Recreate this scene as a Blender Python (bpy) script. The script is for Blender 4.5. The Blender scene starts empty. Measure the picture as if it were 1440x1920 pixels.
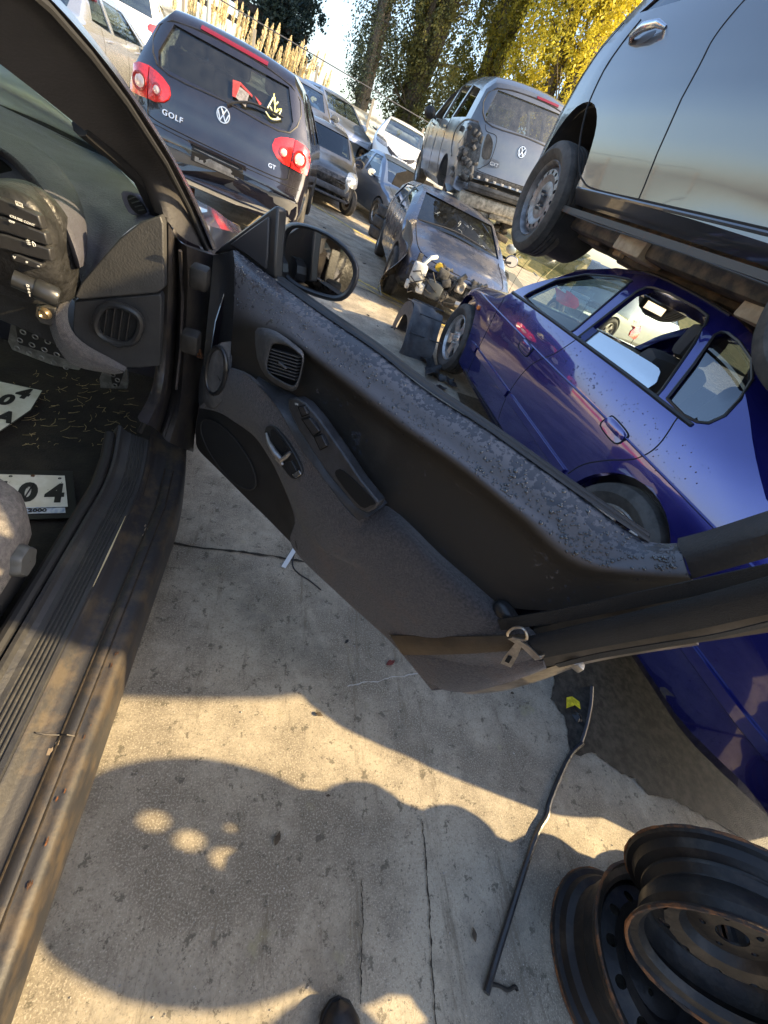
import bpy, bmesh, math, random
from mathutils import Vector, Matrix, noise
from mathutils.bvhtree import BVHTree
R = math.radians
random.seed(7)
SC = bpy.context.scene
COL = SC.collection
# ------------------------------------------------------------------ camera
F = 725.0                                   # focal length in pixels of a 1440 px wide picture
PITCH, ROLL, YAW = R(38.8), R(27.9), R(26.0)
CAM = Vector((0, 0, 1.31))
_r0 = Vector((math.cos(YAW), -math.sin(YAW), 0)); _h = Vector((math.sin(YAW), math.cos(YAW), 0))
CD = _h * math.cos(PITCH) + Vector((0, 0, -math.sin(PITCH)))
_u0 = _r0.cross(CD)
CR = _r0 * math.cos(ROLL) + _u0 * math.sin(ROLL)
CU = -_r0 * math.sin(ROLL) + _u0 * math.cos(ROLL)
cd = bpy.data.cameras.new("camera"); cam = bpy.data.objects.new("camera", cd); COL.objects.link(cam)
cd.sensor_fit = 'HORIZONTAL'; cd.sensor_width = 36; cd.lens = F / 1440 * 36
cd.clip_start = .02; cd.clip_end = 500
M = Matrix((CR, CU, -CD)).transposed().to_4x4(); M.translation = CAM
cam.matrix_world = M; SC.camera = cam
def ray(px, py): return (px - 720) / F * CR + (960 - py) / F * CU + CD
def onp(px, py, p0, n):                     # pixel -> point on a plane of the place
    v = ray(px, py); n = Vector(n); return CAM + v * (n.dot(Vector(p0) - CAM) / n.dot(v))
def ax(px, py, x): return onp(px, py, (x, 0, 0), (1, 0, 0))
def ay(px, py, y): return onp(px, py, (0, y, 0), (0, 1, 0))
def az(px, py, z): return onp(px, py, (0, 0, z), (0, 0, 1))
# ------------------------------------------------------------------ light
SUN_AZ, SUN_EL = R(-15.0), R(31.0)          # direction to the sun, from +X
sd = Vector((math.cos(SUN_AZ) * math.cos(SUN_EL), math.sin(SUN_AZ) * math.cos(SUN_EL), math.sin(SUN_EL)))
w = bpy.data.worlds.new("World"); SC.world = w; w.use_nodes = True
nt = w.node_tree; nt.nodes.clear()
sky = nt.nodes.new('ShaderNodeTexSky'); sky.sky_type = 'NISHITA'; sky.sun_disc = False
sky.sun_elevation = SUN_EL; sky.sun_rotation = math.atan2(sd.x, sd.y); sky.air_density = 1.0; sky.dust_density = 2.0; sky.ozone_density = 1.0
bg = nt.nodes.new('ShaderNodeBackground'); bg.inputs[1].default_value = 0.15
wo = nt.nodes.new('ShaderNodeOutputWorld'); nt.links.new(sky.outputs[0], bg.inputs[0]); nt.links.new(bg.outputs[0], wo.inputs[0])
sl = bpy.data.lights.new("sun", 'SUN'); sl.energy = 5.0; sl.angle = R(0.55); sl.color = (1.0, .76, .42)
so = bpy.data.objects.new("sun", sl); COL.objects.link(so); so.rotation_euler = sd.to_track_quat('Z', 'Y').to_euler()
SC.view_settings.view_transform = 'Standard'; SC.view_settings.look = 'None'; SC.view_settings.gamma = 1
SC.view_settings.exposure = 1.55
SC.render.engine = 'CYCLES'
SC.cycles.max_bounces = 8; SC.cycles.transparent_max_bounces = 24
# ------------------------------------------------------------------ materials
MT = {}
def mat(name, col, rough=.5, metal=0., coat=0., spec=.5, bump=0., bscale=60., var=0., vscale=8., col2=None, trans=0., emit=0., cells=False, lo=.4, hi=.62, sheen=0., alpha=1.):
    """procedural material: base colour varied by noise, bump by noise (or voronoi droplets)"""
    if name in MT: return MT[name]
    m = bpy.data.materials.new(name); m.use_nodes = True; MT[name] = m
    t = m.node_tree; b = t.nodes['Principled BSDF']; L = t.links.new
    b.inputs['Base Color'].default_value = (*col, 1); b.inputs['Roughness'].default_value = rough
    b.inputs['Metallic'].default_value = metal; b.inputs['Coat Weight'].default_value = coat
    b.inputs['Coat Roughness'].default_value = .04
    b.inputs['Specular IOR Level'].default_value = spec; b.inputs['Transmission Weight'].default_value = trans
    b.inputs['Alpha'].default_value = alpha
    if sheen: b.inputs['Sheen Weight'].default_value = sheen
    if emit: b.inputs['Emission Color'].default_value = (*col, 1); b.inputs['Emission Strength'].default_value = emit
    tc = t.nodes.new('ShaderNodeTexCoord')
    if var or col2:
        n = t.nodes.new('ShaderNodeTexNoise'); n.inputs['Scale'].default_value = vscale; n.inputs['Detail'].default_value = 7
        n.inputs['Roughness'].default_value = .68
        L(tc.outputs['Object'], n.inputs['Vector'])
        mr = t.nodes.new('ShaderNodeMapRange'); mr.inputs[1].default_value = lo; mr.inputs[2].default_value = hi
        L(n.outputs[0], mr.inputs[0])
        mx = t.nodes.new('ShaderNodeMix'); mx.data_type = 'RGBA'
        c2 = col2 or tuple(min(1, c * (1 + var)) for c in col); c1 = col if col2 else tuple(c * (1 - var) for c in col)
        mx.inputs['A'].default_value = (*c1, 1); mx.inputs['B'].default_value = (*c2, 1)
        L(mr.outputs[0], mx.inputs['Factor']); L(mx.outputs['Result'], b.inputs['Base Color'])
    if bump:
        bn = t.nodes.new('ShaderNodeBump'); bn.inputs['Strength'].default_value = bump; bn.inputs['Distance'].default_value = .004
        if cells:
            v = t.nodes.new('ShaderNodeTexVoronoi'); v.inputs['Scale'].default_value = bscale; L(tc.outputs['Object'], v.inputs['Vector'])
            r2 = t.nodes.new('ShaderNodeMapRange'); r2.inputs[1].default_value = .1; r2.inputs[2].default_value = .32; r2.inputs[3].default_value = 1; r2.inputs[4].default_value = 0
            L(v.outputs['Distance'], r2.inputs[0]); L(r2.outputs[0], bn.inputs['Height'])
        else:
            n2 = t.nodes.new('ShaderNodeTexNoise'); n2.inputs['Scale'].default_value = bscale; n2.inputs['Detail'].default_value = 4
            L(tc.outputs['Object'], n2.inputs['Vector']); L(n2.outputs[0], bn.inputs['Height'])
        L(bn.outputs[0], b.inputs['Normal'])
    return m
def glassm(name, tint, mixf=.12, rough=.0, diff=0., dcol=(.5, .55, .5)):
    """window glass: see-through tint plus a fresnel mirror, optionally a wet or dusty film"""
    if name in MT: return MT[name]
    m = bpy.data.materials.new(name); m.use_nodes = True; MT[name] = m
    t = m.node_tree; t.nodes.clear(); L = t.links.new
    o = t.nodes.new('ShaderNodeOutputMaterial'); tr = t.nodes.new('ShaderNodeBsdfTransparent'); tr.inputs[0].default_value = (*tint, 1)
    gl = t.nodes.new('ShaderNodeBsdfGlossy'); gl.inputs['Roughness'].default_value = rough; gl.inputs[0].default_value = (.9, .95, 1, 1)
    fr = t.nodes.new('ShaderNodeFresnel'); ge = t.nodes.new('ShaderNodeNewGeometry'); ir = t.nodes.new('ShaderNodeMapRange'); ir.inputs[3].default_value = 1.5; ir.inputs[4].default_value = .6667; L(ge.outputs['Backfacing'], ir.inputs[0]); L(ir.outputs[0], fr.inputs[0])
    ad = t.nodes.new('ShaderNodeMath'); ad.operation = 'ADD'; ad.inputs[1].default_value = mixf; ad.use_clamp = True
    L(fr.outputs[0], ad.inputs[0]); mx = t.nodes.new('ShaderNodeMixShader'); L(ad.outputs[0], mx.inputs[0])
    if diff:
        df = t.nodes.new('ShaderNodeBsdfDiffuse'); df.inputs[0].default_value = (*dcol, 1)
        tl = t.nodes.new('ShaderNodeBsdfTranslucent'); tl.inputs[0].default_value = (*dcol, 1)
        a2 = t.nodes.new('ShaderNodeMixShader'); a2.inputs[0].default_value = .5; L(df.outputs[0], a2.inputs[1]); L(tl.outputs[0], a2.inputs[2])
        m2 = t.nodes.new('ShaderNodeMixShader'); tc = t.nodes.new('ShaderNodeTexCoord')
        n = t.nodes.new('ShaderNodeTexNoise'); n.inputs['Scale'].default_value = 14; n.inputs['Detail'].default_value = 8; L(tc.outputs['Object'], n.inputs['Vector'])
        mr = t.nodes.new('ShaderNodeMapRange'); mr.inputs[1].default_value = .3; mr.inputs[2].default_value = .7; mr.inputs[3].default_value = diff * .6; mr.inputs[4].default_value = min(1, diff * 1.3)
        L(n.outputs[0], mr.inputs[0]); L(mr.outputs[0], m2.inputs[0]); L(tr.outputs[0], m2.inputs[1]); L(a2.outputs[0], m2.inputs[2]); L(m2.outputs[0], mx.inputs[1])
    else: L(tr.outputs[0], mx.inputs[1])
    L(gl.outputs[0], mx.inputs[2]); L(mx.outputs[0], o.inputs[0]); return m
def paint(name, col, metal=.35, rough=.32, dirt=.12, dcol=(.22, .2, .17), dent=.35):
    """car paint under clear coat with a thin uneven film of dust"""
    if name in MT: return MT[name]
    m = mat(name, col, rough, metal, coat=1.0); m.node_tree.nodes['Principled BSDF'].inputs['Coat IOR'].default_value = 1.75
    t = m.node_tree; b = t.nodes['Principled BSDF']; L = t.links.new
    tc = t.nodes.new('ShaderNodeTexCoord'); n = t.nodes.new('ShaderNodeTexNoise'); n.inputs['Scale'].default_value = 3.5; n.inputs['Detail'].default_value = 9; n.inputs['Roughness'].default_value = .72
    L(tc.outputs['Object'], n.inputs['Vector']); mr = t.nodes.new('ShaderNodeMapRange'); mr.inputs[1].default_value = .42; mr.inputs[2].default_value = .75; mr.inputs[3].default_value = dirt * .25; mr.inputs[4].default_value = dirt * 2.2
    L(n.outputs[0], mr.inputs[0]); mx = t.nodes.new('ShaderNodeMix'); mx.data_type = 'RGBA'; mx.inputs['A'].default_value = (*col, 1); mx.inputs['B'].default_value = (*dcol, 1)
    L(mr.outputs[0], mx.inputs['Factor']); L(mx.outputs['Result'], b.inputs['Base Color'])
    nb = t.nodes.new('ShaderNodeTexNoise'); nb.inputs['Scale'].default_value = 2.6; nb.inputs['Detail'].default_value = 2; L(tc.outputs['Object'], nb.inputs['Vector'])
    bb = t.nodes.new('ShaderNodeBump'); bb.inputs['Strength'].default_value = dent; bb.inputs['Distance'].default_value = .012; L(nb.outputs[0], bb.inputs['Height']); L(bb.outputs[0], b.inputs['Normal']); L(bb.outputs[0], b.inputs['Coat Normal'])
    m2 = t.nodes.new('ShaderNodeMapRange'); m2.inputs[1].default_value = .4; m2.inputs[2].default_value = .8; m2.inputs[3].default_value = .03; m2.inputs[4].default_value = .03 + dirt * 1.6
    L(n.outputs[0], m2.inputs[0]); L(m2.outputs[0], b.inputs['Coat Roughness'])
    return m
black = lambda: mat('black_plastic', (.018, .018, .02), .55, bump=.15, bscale=300, var=.35, vscale=20)
dark = lambda: mat('dark_interior', (.012, .012, .013), .8, var=.4)
rubber = lambda: mat('tyre_rubber', (.03, .029, .028), .75, bump=.2, bscale=120, col2=(.07, .065, .06), vscale=14)
steel = lambda: mat('bare_steel', (.42, .41, .39), .38, .9, var=.25, vscale=30)
chrome = lambda: mat('chrome', (.85, .86, .88), .08, 1.)
def lens_red(): return mat('red_lens', (.75, .02, .015), .12, coat=1, spec=.8, bump=.25, bscale=90, var=.25, vscale=40, emit=0)
def lens_clear(): return mat('clear_lens', (.75, .72, .66), .1, .35, coat=1, bump=.3, bscale=60, var=.3, vscale=30)
winglass = lambda: glassm('window_glass', (.42, .47, .45), .05)
darkglass = lambda: glassm('dark_glass', (.16, .18, .18), .06)
# ------------------------------------------------------------------ object helpers
def link(o, parent=None):
    COL.objects.link(o)
    if parent is not None: o.parent = parent
    return o
def tag(o, label=None, cat=None, group=None, kind=None):
    if label: o['label'] = label
    if cat: o['category'] = cat
    if group: o['group'] = group
    if kind: o['kind'] = kind
    return o
def thing(name, label, cat, loc=(0, 0, 0), rot=(0, 0, 0), group=None):
    o = bpy.data.objects.new(name, None); o.empty_display_size = .1; COL.objects.link(o); o.location = loc; o.rotation_euler = rot
    return tag(o, label, cat, group)
def mesh(name, verts, faces, m, parent=None, smooth=True, sharp=35, mats=None, fm=None):
    me = bpy.data.meshes.new(name); me.from_pydata([tuple(v) for v in verts], [], faces)
    for k in (mats or [m]): me.materials.append(k)
    if fm: me.polygons.foreach_set('material_index', fm)
    me.validate(); me.update()
    if smooth:
        me.polygons.foreach_set('use_smooth', [True] * len(me.polygons)); me.set_sharp_from_angle(angle=R(sharp))
    return link(bpy.data.objects.new(name, me), parent)
def frombm(name, bm, m, parent=None, smooth=True, sharp=35):
    bmesh.ops.recalc_face_normals(bm, faces=bm.faces[:])
    me = bpy.data.meshes.new(name); bm.to_mesh(me); bm.free(); me.materials.append(m)
    if smooth:
        me.polygons.foreach_set('use_smooth', [True] * len(me.polygons)); me.set_sharp_from_angle(angle=R(sharp))
    return link(bpy.data.objects.new(name, me), parent)
class MB:                                    # collects simple solids of one part
    def __init__(s): s.v = []; s.f = []
    def add(s, vs, fs):
        k = len(s.v); s.v += [Vector(v) for v in vs]; s.f += [[i + k for i in f] for f in fs]; return s
    def box(s, c, d, rot=None):
        x, y, z = [k / 2 for k in d]; vs = [Vector((a * x, b * y, e * z)) for e in (-1, 1) for b in (-1, 1) for a in (-1, 1)]
        if rot is not None: vs = [rot @ v for v in vs]
        return s.add([v + Vector(c) for v in vs], [(0, 2, 3, 1), (4, 5, 7, 6), (0, 1, 5, 4), (2, 6, 7, 3), (0, 4, 6, 2), (1, 3, 7, 5)])
    def bbox(s, c, d, r=.01, rot=None):      # box with bevelled edges
        bm = bmesh.new(); bmesh.ops.create_cube(bm, size=1)
        for v in bm.verts: v.co = Vector((v.co.x * d[0], v.co.y * d[1], v.co.z * d[2]))
        bmesh.ops.bevel(bm, geom=bm.edges[:], offset=min(r, min(d) * .45), segments=2, affect='EDGES', profile=.5)
        return s.addbm(bm, c, rot)
    def addbm(s, bm, c=(0, 0, 0), rot=None):
        bm.verts.index_update(); vs = [v.co.copy() for v in bm.verts]
        if rot is not None: vs = [rot @ v for v in vs]
        fs = [[v.index for v in f.verts] for f in bm.faces]; bm.free()
        return s.add([v + Vector(c) for v in vs], fs)
    def tube(s, pts, r, n=8, cap=True):
        pts = [Vector(p) for p in pts]; rs = r if isinstance(r, (list, tuple)) else [r] * len(pts)
        k = len(s.v); up = Vector((0, 0, 1)); prev = None
        for i, p in enumerate(pts):
            t = (pts[min(i + 1, len(pts) - 1)] - pts[max(i - 1, 0)]); t = t.normalized() if t.length > 1e-9 else Vector((0, 0, 1))
            if prev is None: a = t.orthogonal().normalized() if abs(t.z) > .95 else t.cross(up).normalized()
            else: a = (prev - t * prev.dot(t)); a = a.normalized() if a.length > 1e-6 else t.orthogonal().normalized()
            prev = a; b = t.cross(a)
            for j in range(n):
                q = 2 * math.pi * j / n; s.v.append(p + (a * math.cos(q) + b * math.sin(q)) * rs[i])
        for i in range(len(pts) - 1):
            for j in range(n):
                j2 = (j + 1) % n; s.f.append([k + i * n + j, k + i * n + j2, k + (i + 1) * n + j2, k + (i + 1) * n + j])
        if cap: s.f.append([k + j for j in range(n)][::-1]); s.f.append([k + (len(pts) - 1) * n + j for j in range(n)])
        return s
    def prism(s, poly, d):                   # 3D polygon extruded by vector d
        n = len(poly); d = Vector(d); k = len(s.v); s.v += [Vector(p) for p in poly] + [Vector(p) + d for p in poly]
        s.f.append([k + i for i in range(n)][::-1]); s.f.append([k + n + i for i in range(n)])
        for i in range(n): j = (i + 1) % n; s.f.append([k + i, k + j, k + n + j, k + n + i])
        return s
    def lathe(s, prof, n=48, axis='x', c=(0, 0, 0), rot=None, closed=False):  # prof: (along axis, radius)
        k = len(s.v); c = Vector(c)
        for (a, r_) in prof:
            for j in range(n):
                q = 2 * math.pi * j / n; v = Vector((a, r_ * math.cos(q), r_ * math.sin(q)))
                if axis == 'z': v = Vector((v.y, v.z, a))
                if axis == 'y': v = Vector((v.y, a, v.z))
                if rot is not None: v = rot @ v
                s.v.append(v + c)
        m_ = len(prof)
        for i in range(m_ if closed else m_ - 1):
            i2 = (i + 1) % m_
            for j in range(n):
                j2 = (j + 1) % n; s.f.append([k + i * n + j, k + i * n + j2, k + i2 * n + j2, k + i2 * n + j])
        return s
    def ribbon(s, pts, side, wid, th=.002):  # flat strap; side = vector or list
        pts = [Vector(p) for p in pts]; n = len(pts); sides = side if isinstance(side, list) else [Vector(side)] * n
        k = len(s.v)
        for i, p in enumerate(pts):
            t = (pts[min(i + 1, n - 1)] - pts[max(i - 1, 0)]).normalized(); sv = Vector(sides[i]).normalized(); nn = t.cross(sv).normalized()
            ww = wid[i] if isinstance(wid, list) else wid
            s.v += [p - sv * ww / 2 - nn * th / 2, p + sv * ww / 2 - nn * th / 2, p + sv * ww / 2 + nn * th / 2, p - sv * ww / 2 + nn * th / 2]
        for i in range(n - 1):
            for j in range(4):
                j2 = (j + 1) % 4; s.f.append([k + 4 * i + j, k + 4 * i + j2, k + 4 * i + 4 + j2, k + 4 * i + 4 + j])
        s.f.append([k, k + 1, k + 2, k + 3]); s.f.append([k + 4 * n - 4 + j for j in (3, 2, 1, 0)]); return s
    def build(s, name, m, parent=None, smooth=True, sharp=35, recalc=True):
        bm = bmesh.new(); vs = [bm.verts.new(v) for v in s.v]
        for f in s.f:
            try: bm.faces.new([vs[i] for i in f])
            except ValueError: pass
        if recalc: bmesh.ops.recalc_face_normals(bm, faces=bm.faces[:])
        me = bpy.data.meshes.new(name); bm.to_mesh(me); bm.free(); me.materials.append(m)
        if smooth:
            me.polygons.foreach_set('use_smooth', [True] * len(me.polygons)); me.set_sharp_from_angle(angle=R(sharp))
        return link(bpy.data.objects.new(name, me), parent)
def cat(P, n):                               # catmull-rom through points (tuples of any length), n per span
    P = [tuple(p) for p in P]; out = []
    for i in range(len(P) - 1):
        p0 = P[max(i - 1, 0)]; p1 = P[i]; p2 = P[i + 1]; p3 = P[min(i + 2, len(P) - 1)]
        for k in range(n):
            t = k / n; out.append(tuple(.5 * (2 * b + (c - a) * t + (2 * a - 5 * b + 4 * c - d) * t * t + (3 * b - a - 3 * c + d) * t ** 3) for a, b, c, d in zip(p0, p1, p2, p3)))
    out.append(P[-1]); return out
def closed_cat(P, n):
    P = [tuple(p) for p in P]; N = len(P); out = []
    for i in range(N):
        p0, p1, p2, p3 = P[i - 1], P[i], P[(i + 1) % N], P[(i + 2) % N]
        for k in range(n):
            t = k / n; out.append(tuple(.5 * (2 * b + (c - a) * t + (2 * a - 5 * b + 4 * c - d) * t * t + (3 * b - a - 3 * c + d) * t ** 3) for a, b, c, d in zip(p0, p1, p2, p3)))
    return out
def gridmesh(name, rows, m, parent=None, nu=6, nv=5, fn=None, thick=0, tdir=None, sharp=50):
    """rows: list of curves, each the same number of points; smoothed both ways; fn maps the tuple to a 3D point"""
    rr = [cat(r_, nu) for r_ in rows]; cols = list(zip(*rr)); cc = [cat(c, nv) for c in cols]
    nR = len(cc[0]); nC = len(cc); V = []; Fc = []
    for j in range(nR):
        for i in range(nC): V.append(fn(*cc[i][j]) if fn else Vector(cc[i][j]))
    for j in range(nR - 1):
        for i in range(nC - 1): Fc.append([j * nC + i, j * nC + i + 1, (j + 1) * nC + i + 1, (j + 1) * nC + i])
    if thick:
        k = len(V); td = Vector(tdir) * thick; V += [v + td for v in V]; Fc += [[a + k for a in f][::-1] for f in Fc]
        def st(a, b): Fc.append([a, b, b + k, a + k])
        for i in range(nC - 1): st(i + 1, i); st((nR - 1) * nC + i, (nR - 1) * nC + i + 1)
        for j in range(nR - 1): st(j * nC, (j + 1) * nC); st((j + 1) * nC + nC - 1, j * nC + nC - 1)
    bm = bmesh.new(); vs = [bm.verts.new(v) for v in V]
    for f in Fc: bm.faces.new([vs[i] for i in f])
    o = frombm(name, bm, m, parent, True, sharp)
    o['nc'] = nC; o['nr'] = nR
    return o
def clean(o):
    for k in ('nc', 'nr'):
        if k in o: del o[k]
def text(name, s, size, m, parent, mw, ext=.001, sx=1., font_offset=0., align='CENTER', spacing=1.):
    cu = bpy.data.curves.new(name, 'FONT'); cu.body = s; cu.size = size; cu.extrude = ext; cu.align_x = align; cu.align_y = 'CENTER'; cu.offset = font_offset; cu.space_character = spacing; cu.resolution_u = 4
    o = bpy.data.objects.new(name, cu); COL.objects.link(o); bpy.context.view_layer.update()
    me = bpy.data.meshes.new_from_object(o.evaluated_get(bpy.context.evaluated_depsgraph_get())); bpy.data.objects.remove(o); bpy.data.curves.remove(cu)
    me.transform(mw @ Matrix.Diagonal((sx, 1, 1, 1))); me.materials.clear(); me.materials.append(m); me.name = name
    return link(bpy.data.objects.new(name, me), parent)
def frame(o, xdir, ydir):                    # matrix with x, y directions
    x = Vector(xdir).normalized(); z = x.cross(Vector(ydir)).normalized(); y = z.cross(x)
    m_ = Matrix((x, y, z)).transposed().to_4x4(); m_.translation = Vector(o); return m_
def inpoly(x, y, P):
    c = False; j = len(P) - 1
    for i in range(len(P)):
        if (P[i][1] > y) != (P[j][1] > y) and x < (P[j][0] - P[i][0]) * (y - P[i][1]) / (P[j][1] - P[i][1]) + P[i][0]: c = not c
        j = i
    return c
def interp(T, x):
    if x <= T[0][0]: return T[0][1]
    for a, b in zip(T, T[1:]):
        if x <= b[0]: return a[1] + (b[1] - a[1]) * (x - a[0]) / max(1e-9, b[0] - a[0])
    return T[-1][1]
# ------------------------------------------------------------------ car hull
def hull_geo(sp, inset=0., fine=1.):
    """loft of cross sections along y. sp: top[(y,z)], bot[(y,z)], w[(y,half)], side[(z,factor)], round, crown, curve"""
    top, bot, wid, side = sp['top'], sp['bot'], sp['w'], sp['side']; y0, y1 = top[0][0], top[-1][0]
    cy = (y0 + y1) / 2; ys = [y0]; y = y0
    while y < y1 - 1e-6:
        st = .09 * fine
        while st > .008 and abs(interp(top, y + st) - interp(top, y)) > .05 * fine: st *= .6
        y = min(y1, y + st); ys.append(y)
    if ys[-1] - ys[-2] < .004: ys.pop(-2)
    sm = sp.get('smooth', .03)
    def Zt(y): return sum(interp(top, min(y1, max(y0, y + d))) * k for d, k in ((-sm, .25), (0, .5), (sm, .25)))
    N1, N2 = sp.get('n1', 14), 7; V = []; ring = None; rr = sp.get('round', .05); crown = sp.get('crown', .03); kf = sp.get('kf', .12); kr = sp.get('kr', .12); Lf = sp.get('bend', 1.3)
    xc = sp.get('xc', 0)
    for y in ys:
        zt = Zt(y) - inset; zb = interp(bot, y) + inset; W = interp(wid, y) - inset
        zt = max(zt, zb + .03); pts = []
        nb = 3
        for k in range(nb): pts.append((W * interp(side, zb) * .92 * k / nb, zb))
        for k in range(N1 + 1):
            z = zb + (zt - zb) * (k / N1)
            x = W * interp(side, z)
            if z < zb + .04: x -= .05 * (1 - math.sqrt(max(0, 1 - ((zb + .04 - z) / .04) ** 2)))
            t = (z - (zt - rr)) / rr
            if t > 0: x -= rr * .9 * (1 - math.sqrt(max(0, 1 - t * t)))
            pts.append((x, z))
        xe = pts[-1][0]
        cr = min(crown, .2 * (zt - zb))
        for k in range(1, N2 + 1):
            a = 1 - k / N2; pts.append((xe * a, zt + cr * (1 - a ** 2.2)))
        full = pts + [(-x, z) for x, z in pts[-2:0:-1]]; ring = len(full)
        if inset: yy = cy + (y - cy) * (1 - inset / ((y1 - y0) / 2))
        else: yy = y
        for (x, z) in full:
            q = abs(x) / max(.3, W); d = 0
            if yy > y1 - Lf: d = -kf * q ** 3.2 * ((yy - (y1 - Lf)) / Lf)
            if yy < y0 + Lf: d = kr * q ** 3.2 * ((y0 + Lf - yy) / Lf)
            V.append(Vector((x + xc, yy + d, z)))
    Fc = []
    for i in range(len(ys) - 1):
        for j in range(ring):
            j2 = (j + 1) % ring; Fc.append([i * ring + j, i * ring + j2, (i + 1) * ring + j2, (i + 1) * ring + j])
    Fc.append(list(range(ring))[::-1]); Fc.append([(len(ys) - 1) * ring + j for j in range(ring)])
    return V, Fc
def mkobj(V, Fc, mi=0, nm=2):
    bm = bmesh.new(); vs = [bm.verts.new(v) for v in V]
    for f in Fc:
        try: bm.faces.new([vs[i] for i in f])
        except ValueError: pass
    bmesh.ops.remove_doubles(bm, verts=bm.verts[:], dist=1e-5)
    bmesh.ops.recalc_face_normals(bm, faces=bm.faces[:])
    for f in bm.faces: f.material_index = mi
    me = bpy.data.meshes.new('tmp'); bm.to_mesh(me); bm.free()
    o = bpy.data.objects.new('tmp', me); COL.objects.link(o); return o
def boolean(o, cutters, op='DIFFERENCE'):
    for c in cutters:
        md = o.modifiers.new('b', 'BOOLEAN'); md.operation = op; md.object = c; md.solver = 'EXACT'
    bpy.context.view_layer.update()
    me = bpy.data.meshes.new_from_object(o.evaluated_get(bpy.context.evaluated_depsgraph_get()))
    o.modifiers.clear(); old = o.data; o.data = me; bpy.data.meshes.remove(old)
    for c in cutters: d = c.data; bpy.data.objects.remove(c); bpy.data.meshes.remove(d)
    return o
class Car:
    def __init__(s, name, label, cat_, sp, m, loc=(0, 0, 0), rot=(0, 0, 0), mat2=None, group=None, hollow=.045, holes=(), body='body'):
        """holes: ('side', poly(y,z), glass material, glass?, which side) / ('end', poly(x,z), (y0,y1), glass) """
        s.sp = sp; s.root = thing(name, label, cat_, loc, rot, group); s.m = m
        V, Fc = hull_geo(sp); s.bvh = BVHTree.FromPolygons(V, Fc)
        o = mkobj(V, Fc); cut = []
        for c, r_ in sp.get('wheels', []):
            for sg in (-1, 1):
                mb = MB().lathe([(-.26, 0.001), (-.26, r_), (.2, r_), (.2, .001)], 40, 'x', (sp.get('xc', 0) + sg * sp['w'][len(sp['w']) // 2][1], c[0], c[1]))
                cut.append(mkobj(mb.v, mb.f, 1))
        if hollow:
            Vi, Fi = hull_geo(sp, hollow, 1.6); cut.append(mkobj(Vi, Fi, 1))
        xc = sp.get('xc', 0); panes = []
        for h in holes:
            if h[0] == 'side':
                poly = h[1]; which = h[4] if len(h) > 4 else 0
                x0, x1 = (-1.3, 1.3) if which == 0 else ((-1.3, -.35) if which < 0 else (.35, 1.3))
                mb = MB().prism([(xc + x0, y, z) for y, z in poly], (x1 - x0, 0, 0)); cut.append(mkobj(mb.v, mb.f, 1))
                if h[2]: panes.append(h)
            elif h[0] == 'end':
                ya, yb = h[2]; mb = MB().prism([(xc + x, ya, z) for x, z in h[1]], (0, yb - ya, 0)); cut.append(mkobj(mb.v, mb.f, 1))
                if h[3]: panes.append(h)
            elif h[0] == 'box': mb = MB().box(h[1], h[2]); cut.append(mkobj(mb.v, mb.f, 1))
        for c in cut: boolean(o, [c])
        me = o.data; me.materials.clear(); me.materials.append(m); me.materials.append(mat2 or dark())
        me.polygons.foreach_set('use_smooth', [True] * len(me.polygons)); me.set_sharp_from_angle(angle=R(28))
        o.name = body; me.name = body; o.parent = s.root; s.body = o
        Vg, Fg = hull_geo(sp, .014, .5)
        for h in panes:
            for sg in ((-1, 1) if h[0] == 'side' else (0,)):
                if h[0] == 'side' and len(h) > 4 and h[4] and h[4] != sg: continue
                fs = []
                pc = [sum(p[k] for p in h[1]) / len(h[1]) for k in (0, 1)]
                ex = [(p[0] + .03 * ((p[0] > pc[0]) * 2 - 1), p[1] + .03 * ((p[1] > pc[1]) * 2 - 1)) for p in h[1]]
                for f in Fg:
                    if len(f) > 4: continue
                    c = sum((Vg[i] for i in f), Vector()) / len(f); n = (Vg[f[2]] - Vg[f[0]]).cross(Vg[f[3]] - Vg[f[1]]).normalized()
                    if h[0] == 'side':
                        if (c.x - xc) * sg > .2 and abs(n.x) > .45 and inpoly(c.y, c.z, ex): fs.append(f)
                    elif h[2][0] - .1 < c.y < h[2][1] + .1 and inpoly(c.x - xc, c.z, ex) and abs(n.x) < .8: fs.append(f)
                if fs:
                    ids = sorted({i for f in fs for i in f}); mp = {i: k for k, i in enumerate(ids)}
                    mesh(h[5] if len(h) > 5 else ('side_window' if h[0] == 'side' else 'windscreen'), [Vg[i] for i in ids], [[mp[i] for i in f] for f in fs], h[2] if h[0] == 'side' else h[3], s.root)
    def hit(s, a, b, view, off=0.):
        D = {'rear': ((a, -9, b), (0, 1, 0)), 'front': ((a, 9, b), (0, -1, 0)), 'left': ((-6, a, b), (1, 0, 0)), 'right': ((9, a, b), (-1, 0, 0)), 'top': ((a, b, 5), (0, 0, -1))}[view]
        p, n, i, d = s.bvh.ray_cast(Vector(D[0]), Vector(D[1]))
        if p is None: return None, None
        if n.dot(Vector(D[1])) > 0: n = -n
        return p + n * off, n
    def line(s, pts, view, r=.004, m=None, name='panel_seam', off=0., n=5, parent=None, sub=6, cyc=False):
        P = (closed_cat if cyc else cat)(pts, sub); Q = [s.hit(a, b, view, off)[0] for a, b in P]; Q = [q for q in Q if q is not None]
        if cyc: Q.append(Q[0])
        return MB().tube(Q, r, n).build(name, m or dark(), parent or s.root)
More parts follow.
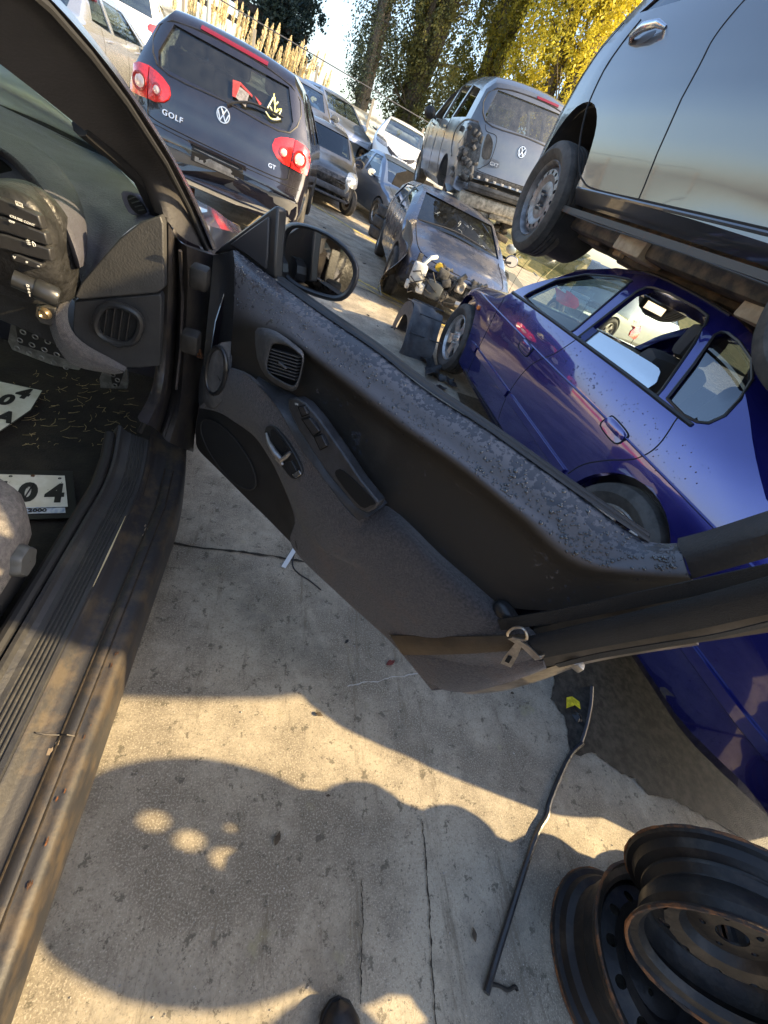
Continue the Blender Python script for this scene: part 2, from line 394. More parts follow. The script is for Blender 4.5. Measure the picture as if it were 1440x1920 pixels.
    def patch(s, poly, view, m, name, off=.004, th=.0, parent=None, step=.05, smooth=0, skirt=.012, bulge=0.):
        """a moulded piece whose outline lies on the hull and stands proud of it by off"""
        P = closed_cat(poly, smooth) if smooth else poly
        bm = bmesh.new(); vs = [bm.verts.new((a, b, 0)) for a, b in P]; bm.faces.new(vs)
        a0, a1 = min(p[0] for p in P), max(p[0] for p in P); b0, b1 = min(p[1] for p in P), max(p[1] for p in P)
        for lo, hi, nn in ((a0, a1, Vector((1, 0, 0))), (b0, b1, Vector((0, 1, 0)))):
            k = max(1, int((hi - lo) / step))
            for i in range(1, k + 1):
                q = lo + (hi - lo) * i / (k + 1); bmesh.ops.bisect_plane(bm, geom=bm.verts[:] + bm.edges[:] + bm.faces[:], plane_co=nn * q, plane_no=nn)
        bmesh.ops.triangulate(bm, faces=[f for f in bm.faces if len(f.verts) > 4])
        bnd = {v for e in bm.edges if len(e.link_faces) == 1 for v in e.verts}
        bad = []
        ext = bmesh.ops.extrude_face_region(bm, geom=bm.faces[:]); lowv = {v for v in ext['geom'] if isinstance(v, bmesh.types.BMVert)}
        ca, cb, ra, rb = (a0 + a1) / 2, (b0 + b1) / 2, (a1 - a0) / 2, (b1 - b0) / 2
        for v in bm.verts:
            a, b = v.co.x, v.co.y
            bu = bulge * max(0, 1 - ((a - ca) / ra) ** 2) * max(0, 1 - ((b - cb) / rb) ** 2)
            p, n = s.hit(a, b, view, (off + bu) if v in lowv else -skirt)
            if p is None: bad.append(v)
            else: v.co = p
        if bad: bmesh.ops.delete(bm, geom=bad, context='VERTS')
        return frombm(name, bm, m, parent or s.root, True, 40)
    def mirror(s, c, sz, sg, m, facing=1):   # door mirror: housing with a glass child
        mb = MB(); bm = bmesh.new(); bmesh.ops.create_uvsphere(bm, u_segments=16, v_segments=10, radius=.5)
        for v in bm.verts:
            v.co = Vector((v.co.x * sz[0], (v.co.y * sz[1]) if v.co.y * facing > 0 else v.co.y * sz[1] * .15, v.co.z * sz[2]))
        h = frombm('wing_mirror', bm, m, s.root); h.location = c
        g = MB().lathe([(-.002, .001), (-.002, .42), (.002, .42), (.002, .001)], 20, 'y'); g.v = [Vector((v.x * sz[0], v.y - facing * sz[1] * .085, v.z * sz[2])) for v in g.v]
        g.build('mirror_glass', chrome(), h)
        MB().tube([(0, 0, -.02), (-sg * .14, .0, -.05)], .022, 8).build('mirror_stalk', black(), h)
        return h
def rim_bm(kind, r, wd):
    """wheel rim centred at origin, axis x, outer face towards -x"""
    mb = MB(); w2 = wd / 2
    mb.lathe([(-w2, r), (-w2 - .004, r - .006), (-w2 + .004, r - .014), (-w2 + .02, r - .02), (-w2 + .05, r - .045), (w2 - .03, r - .045), (w2 - .01, r - .02), (w2, r - .012), (w2, r)], 48)
    return mb
def wheel(parent, c, r=.31, wd=.20, rimr=.2, kind='steel', side=-1, rimm=None, steer=0., name='wheel', holes=0, tilt=0):
    """side -1: outer face looks to -x. wheel > tyre, rim"""
    wo = bpy.data.objects.new(name, None); COL.objects.link(wo); wo.parent = parent; wo.location = c; wo.rotation_euler = (0, tilt, steer + (0 if side < 0 else math.pi))
    w2 = wd / 2; t = MB()
    prof = [(-w2 * .72, rimr), (-w2 * .92, rimr + .02), (-w2 * 1.04, (r + rimr) / 2), (-w2 * .97, r - .03), (-w2 * .8, r - .008), (-w2 * .5, r)]
    for g in (-.3, 0, .3): prof += [(w2 * g - .006, r), (w2 * g - .005, r - .008), (w2 * g + .005, r - .008), (w2 * g + .006, r)]
    prof += [(w2 * .5, r), (w2 * .8, r - .008), (w2 * .97, r - .03), (w2 * 1.04, (r + rimr) / 2), (w2 * .92, rimr + .02), (w2 * .72, rimr)]
    t.lathe(prof, 56); t.build('tyre', rubber(), wo, sharp=30)
    rm = rimm or steel(); x0 = -w2 * .74
    key = ('rim', kind, round(rimr, 3), round(wd, 3), rm.name)
    if key in MT:
        o = bpy.data.objects.new('rim', MT[key]); link(o, wo)
    else:
        q = MB().lathe([(x0, rimr + .002), (x0 - .006, rimr - .004), (x0 + .004, rimr - .014), (x0 + .03, rimr - .024), (w2 * .7, rimr - .03), (w2 * .74, rimr + .002)], 56)
        ringo = q.build('x', rm)
        # disc with real holes
        if kind == 'steel': prof = [(x0 + .045, rimr - .022), (x0 + .018, rimr - .045), (x0 + .014, rimr - .075), (x0 + .03, rimr * .5), (x0 + .022, rimr * .36), (x0 + .03, rimr * .2), (x0 + .03, .001)]
        else: prof = [(x0 + .02, rimr - .018), (x0 + .012, rimr - .04), (x0 + .02, rimr * .5), (x0 + .03, rimr * .3), (x0 + .02, rimr * .2), (x0 + .02, .001)]
        prof2 = [(a + .012, b) for a, b in prof[::-1]]
        d = MB().lathe(prof + prof2, 56, closed=False); d.f += [[56 * (len(prof) * 2 - 1) + j for j in range(56)], ]
        # close outer edge
        n_ = 56; last = 0; k2 = (len(prof) * 2 - 1) * n_
        d.f = d.f[:-1]
        for j in range(n_): j2 = (j + 1) % n_; d.f.append([k2 + j, k2 + j2, j2, j])
        do = mkobj(d.v, d.f, 0); cuts = []
        if kind == 'steel':
            H = 16
            cm = MB()
            for i in range(H):
                a = 2 * math.pi * i / H; cm.lathe([(-.3, .001), (-.3, .0135), (.3, .0135), (.3, .001)], 10, 'x', (0, (rimr - .062) * math.cos(a), (rimr - .062) * math.sin(a)))
            cuts.append(mkobj(cm.v, cm.f))
        else:
            H = {'five': 5, 'six': 6}.get(kind, 5)
            cm = MB()
            for i in range(H):
                a = 2 * math.pi * i / H + .3; ca, sa = math.cos(a), math.sin(a); P = []
                for (u, v) in ((-.36, .86), (0, .9), (.36, .86), (.40, .7), (.20, .46), (0, .38), (-.20, .46), (-.40, .7)):
                    ang = a + u / 1.25 * (5 / H); P.append((-.3, v * rimr * math.cos(ang), v * rimr * math.sin(ang)))
                cm.prism(P, (.6, 0, 0))
            cuts.append(mkobj(cm.v, cm.f))
        boolean(do, cuts)
        bm = bmesh.new(); bm.from_mesh(do.data); bm.from_mesh(ringo.data)
        bn = MB()
        for i in range(5):
            a = 2 * math.pi * i / 5; bn.lathe([(x0 - .002, .001), (x0 - .002, .009), (x0 + .04, .009)], 8, 'x', (0, .052 * math.cos(a), .052 * math.sin(a)))
        bn.lathe([(x0 - .008, .001), (x0 - .006, .028), (x0 + .03, .032)], 20)
        tmp = bpy.data.meshes.new('t'); tmp.from_pydata([tuple(v) for v in bn.v], [], bn.f); bm.from_mesh(tmp)
        for a in (do, ringo): dd = a.data; bpy.data.objects.remove(a); bpy.data.meshes.remove(dd)
        bpy.data.meshes.remove(tmp)
        for f in bm.faces: f.material_index = 0
        o = frombm('rim', bm, rm, wo, True, 30); MT[key] = o.data
    # brake disc behind
    MB().lathe([(x0 + .06, .001), (x0 + .06, rimr * .62), (x0 + .08, rimr * .62), (x0 + .08, .001)], 28).build('brake_disc', mat('rusty_disc', (.12, .07, .045), .7, .4, var=.4), wo)
    return wo
# ================================================================== THE YARD
def concrete():
    m = mat('concrete', (.3, .28, .25), .82); t = m.node_tree; b = t.nodes['Principled BSDF']; L = t.links.new
    tc = t.nodes.new('ShaderNodeTexCoord')
    def nz(sc, det, rg, lo, hi, a=0., b_=1., typ='n', rot=0, st=(1, 1, 1)):
        mp = t.nodes.new('ShaderNodeMapping'); L(tc.outputs['Object'], mp.inputs[0]); mp.inputs['Rotation'].default_value = (0, 0, rot); mp.inputs['Scale'].default_value = st
        n = t.nodes.new('ShaderNodeTexNoise' if typ == 'n' else 'ShaderNodeTexVoronoi'); n.inputs['Scale'].default_value = sc
        if typ == 'n': n.inputs['Detail'].default_value = det; n.inputs['Roughness'].default_value = rg
        L(mp.outputs[0], n.inputs['Vector']); r_ = t.nodes.new('ShaderNodeMapRange'); r_.interpolation_type = 'SMOOTHSTEP'
        r_.inputs[1].default_value = lo; r_.inputs[2].default_value = hi; r_.inputs[3].default_value = a; r_.inputs[4].default_value = b_
        L(n.outputs[0], r_.inputs[0]); return r_.outputs[0]
    def mix(f, A, B):
        x = t.nodes.new('ShaderNodeMix'); x.data_type = 'RGBA'
        for k, v in (('A', A), ('B', B)):
            if isinstance(v, tuple): x.inputs[k].default_value = (*v, 1)
            else: L(v, x.inputs[k])
        L(f, x.inputs['Factor']); return x.outputs['Result']
    c = mix(nz(2.2, 9, .7, .40, .60), (.195, .168, .125), (.40, .35, .265))
    c = mix(nz(230, 3, .7, .48, .70), c, (.48, .43, .345))
    c = mix(nz(130, 4, .75, .52, .66, 0, .7), c, (.15, .125, .095))
    c = mix(nz(.9, 10, .75, .50, .62, 0, .6), c, (.17, .16, .135))
    c = mix(nz(4.2, 10, .8, .52, .66, 0, .5), c, (.19, .165, .125))
    c = mix(nz(11, 12, .8, .54, .64, 0, .6, rot=.75, st=(1, .14, 1)), c, (.13, .105, .07))
    c = mix(nz(24, 8, .75, .575, .61, 0, .75), c, (.085, .075, .055))
    c = mix(nz(7, 4, .6, .63, .75, 0, .5), c, (.34, .31, .17))
    L(c, b.inputs['Base Color'])
    L(nz(1.4, 8, .7, .42, .7, .86, .5), b.inputs['Roughness'])
    n = t.nodes.new('ShaderNodeTexNoise'); n.inputs['Scale'].default_value = 260; n.inputs['Detail'].default_value = 6; n.inputs['Roughness'].default_value = .7; L(tc.outputs['Object'], n.inputs['Vector'])
    bn = t.nodes.new('ShaderNodeBump'); bn.inputs['Strength'].default_value = .5; bn.inputs['Distance'].default_value = .003; L(n.outputs[0], bn.inputs['Height']); L(bn.outputs[0], b.inputs['Normal'])
    return m
g = mesh('ground', [(-150, -60, 0), (150, -60, 0), (150, 250, 0), (-150, 250, 0)], [(0, 1, 2, 3)], concrete(), smooth=False); tag(g, kind='structure')
def jag(p, q, wd, m, name, z, amp=.01, n=60, seed=0, kind='structure', label=None, cat_=None):
    rnd = random.Random(seed); p, q = Vector(p), Vector(q); d = (q - p); sd_ = Vector((-d.y, d.x)).normalized(); V = []; off = 0
    for i in range(n + 1):
        t = i / n; off = off * .8 + rnd.uniform(-amp, amp) * .5; w_ = wd * rnd.uniform(.35, 1.2); c = p + d * t + sd_ * off
        V += [(c.x - sd_.x * w_ / 2, c.y - sd_.y * w_ / 2, z), (c.x + sd_.x * w_ / 2, c.y + sd_.y * w_ / 2, z)]
    o = mesh(name, V, [(2 * i, 2 * i + 1, 2 * i + 3, 2 * i + 2) for i in range(n)], m, smooth=False)
    return tag(o, label, cat_, kind=kind)
crackm = mat('joint_dirt', (.03, .026, .02), .95, var=.5, vscale=60)
jag((-8, 1.045), (9, 1.065), .012, crackm, 'ground_joint', .004, .006, 700, 1)
jag((-8, 5.80), (9, 5.86), .02, crackm, 'ground_joint', .004, .008, 300, 2)
jag((.66, .14), (.60, -.32), .004, crackm, 'ground_crack', .004, .004, 80, 3)
jag((.46, .04), (.44, -.16), .003, crackm, 'ground_crack', .004, .004, 50, 4)
jag((.9, .62), (.45, .53), .003, mat('chalk', (.5, .48, .44), .9), 'ground_scratch', .004, .006, 40, 5)
jag((.95, 2.75), (1.5, 2.35), .006, crackm, 'ground_crack', .004, .02, 60, 6)
yel = mat('yellow_paint', (.62, .48, .13), .7, var=.35, vscale=30)
for i, (p, q, wd) in enumerate((((-4.5, 16.4), (1.75, 9.95), .11), ((.55, 6.42), (2.6, 5.42), .10), ((.62, 6.20), (2.0, 5.38), .03))):
    jag(p, q, wd, yel, 'painted_line', .005, .01, 90, 10 + i)
# wet dark patch beside the blue sedan
wetm = mat('wet_concrete', (.018, .0165, .014), .6, spec=.35, bump=.5, bscale=260, col2=(.07, .062, .05), vscale=26)
wp = [(1040, 1275), (1033, 1310), (1060, 1345), (1068, 1405), (1085, 1418), (1110, 1410), (1140, 1430), (1165, 1450), (1190, 1460), (1215, 1490), (1262, 1498), (1300, 1520), (1340, 1540), (1440, 1600)]
P = []
for i in range(len(wp) - 1):
    for k in range(5):
        t = k / 5; P.append((wp[i][0] + (wp[i + 1][0] - wp[i][0]) * t + 1.3 * math.sin(i * 5 + k * 2.1), wp[i][1] + (wp[i + 1][1] - wp[i][1]) * t + 1.3 * math.sin(i * 3 + k * 1.7)))
P = [az(x, y, .004) for x, y in P] + [Vector((3.2, -1.2, .004)), Vector((3.2, 3.4, .004)), Vector((1.75, 3.4, .004)), Vector((1.6, 2.2, .004)), Vector((1.5, 1.2, .004))]
from mathutils.geometry import tessellate_polygon
tag(mesh('wet_ground', P, [tuple(t_) for t_ in tessellate_polygon([P])], wetm, smooth=False), kind='structure')
# fence of corrugated steel at the back
def corrugated(name, x0, y0, x1, y1, z0, z1, m, parent):
    n = int(math.hypot(x1 - x0, y1 - y0) / .05); V = []; Fc = []; d = Vector((x1 - x0, y1 - y0, 0)).normalized(); nn = Vector((-d.y, d.x, 0))
    rows = int((z1 - z0) / .045)
    for j in range(rows + 1):
        z = z0 + (z1 - z0) * j / rows; o_ = nn * .02 * math.sin(j * 1.5)
        V += [Vector((x0, y0, z)) + o_, Vector((x1, y1, z)) + o_]
    for j in range(rows): Fc.append((2 * j, 2 * j + 1, 2 * j + 3, 2 * j + 2))
    return mesh(name, V, Fc, m, parent, sharp=60)
fm = mat('pale_corrugated', (.55, .54, .47), .45, .35, var=.25, vscale=3)
fe = thing('corrugated_fence', 'long pale corrugated metal fence across the back of the yard', 'fence', (0, 22, 0))
for i in range(9):
    x = -13.5 + i * 2.2; corrugated('fence_panel', x, -.2 * (i % 2) * .1 - .9 + i * .1, x + 2.17, -.9 + i * .1, .1, 2.05 + .05 * i, fm, fe)
for i in range(10): MB().box((-13.5 + i * 2.2, -.99 + i * .1, 1.35), (.09, .09, 2.9)).build('fence_post', mat('fence_post', (.30, .27, .22), .8), fe)
MB().tube([(-13.5, -1, 2.95), (6.3, -.1, 3.02)], .018, 6).build('top_wire', mat('wire', (.12, .12, .13), .6, .5), fe)
# bank behind
bv = []; bf = []
for j in range(8):
    for i in range(40):
        x = -40 + i * 2.1; y = 23.4 + j * 4; bv.append((x, y, .2 + min(1.6, j * .55) + .35 * noise.noise(Vector((x * .2, y * .2, 0)))))
for j in range(7):
    for i in range(39): bf.append((j * 40 + i, j * 40 + i + 1, j * 40 + 41 + i, j * 40 + 40 + i))
tag(mesh('bank', bv, bf, mat('bank_grass', (.08, .09, .03), .95, col2=(.22, .18, .08), vscale=4)), kind='structure')
# pampas grass
pf = mat('pampas_feather', (.72, .60, .36), .85, var=.25, vscale=30); pl = mat('pampas_leaf', (.22, .24, .10), .8, col2=(.42, .36, .18), vscale=3)
PP = [(380, 8, 5), (418, 60, 5), (450, 70, 5), (478, 90, 6), (505, 105, 6), (535, 120, 6), (562, 140, 7), (585, 152, 6), (345, 10, 4)]
for i, (px, py, n) in enumerate(PP):
    v = ray(px, py); k = (24.2 + (i % 3) * .5) / math.hypot(v.x, v.y); p = CAM + v * k
    t_ = thing('pampas_grass', f'{["second", "third", "fourth", "fifth", "sixth", "seventh", "eighth", "ninth", "first"][i]} clump of straw coloured pampas grass from the left, behind the fence', 'pampas grass', (p.x, p.y, .8), group='pampas grass behind the fence')
    lf = MB()
    for q in range(90):
        a = random.uniform(0, 6.28); r_ = random.uniform(.2, 1.0); h = random.uniform(.6, 1.5)
        lf.ribbon([(0, 0, 0), (r_ * .4 * math.cos(a), r_ * .4 * math.sin(a), h * .8), (r_ * math.cos(a), r_ * math.sin(a), h)], (-math.sin(a), math.cos(a), 0), .03, .004)
    lf.build('leaves', pl, t_, smooth=False)
    for q in range(n + 3):
        a = random.uniform(0, 6.28); r_ = random.uniform(.05, .6); h = p.z - .8 + random.uniform(-.1, .75); x, y = r_ * math.cos(a), r_ * math.sin(a); pm = MB()
        pm.tube([(x * .3, y * .3, 0), (x, y, h - .45)], .012, 5)
        pts = [(x + .02 * s_, y, h - .5 + .14 * s_) for s_ in range(6)]; pm.tube(pts, [.012, .028, .034, .030, .018, .005], 6)
        for s_ in range(120):
            z = random.uniform(0, .70); w_ = .10 * math.sin(min(3.1, .5 + z * 3.6)); a2 = random.uniform(0, 6.28)
            c = Vector((x + .14 * z, y, h - .48 + z)); pm.ribbon([c, c + Vector((w_ * math.cos(a2), w_ * math.sin(a2), .10))], (math.sin(a2), math.cos(a2), 0), .012, .002)
        pm.build('plume', pf, t_, smooth=False)
# trees
def leafmat(name, c1, c2, sc=1.2):
    m = mat(name, c1, .55, col2=c2, vscale=sc, lo=.42, hi=.58); t = m.node_tree; b = t.nodes['Principled BSDF']; o = [n for n in t.nodes if n.type == 'OUTPUT_MATERIAL'][0]
    tl = t.nodes.new('ShaderNodeBsdfTranslucent'); mx = t.nodes.new('ShaderNodeMixShader'); mx.inputs[0].default_value = .4
    src = b.inputs['Base Color'].links[0].from_socket; t.links.new(src, tl.inputs[0]); t.links.new(b.outputs[0], mx.inputs[1]); t.links.new(tl.outputs[0], mx.inputs[2]); t.links.new(mx.outputs[0], o.inputs[0]); return m
def tree(name, label, cat_, base, H, rad, z0, lm, nstr, nleaf, leaf=.11, nl=7, lean=0., droop=1., group=None, bark=None, rs=1, wide=1.):
    rnd = random.Random(rs); t_ = thing(name, label, cat_, base, group=group); tk = MB(); tips = []
    for i in range(nl):
        a = 6.28 * i / nl + rnd.uniform(-.4, .4); r_ = rad * rnd.uniform(.25, .75) * (0 if i == 0 else 1); b0 = .42 if i == 0 else .30
        pts = []; ph = rnd.uniform(0, 6)
        for k in range(9):
            u = k / 8; pts.append(Vector((math.cos(a) * (r_ * u ** 1.25) + .12 * math.sin(ph + u * 7) * u + lean * u * H * .1, math.sin(a) * r_ * u ** 1.25 + .12 * math.cos(ph + u * 6) * u, H * .95 * u)))
        tk.tube(pts, [b0 * (1 - .92 * k / 8) for k in range(9)], 8)
        for k in range(2, 9):
            for q in range(4):
                a2 = rnd.uniform(0, 6.28); L_ = rad * rnd.uniform(.2, .6); e = pts[k] + Vector((math.cos(a2) * L_, math.sin(a2) * L_, rnd.uniform(.2, 1.0) * L_)); m_ = (pts[k] + e) / 2 + Vector((0, 0, .1))
                tk.tube([pts[k], m_, e], [.05 * (1.2 - k / 9), .03, .012], 5); tips.append(e); tips.append(m_)
            tips.append(pts[k])
    tk.build('trunk', bark or mat('bark', (.10, .085, .065), .9, bump=.8, bscale=25, var=.4, vscale=12), t_)
    V = []; Fc = []
    for i in range(nstr):
        if rnd.random() < .55: c = rnd.choice(tips) + Vector([rnd.gauss(0, .28) for _ in range(3)])
        else:
            z = rnd.uniform(z0, H); u = (z - z0) / (H - z0); rr = rad * wide * (math.sin(min(1, u * 2.2 + .25) * 1.57)) * (1 - max(0, u - .7)) * rnd.random() ** .45; a = rnd.uniform(0, 6.28)
            c = Vector((rr * math.cos(a) + lean * z * .1, rr * math.sin(a), z))
        if c.z < z0: c.z = z0 + rnd.random() * 1.5
        if noise.noise(Vector((c.x, c.y, c.z * .45)) * .8 + Vector((rs * 9, 0, 0))) < -.16: continue
        sway = Vector((rnd.gauss(0, .12), rnd.gauss(0, .12), 0)); ln = rnd.uniform(.4, 1.5) * droop
        for k in range(nleaf):
            u = rnd.random(); p = c + sway * u + Vector((rnd.gauss(0, .10), rnd.gauss(0, .10), -ln * u)); s_ = leaf * rnd.uniform(.6, 1.25)
            n = Vector([rnd.gauss(0, 1) for _ in range(3)]).normalized(); a_ = n.orthogonal().normalized() * s_; b_ = n.cross(a_).normalized() * s_ * .55; q = len(V)
            V += [p - a_, p + b_, p + a_, p - b_]; Fc.append((q, q + 1, q + 2, q + 3))
    mesh('crown', V, Fc, lm, t_, smooth=False)
tree('poplar_tree', 'big multi-stemmed grey green poplar rising behind the stacked cars', 'tree', (4.3, 28.3, 0), 14.5, 3.1, 3.3, leafmat('leaf_grey', (.075, .095, .04), (.24, .22, .06)), 1700, 44, .065, 8, rs=3)
tree('yellow_poplar', 'bright golden yellow autumn poplar behind the roof of the silver hatchback', 'tree', (10.6, 25.6, 0), 16, 3.3, 2.5, leafmat('leaf_yellow', (.46, .38, .02), (.72, .64, .08), .8), 2500, 46, .07, 6, rs=5)
tree('yellow_poplar', 'olive green and yellow poplar between the grey green and the golden one', 'tree', (8.2, 30.5, 0), 16, 3.0, 3.5, leafmat('leaf_olive', (.11, .13, .03), (.40, .36, .05), .7), 1900, 42, .075, 6, rs=8)
tree('yellow_poplar', 'dull bronze poplar furthest right behind the silver roof', 'tree', (15.2, 27.2, 0), 15, 3.2, 3.5, leafmat('leaf_bronze', (.14, .11, .035), (.36, .27, .04), .8), 1300, 40, .08, 6, rs=11)
tree('thin_tree', 'thin dark leafed tree left of the big poplar', 'tree', (1.9, 27.0, 0), 11, 1.7, 3.6, leafmat('leaf_thin', (.06, .08, .06), (.13, .15, .07)), 620, 34, .06, 4, rs=21)
tree('dark_conifer', 'dark blue green bushy tree behind the pampas plumes', 'tree', (-2.5, 31.0, 0), 6.3, 1.95, 2.6, leafmat('leaf_dark', (.02, .04, .04), (.06, .09, .07), 2), 1000, 50, .075, 5, droop=.4, rs=31, wide=1.05)
# shed beams and pole behind the fence
sh = thing('timber_gantry', 'dark timber gantry standing on the bank behind the plumes', 'gantry', (-4.2, 30, 0))
for x in (-5, -2, 1): MB().box((x, 0, 2.2), (.22, .22, 4.4)).build('post', mat('old_timber', (.07, .055, .045), .9, var=.4), sh)
MB().box((-1.6, .02, 3.95), (9.4, .2, .26)).build('beam', mat('old_timber', (0, 0, 0)), sh); MB().box((-1.6, .02, 3.3), (9.4, .16, .18)).build('beam', mat('old_timber', (0, 0, 0)), sh)
tag(MB().tube([(-4.35, 23.6, 0), (-4.35, 23.6, 6.5)], .07, 10).build('steel_pole', mat('galvanised', (.55, .56, .52), .5, .5)), 'pale round steel pole rising above the dark hatchback roof', 'pole')
tree('hedge_tree', 'dark green tree on the far side of the yard left of our car', 'tree', (-17, 2, 0), 6, 3.4, .8, leafmat('leaf_hedge', (.03, .05, .02), (.08, .11, .03), 1), 600, 26, .16, 5, droop=.5, rs=41)
tree('hedge_tree', 'second dark green tree on the far side of the yard', 'tree', (-17, -6, 0), 5.4, 3.2, .8, MT['leaf_hedge'], 600, 26, .16, 5, droop=.5, rs=43)
wa_ = thing('boundary_wall', 'pale boundary wall with a red painted band reflected in the silver door', 'wall', (-11, 0, 0))
MB().box((0, 0, .8), (.2, 34, 1.6)).build('wall_face', mat('pale_render', (.50, .42, .30), .9, var=.2, vscale=2), wa_, smooth=False)
MB().box((.115, 0, .62), (.02, 34, .34)).build('red_band', mat('red_band', (.45, .05, .04), .6, var=.3, vscale=3), wa_, smooth=False)
# ================================================================== CARS
seamm = lambda: mat('gap_shadow_black', (.006, .006, .007), .8)
SIDE = [(.15, .93), (.35, .98), (.60, 1.), (.85, .985), (.97, .95), (1.42, .70), (1.5, .64)]
def vw(parent, o, n, up, r, name='badge'):   # round badge: ring, V over W
    n = Vector(n).normalized(); x = Vector(up).cross(n).normalized(); u = n.cross(x); m_ = Matrix((x, u, n)).transposed(); o = Vector(o)
    b = MB(); b.lathe([(-.006, .001), (-.006, 1.12 * r), (.001, 1.12 * r), (.001, .001)], 32, 'z', o, m_); b.build(name, mat('badge_black', (.02, .02, .03), .3, coat=1), parent)
    c = MB(); c.lathe([(0, r * .86), (.005, r * .88), (.005, r), (0, r * 1.03)], 32, 'z', o, m_, closed=True)
    for P in ([(-.42, .80), (0, .10), (.42, .80)], [(-.80, .30), (-.40, -.72), (0, .0), (.40, -.72), (.80, .30)]):
        c.ribbon([o + m_ @ Vector((a * r, b_ * r, .004)) for a, b_ in P], [m_ @ Vector((1, 0, 0))] * len(P), r * .17, .005)
    c.build('badge_letters', mat('badge_silver', (.80, .80, .80), .25, .7), parent)
def seats(parent, xs, y, z, m, back=1):
    for x in xs:
        MB().bbox((x, y, z), (.5, .5, .16), .06).build('seat_cushion', m, parent)
        b = MB().bbox((x, y - back * .28, z + .36), (.48, .14, .62), .06, Matrix.Rotation(back * .2, 3, 'X')); b.bbox((x, y - back * .36, z + .76), (.26, .10, .18), .045); b.build('seat_back', m, parent)
# ---- dark hatchback in front (rear view)
GOLFM = paint('paint_nearblack', (.014, .012, .02), .3, .25, .05)
sp = dict(top=[(0, .50), (.012, .60), (.045, .635), (.06, .66), (.075, .80), (.10, .95), (.16, 1.02), (.37, 1.37), (.385, 1.42), (.55, 1.455), (1.2, 1.475), (2.0, 1.46), (2.6, 1.34), (3.2, 1.0), (3.4, .95), (4.0, .82), (4.15, .70), (4.2, .55)],
          bot=[(0, .27), (4.2, .22)], w=[(0, .82), (.1, .855), (.4, .875), (3.4, .88), (4.0, .84), (4.2, .75)], side=SIDE, wheels=[((.85, .33), .35), ((3.42, .33), .35)], kr=.16, kf=.2, round=.06, crown=.03)
golf = Car('dark_hatchback', 'near-black hatchback seen from behind with bright red tail lamps', 'car', sp, GOLFM, (-.846, 5.438, .122), (0, 0, R(-2.4)),
   holes=[('end', [(-.60, 1.03), (.60, 1.03), (.62, 1.12), (.52, 1.345), (-.52, 1.345), (-.62, 1.12)], (-.5, .9), glassm('golf_rear_glass', (.30, .33, .30), .04, diff=.10, dcol=(.35, .36, .34)), 0, 'rear_window'),
          ('side', [(.62, 1.03), (.75, 1.30), (1.05, 1.385), (1.12, 1.0)], winglass(), 0), ('side', [(1.2, 1.0), (1.14, 1.385), (1.85, 1.40), (1.85, .99)], winglass(), 0), ('side', [(1.93, .99), (1.93, 1.39), (2.45, 1.30), (2.95, .99)], winglass(), 0),
          ('end', [(-.62, 1.03), (.62, 1.03), (.52, 1.36), (-.52, 1.36)], (2.3, 3.6), winglass())])
for sg, nm in ((1, 0), (-1, 1)):
    q = lambda L: [(sg * a, b) for a, b in L]
    def pc(poly, mm, name, off=.012, **k): return golf.patch(q(poly), 'rear', mm, name, off, **k)
    t1 = pc([(.47, .88), (.485, .93), (.54, .965), (.60, .985), (.665, .995), (.665, .775), (.60, .775), (.53, .80), (.485, .84)], lens_red(), 'tail_lamp', bulge=.012)
    t2 = pc([(.675, .995), (.76, .985), (.815, .955), (.835, .90), (.845, .83), (.84, .765), (.76, .765), (.675, .772)], lens_red(), 'tail_lamp', bulge=.012)
    for (cx, cz, rr_, tt) in ((.585, .865, .042, t1), (.745, .865, .062, t2)):
        p, n = golf.hit(sg * cx, cz, 'rear', .024); mm = Vector((0, 0, 1)).rotation_difference(n).to_matrix()
        MB().lathe([(-.004, rr_ * 1.15), (.002, rr_ * 1.12), (.003, rr_ * .9), (-.002, rr_ * .8)], 24, 'z', p, mm).build('lamp_ring', mat('red_ring', (.35, .015, .012), .2, coat=1), tt)
        MB().lathe([(.003, .0005), (.002, rr_ * .55), (-.004, rr_ * .8)], 24, 'z', p, mm).build('lamp_centre', mat('lamp_white', (.85, .62, .5), .12, .2, coat=1), tt)
gb = mat('bumper_grey', (.17, .165, .155), .55, bump=.1, bscale=200, var=.15, vscale=5)
golf.patch([(-.80, .275), (.80, .275), (.825, .40), (.81, .495), (.3, .50), (-.3, .50), (-.81, .495), (-.825, .40)], 'rear', gb, 'lower_bumper', .008, step=.08)
golf.patch([(-.26, .475), (.26, .475), (.235, .615), (-.235, .615)], 'rear', mat('recess_black', (.03, .03, .032), .5), 'plate_recess', .010)
golf.patch([(-.22, .485), (.20, .485), (.20, .585), (-.22, .585)], 'rear', mat('bare_backing', (.42, .40, .36), .6, var=.3, vscale=16), 'plate_backing', .013)
pp_, _ = golf.hit(0, .60, 'rear', .02); MB().box(pp_ + Vector((0, -.012, .015)), (.54, .035, .02)).build('recess_lip', GOLFM, golf.root)
golf.line([(-.62, 1.0), (-.66, .90), (-.67, .72), (-.63, .655), (-.3, .645), (.3, .645), (.63, .655), (.67, .72), (.66, .90), (.62, 1.0)], 'rear', .005, seamm(), 'hatch_seam')
golf.line([(-.80, .62), (-.3, .615), (.3, .615), (.80, .62)], 'rear', .004, seamm(), 'bumper_seam')
golf.line([(-.79, .50), (-.3, .505), (.3, .505), (.79, .50)], 'rear', .007, mat('trim_strip', (.30, .29, .28), .3, .5), 'bumper_strip')
golf.patch([(-.30, 1.402), (.30, 1.402), (.30, 1.43), (-.30, 1.43)], 'rear', mat('brake_dark_red', (.18, .006, .01), .2, coat=1), 'high_brake_lamp', .010)
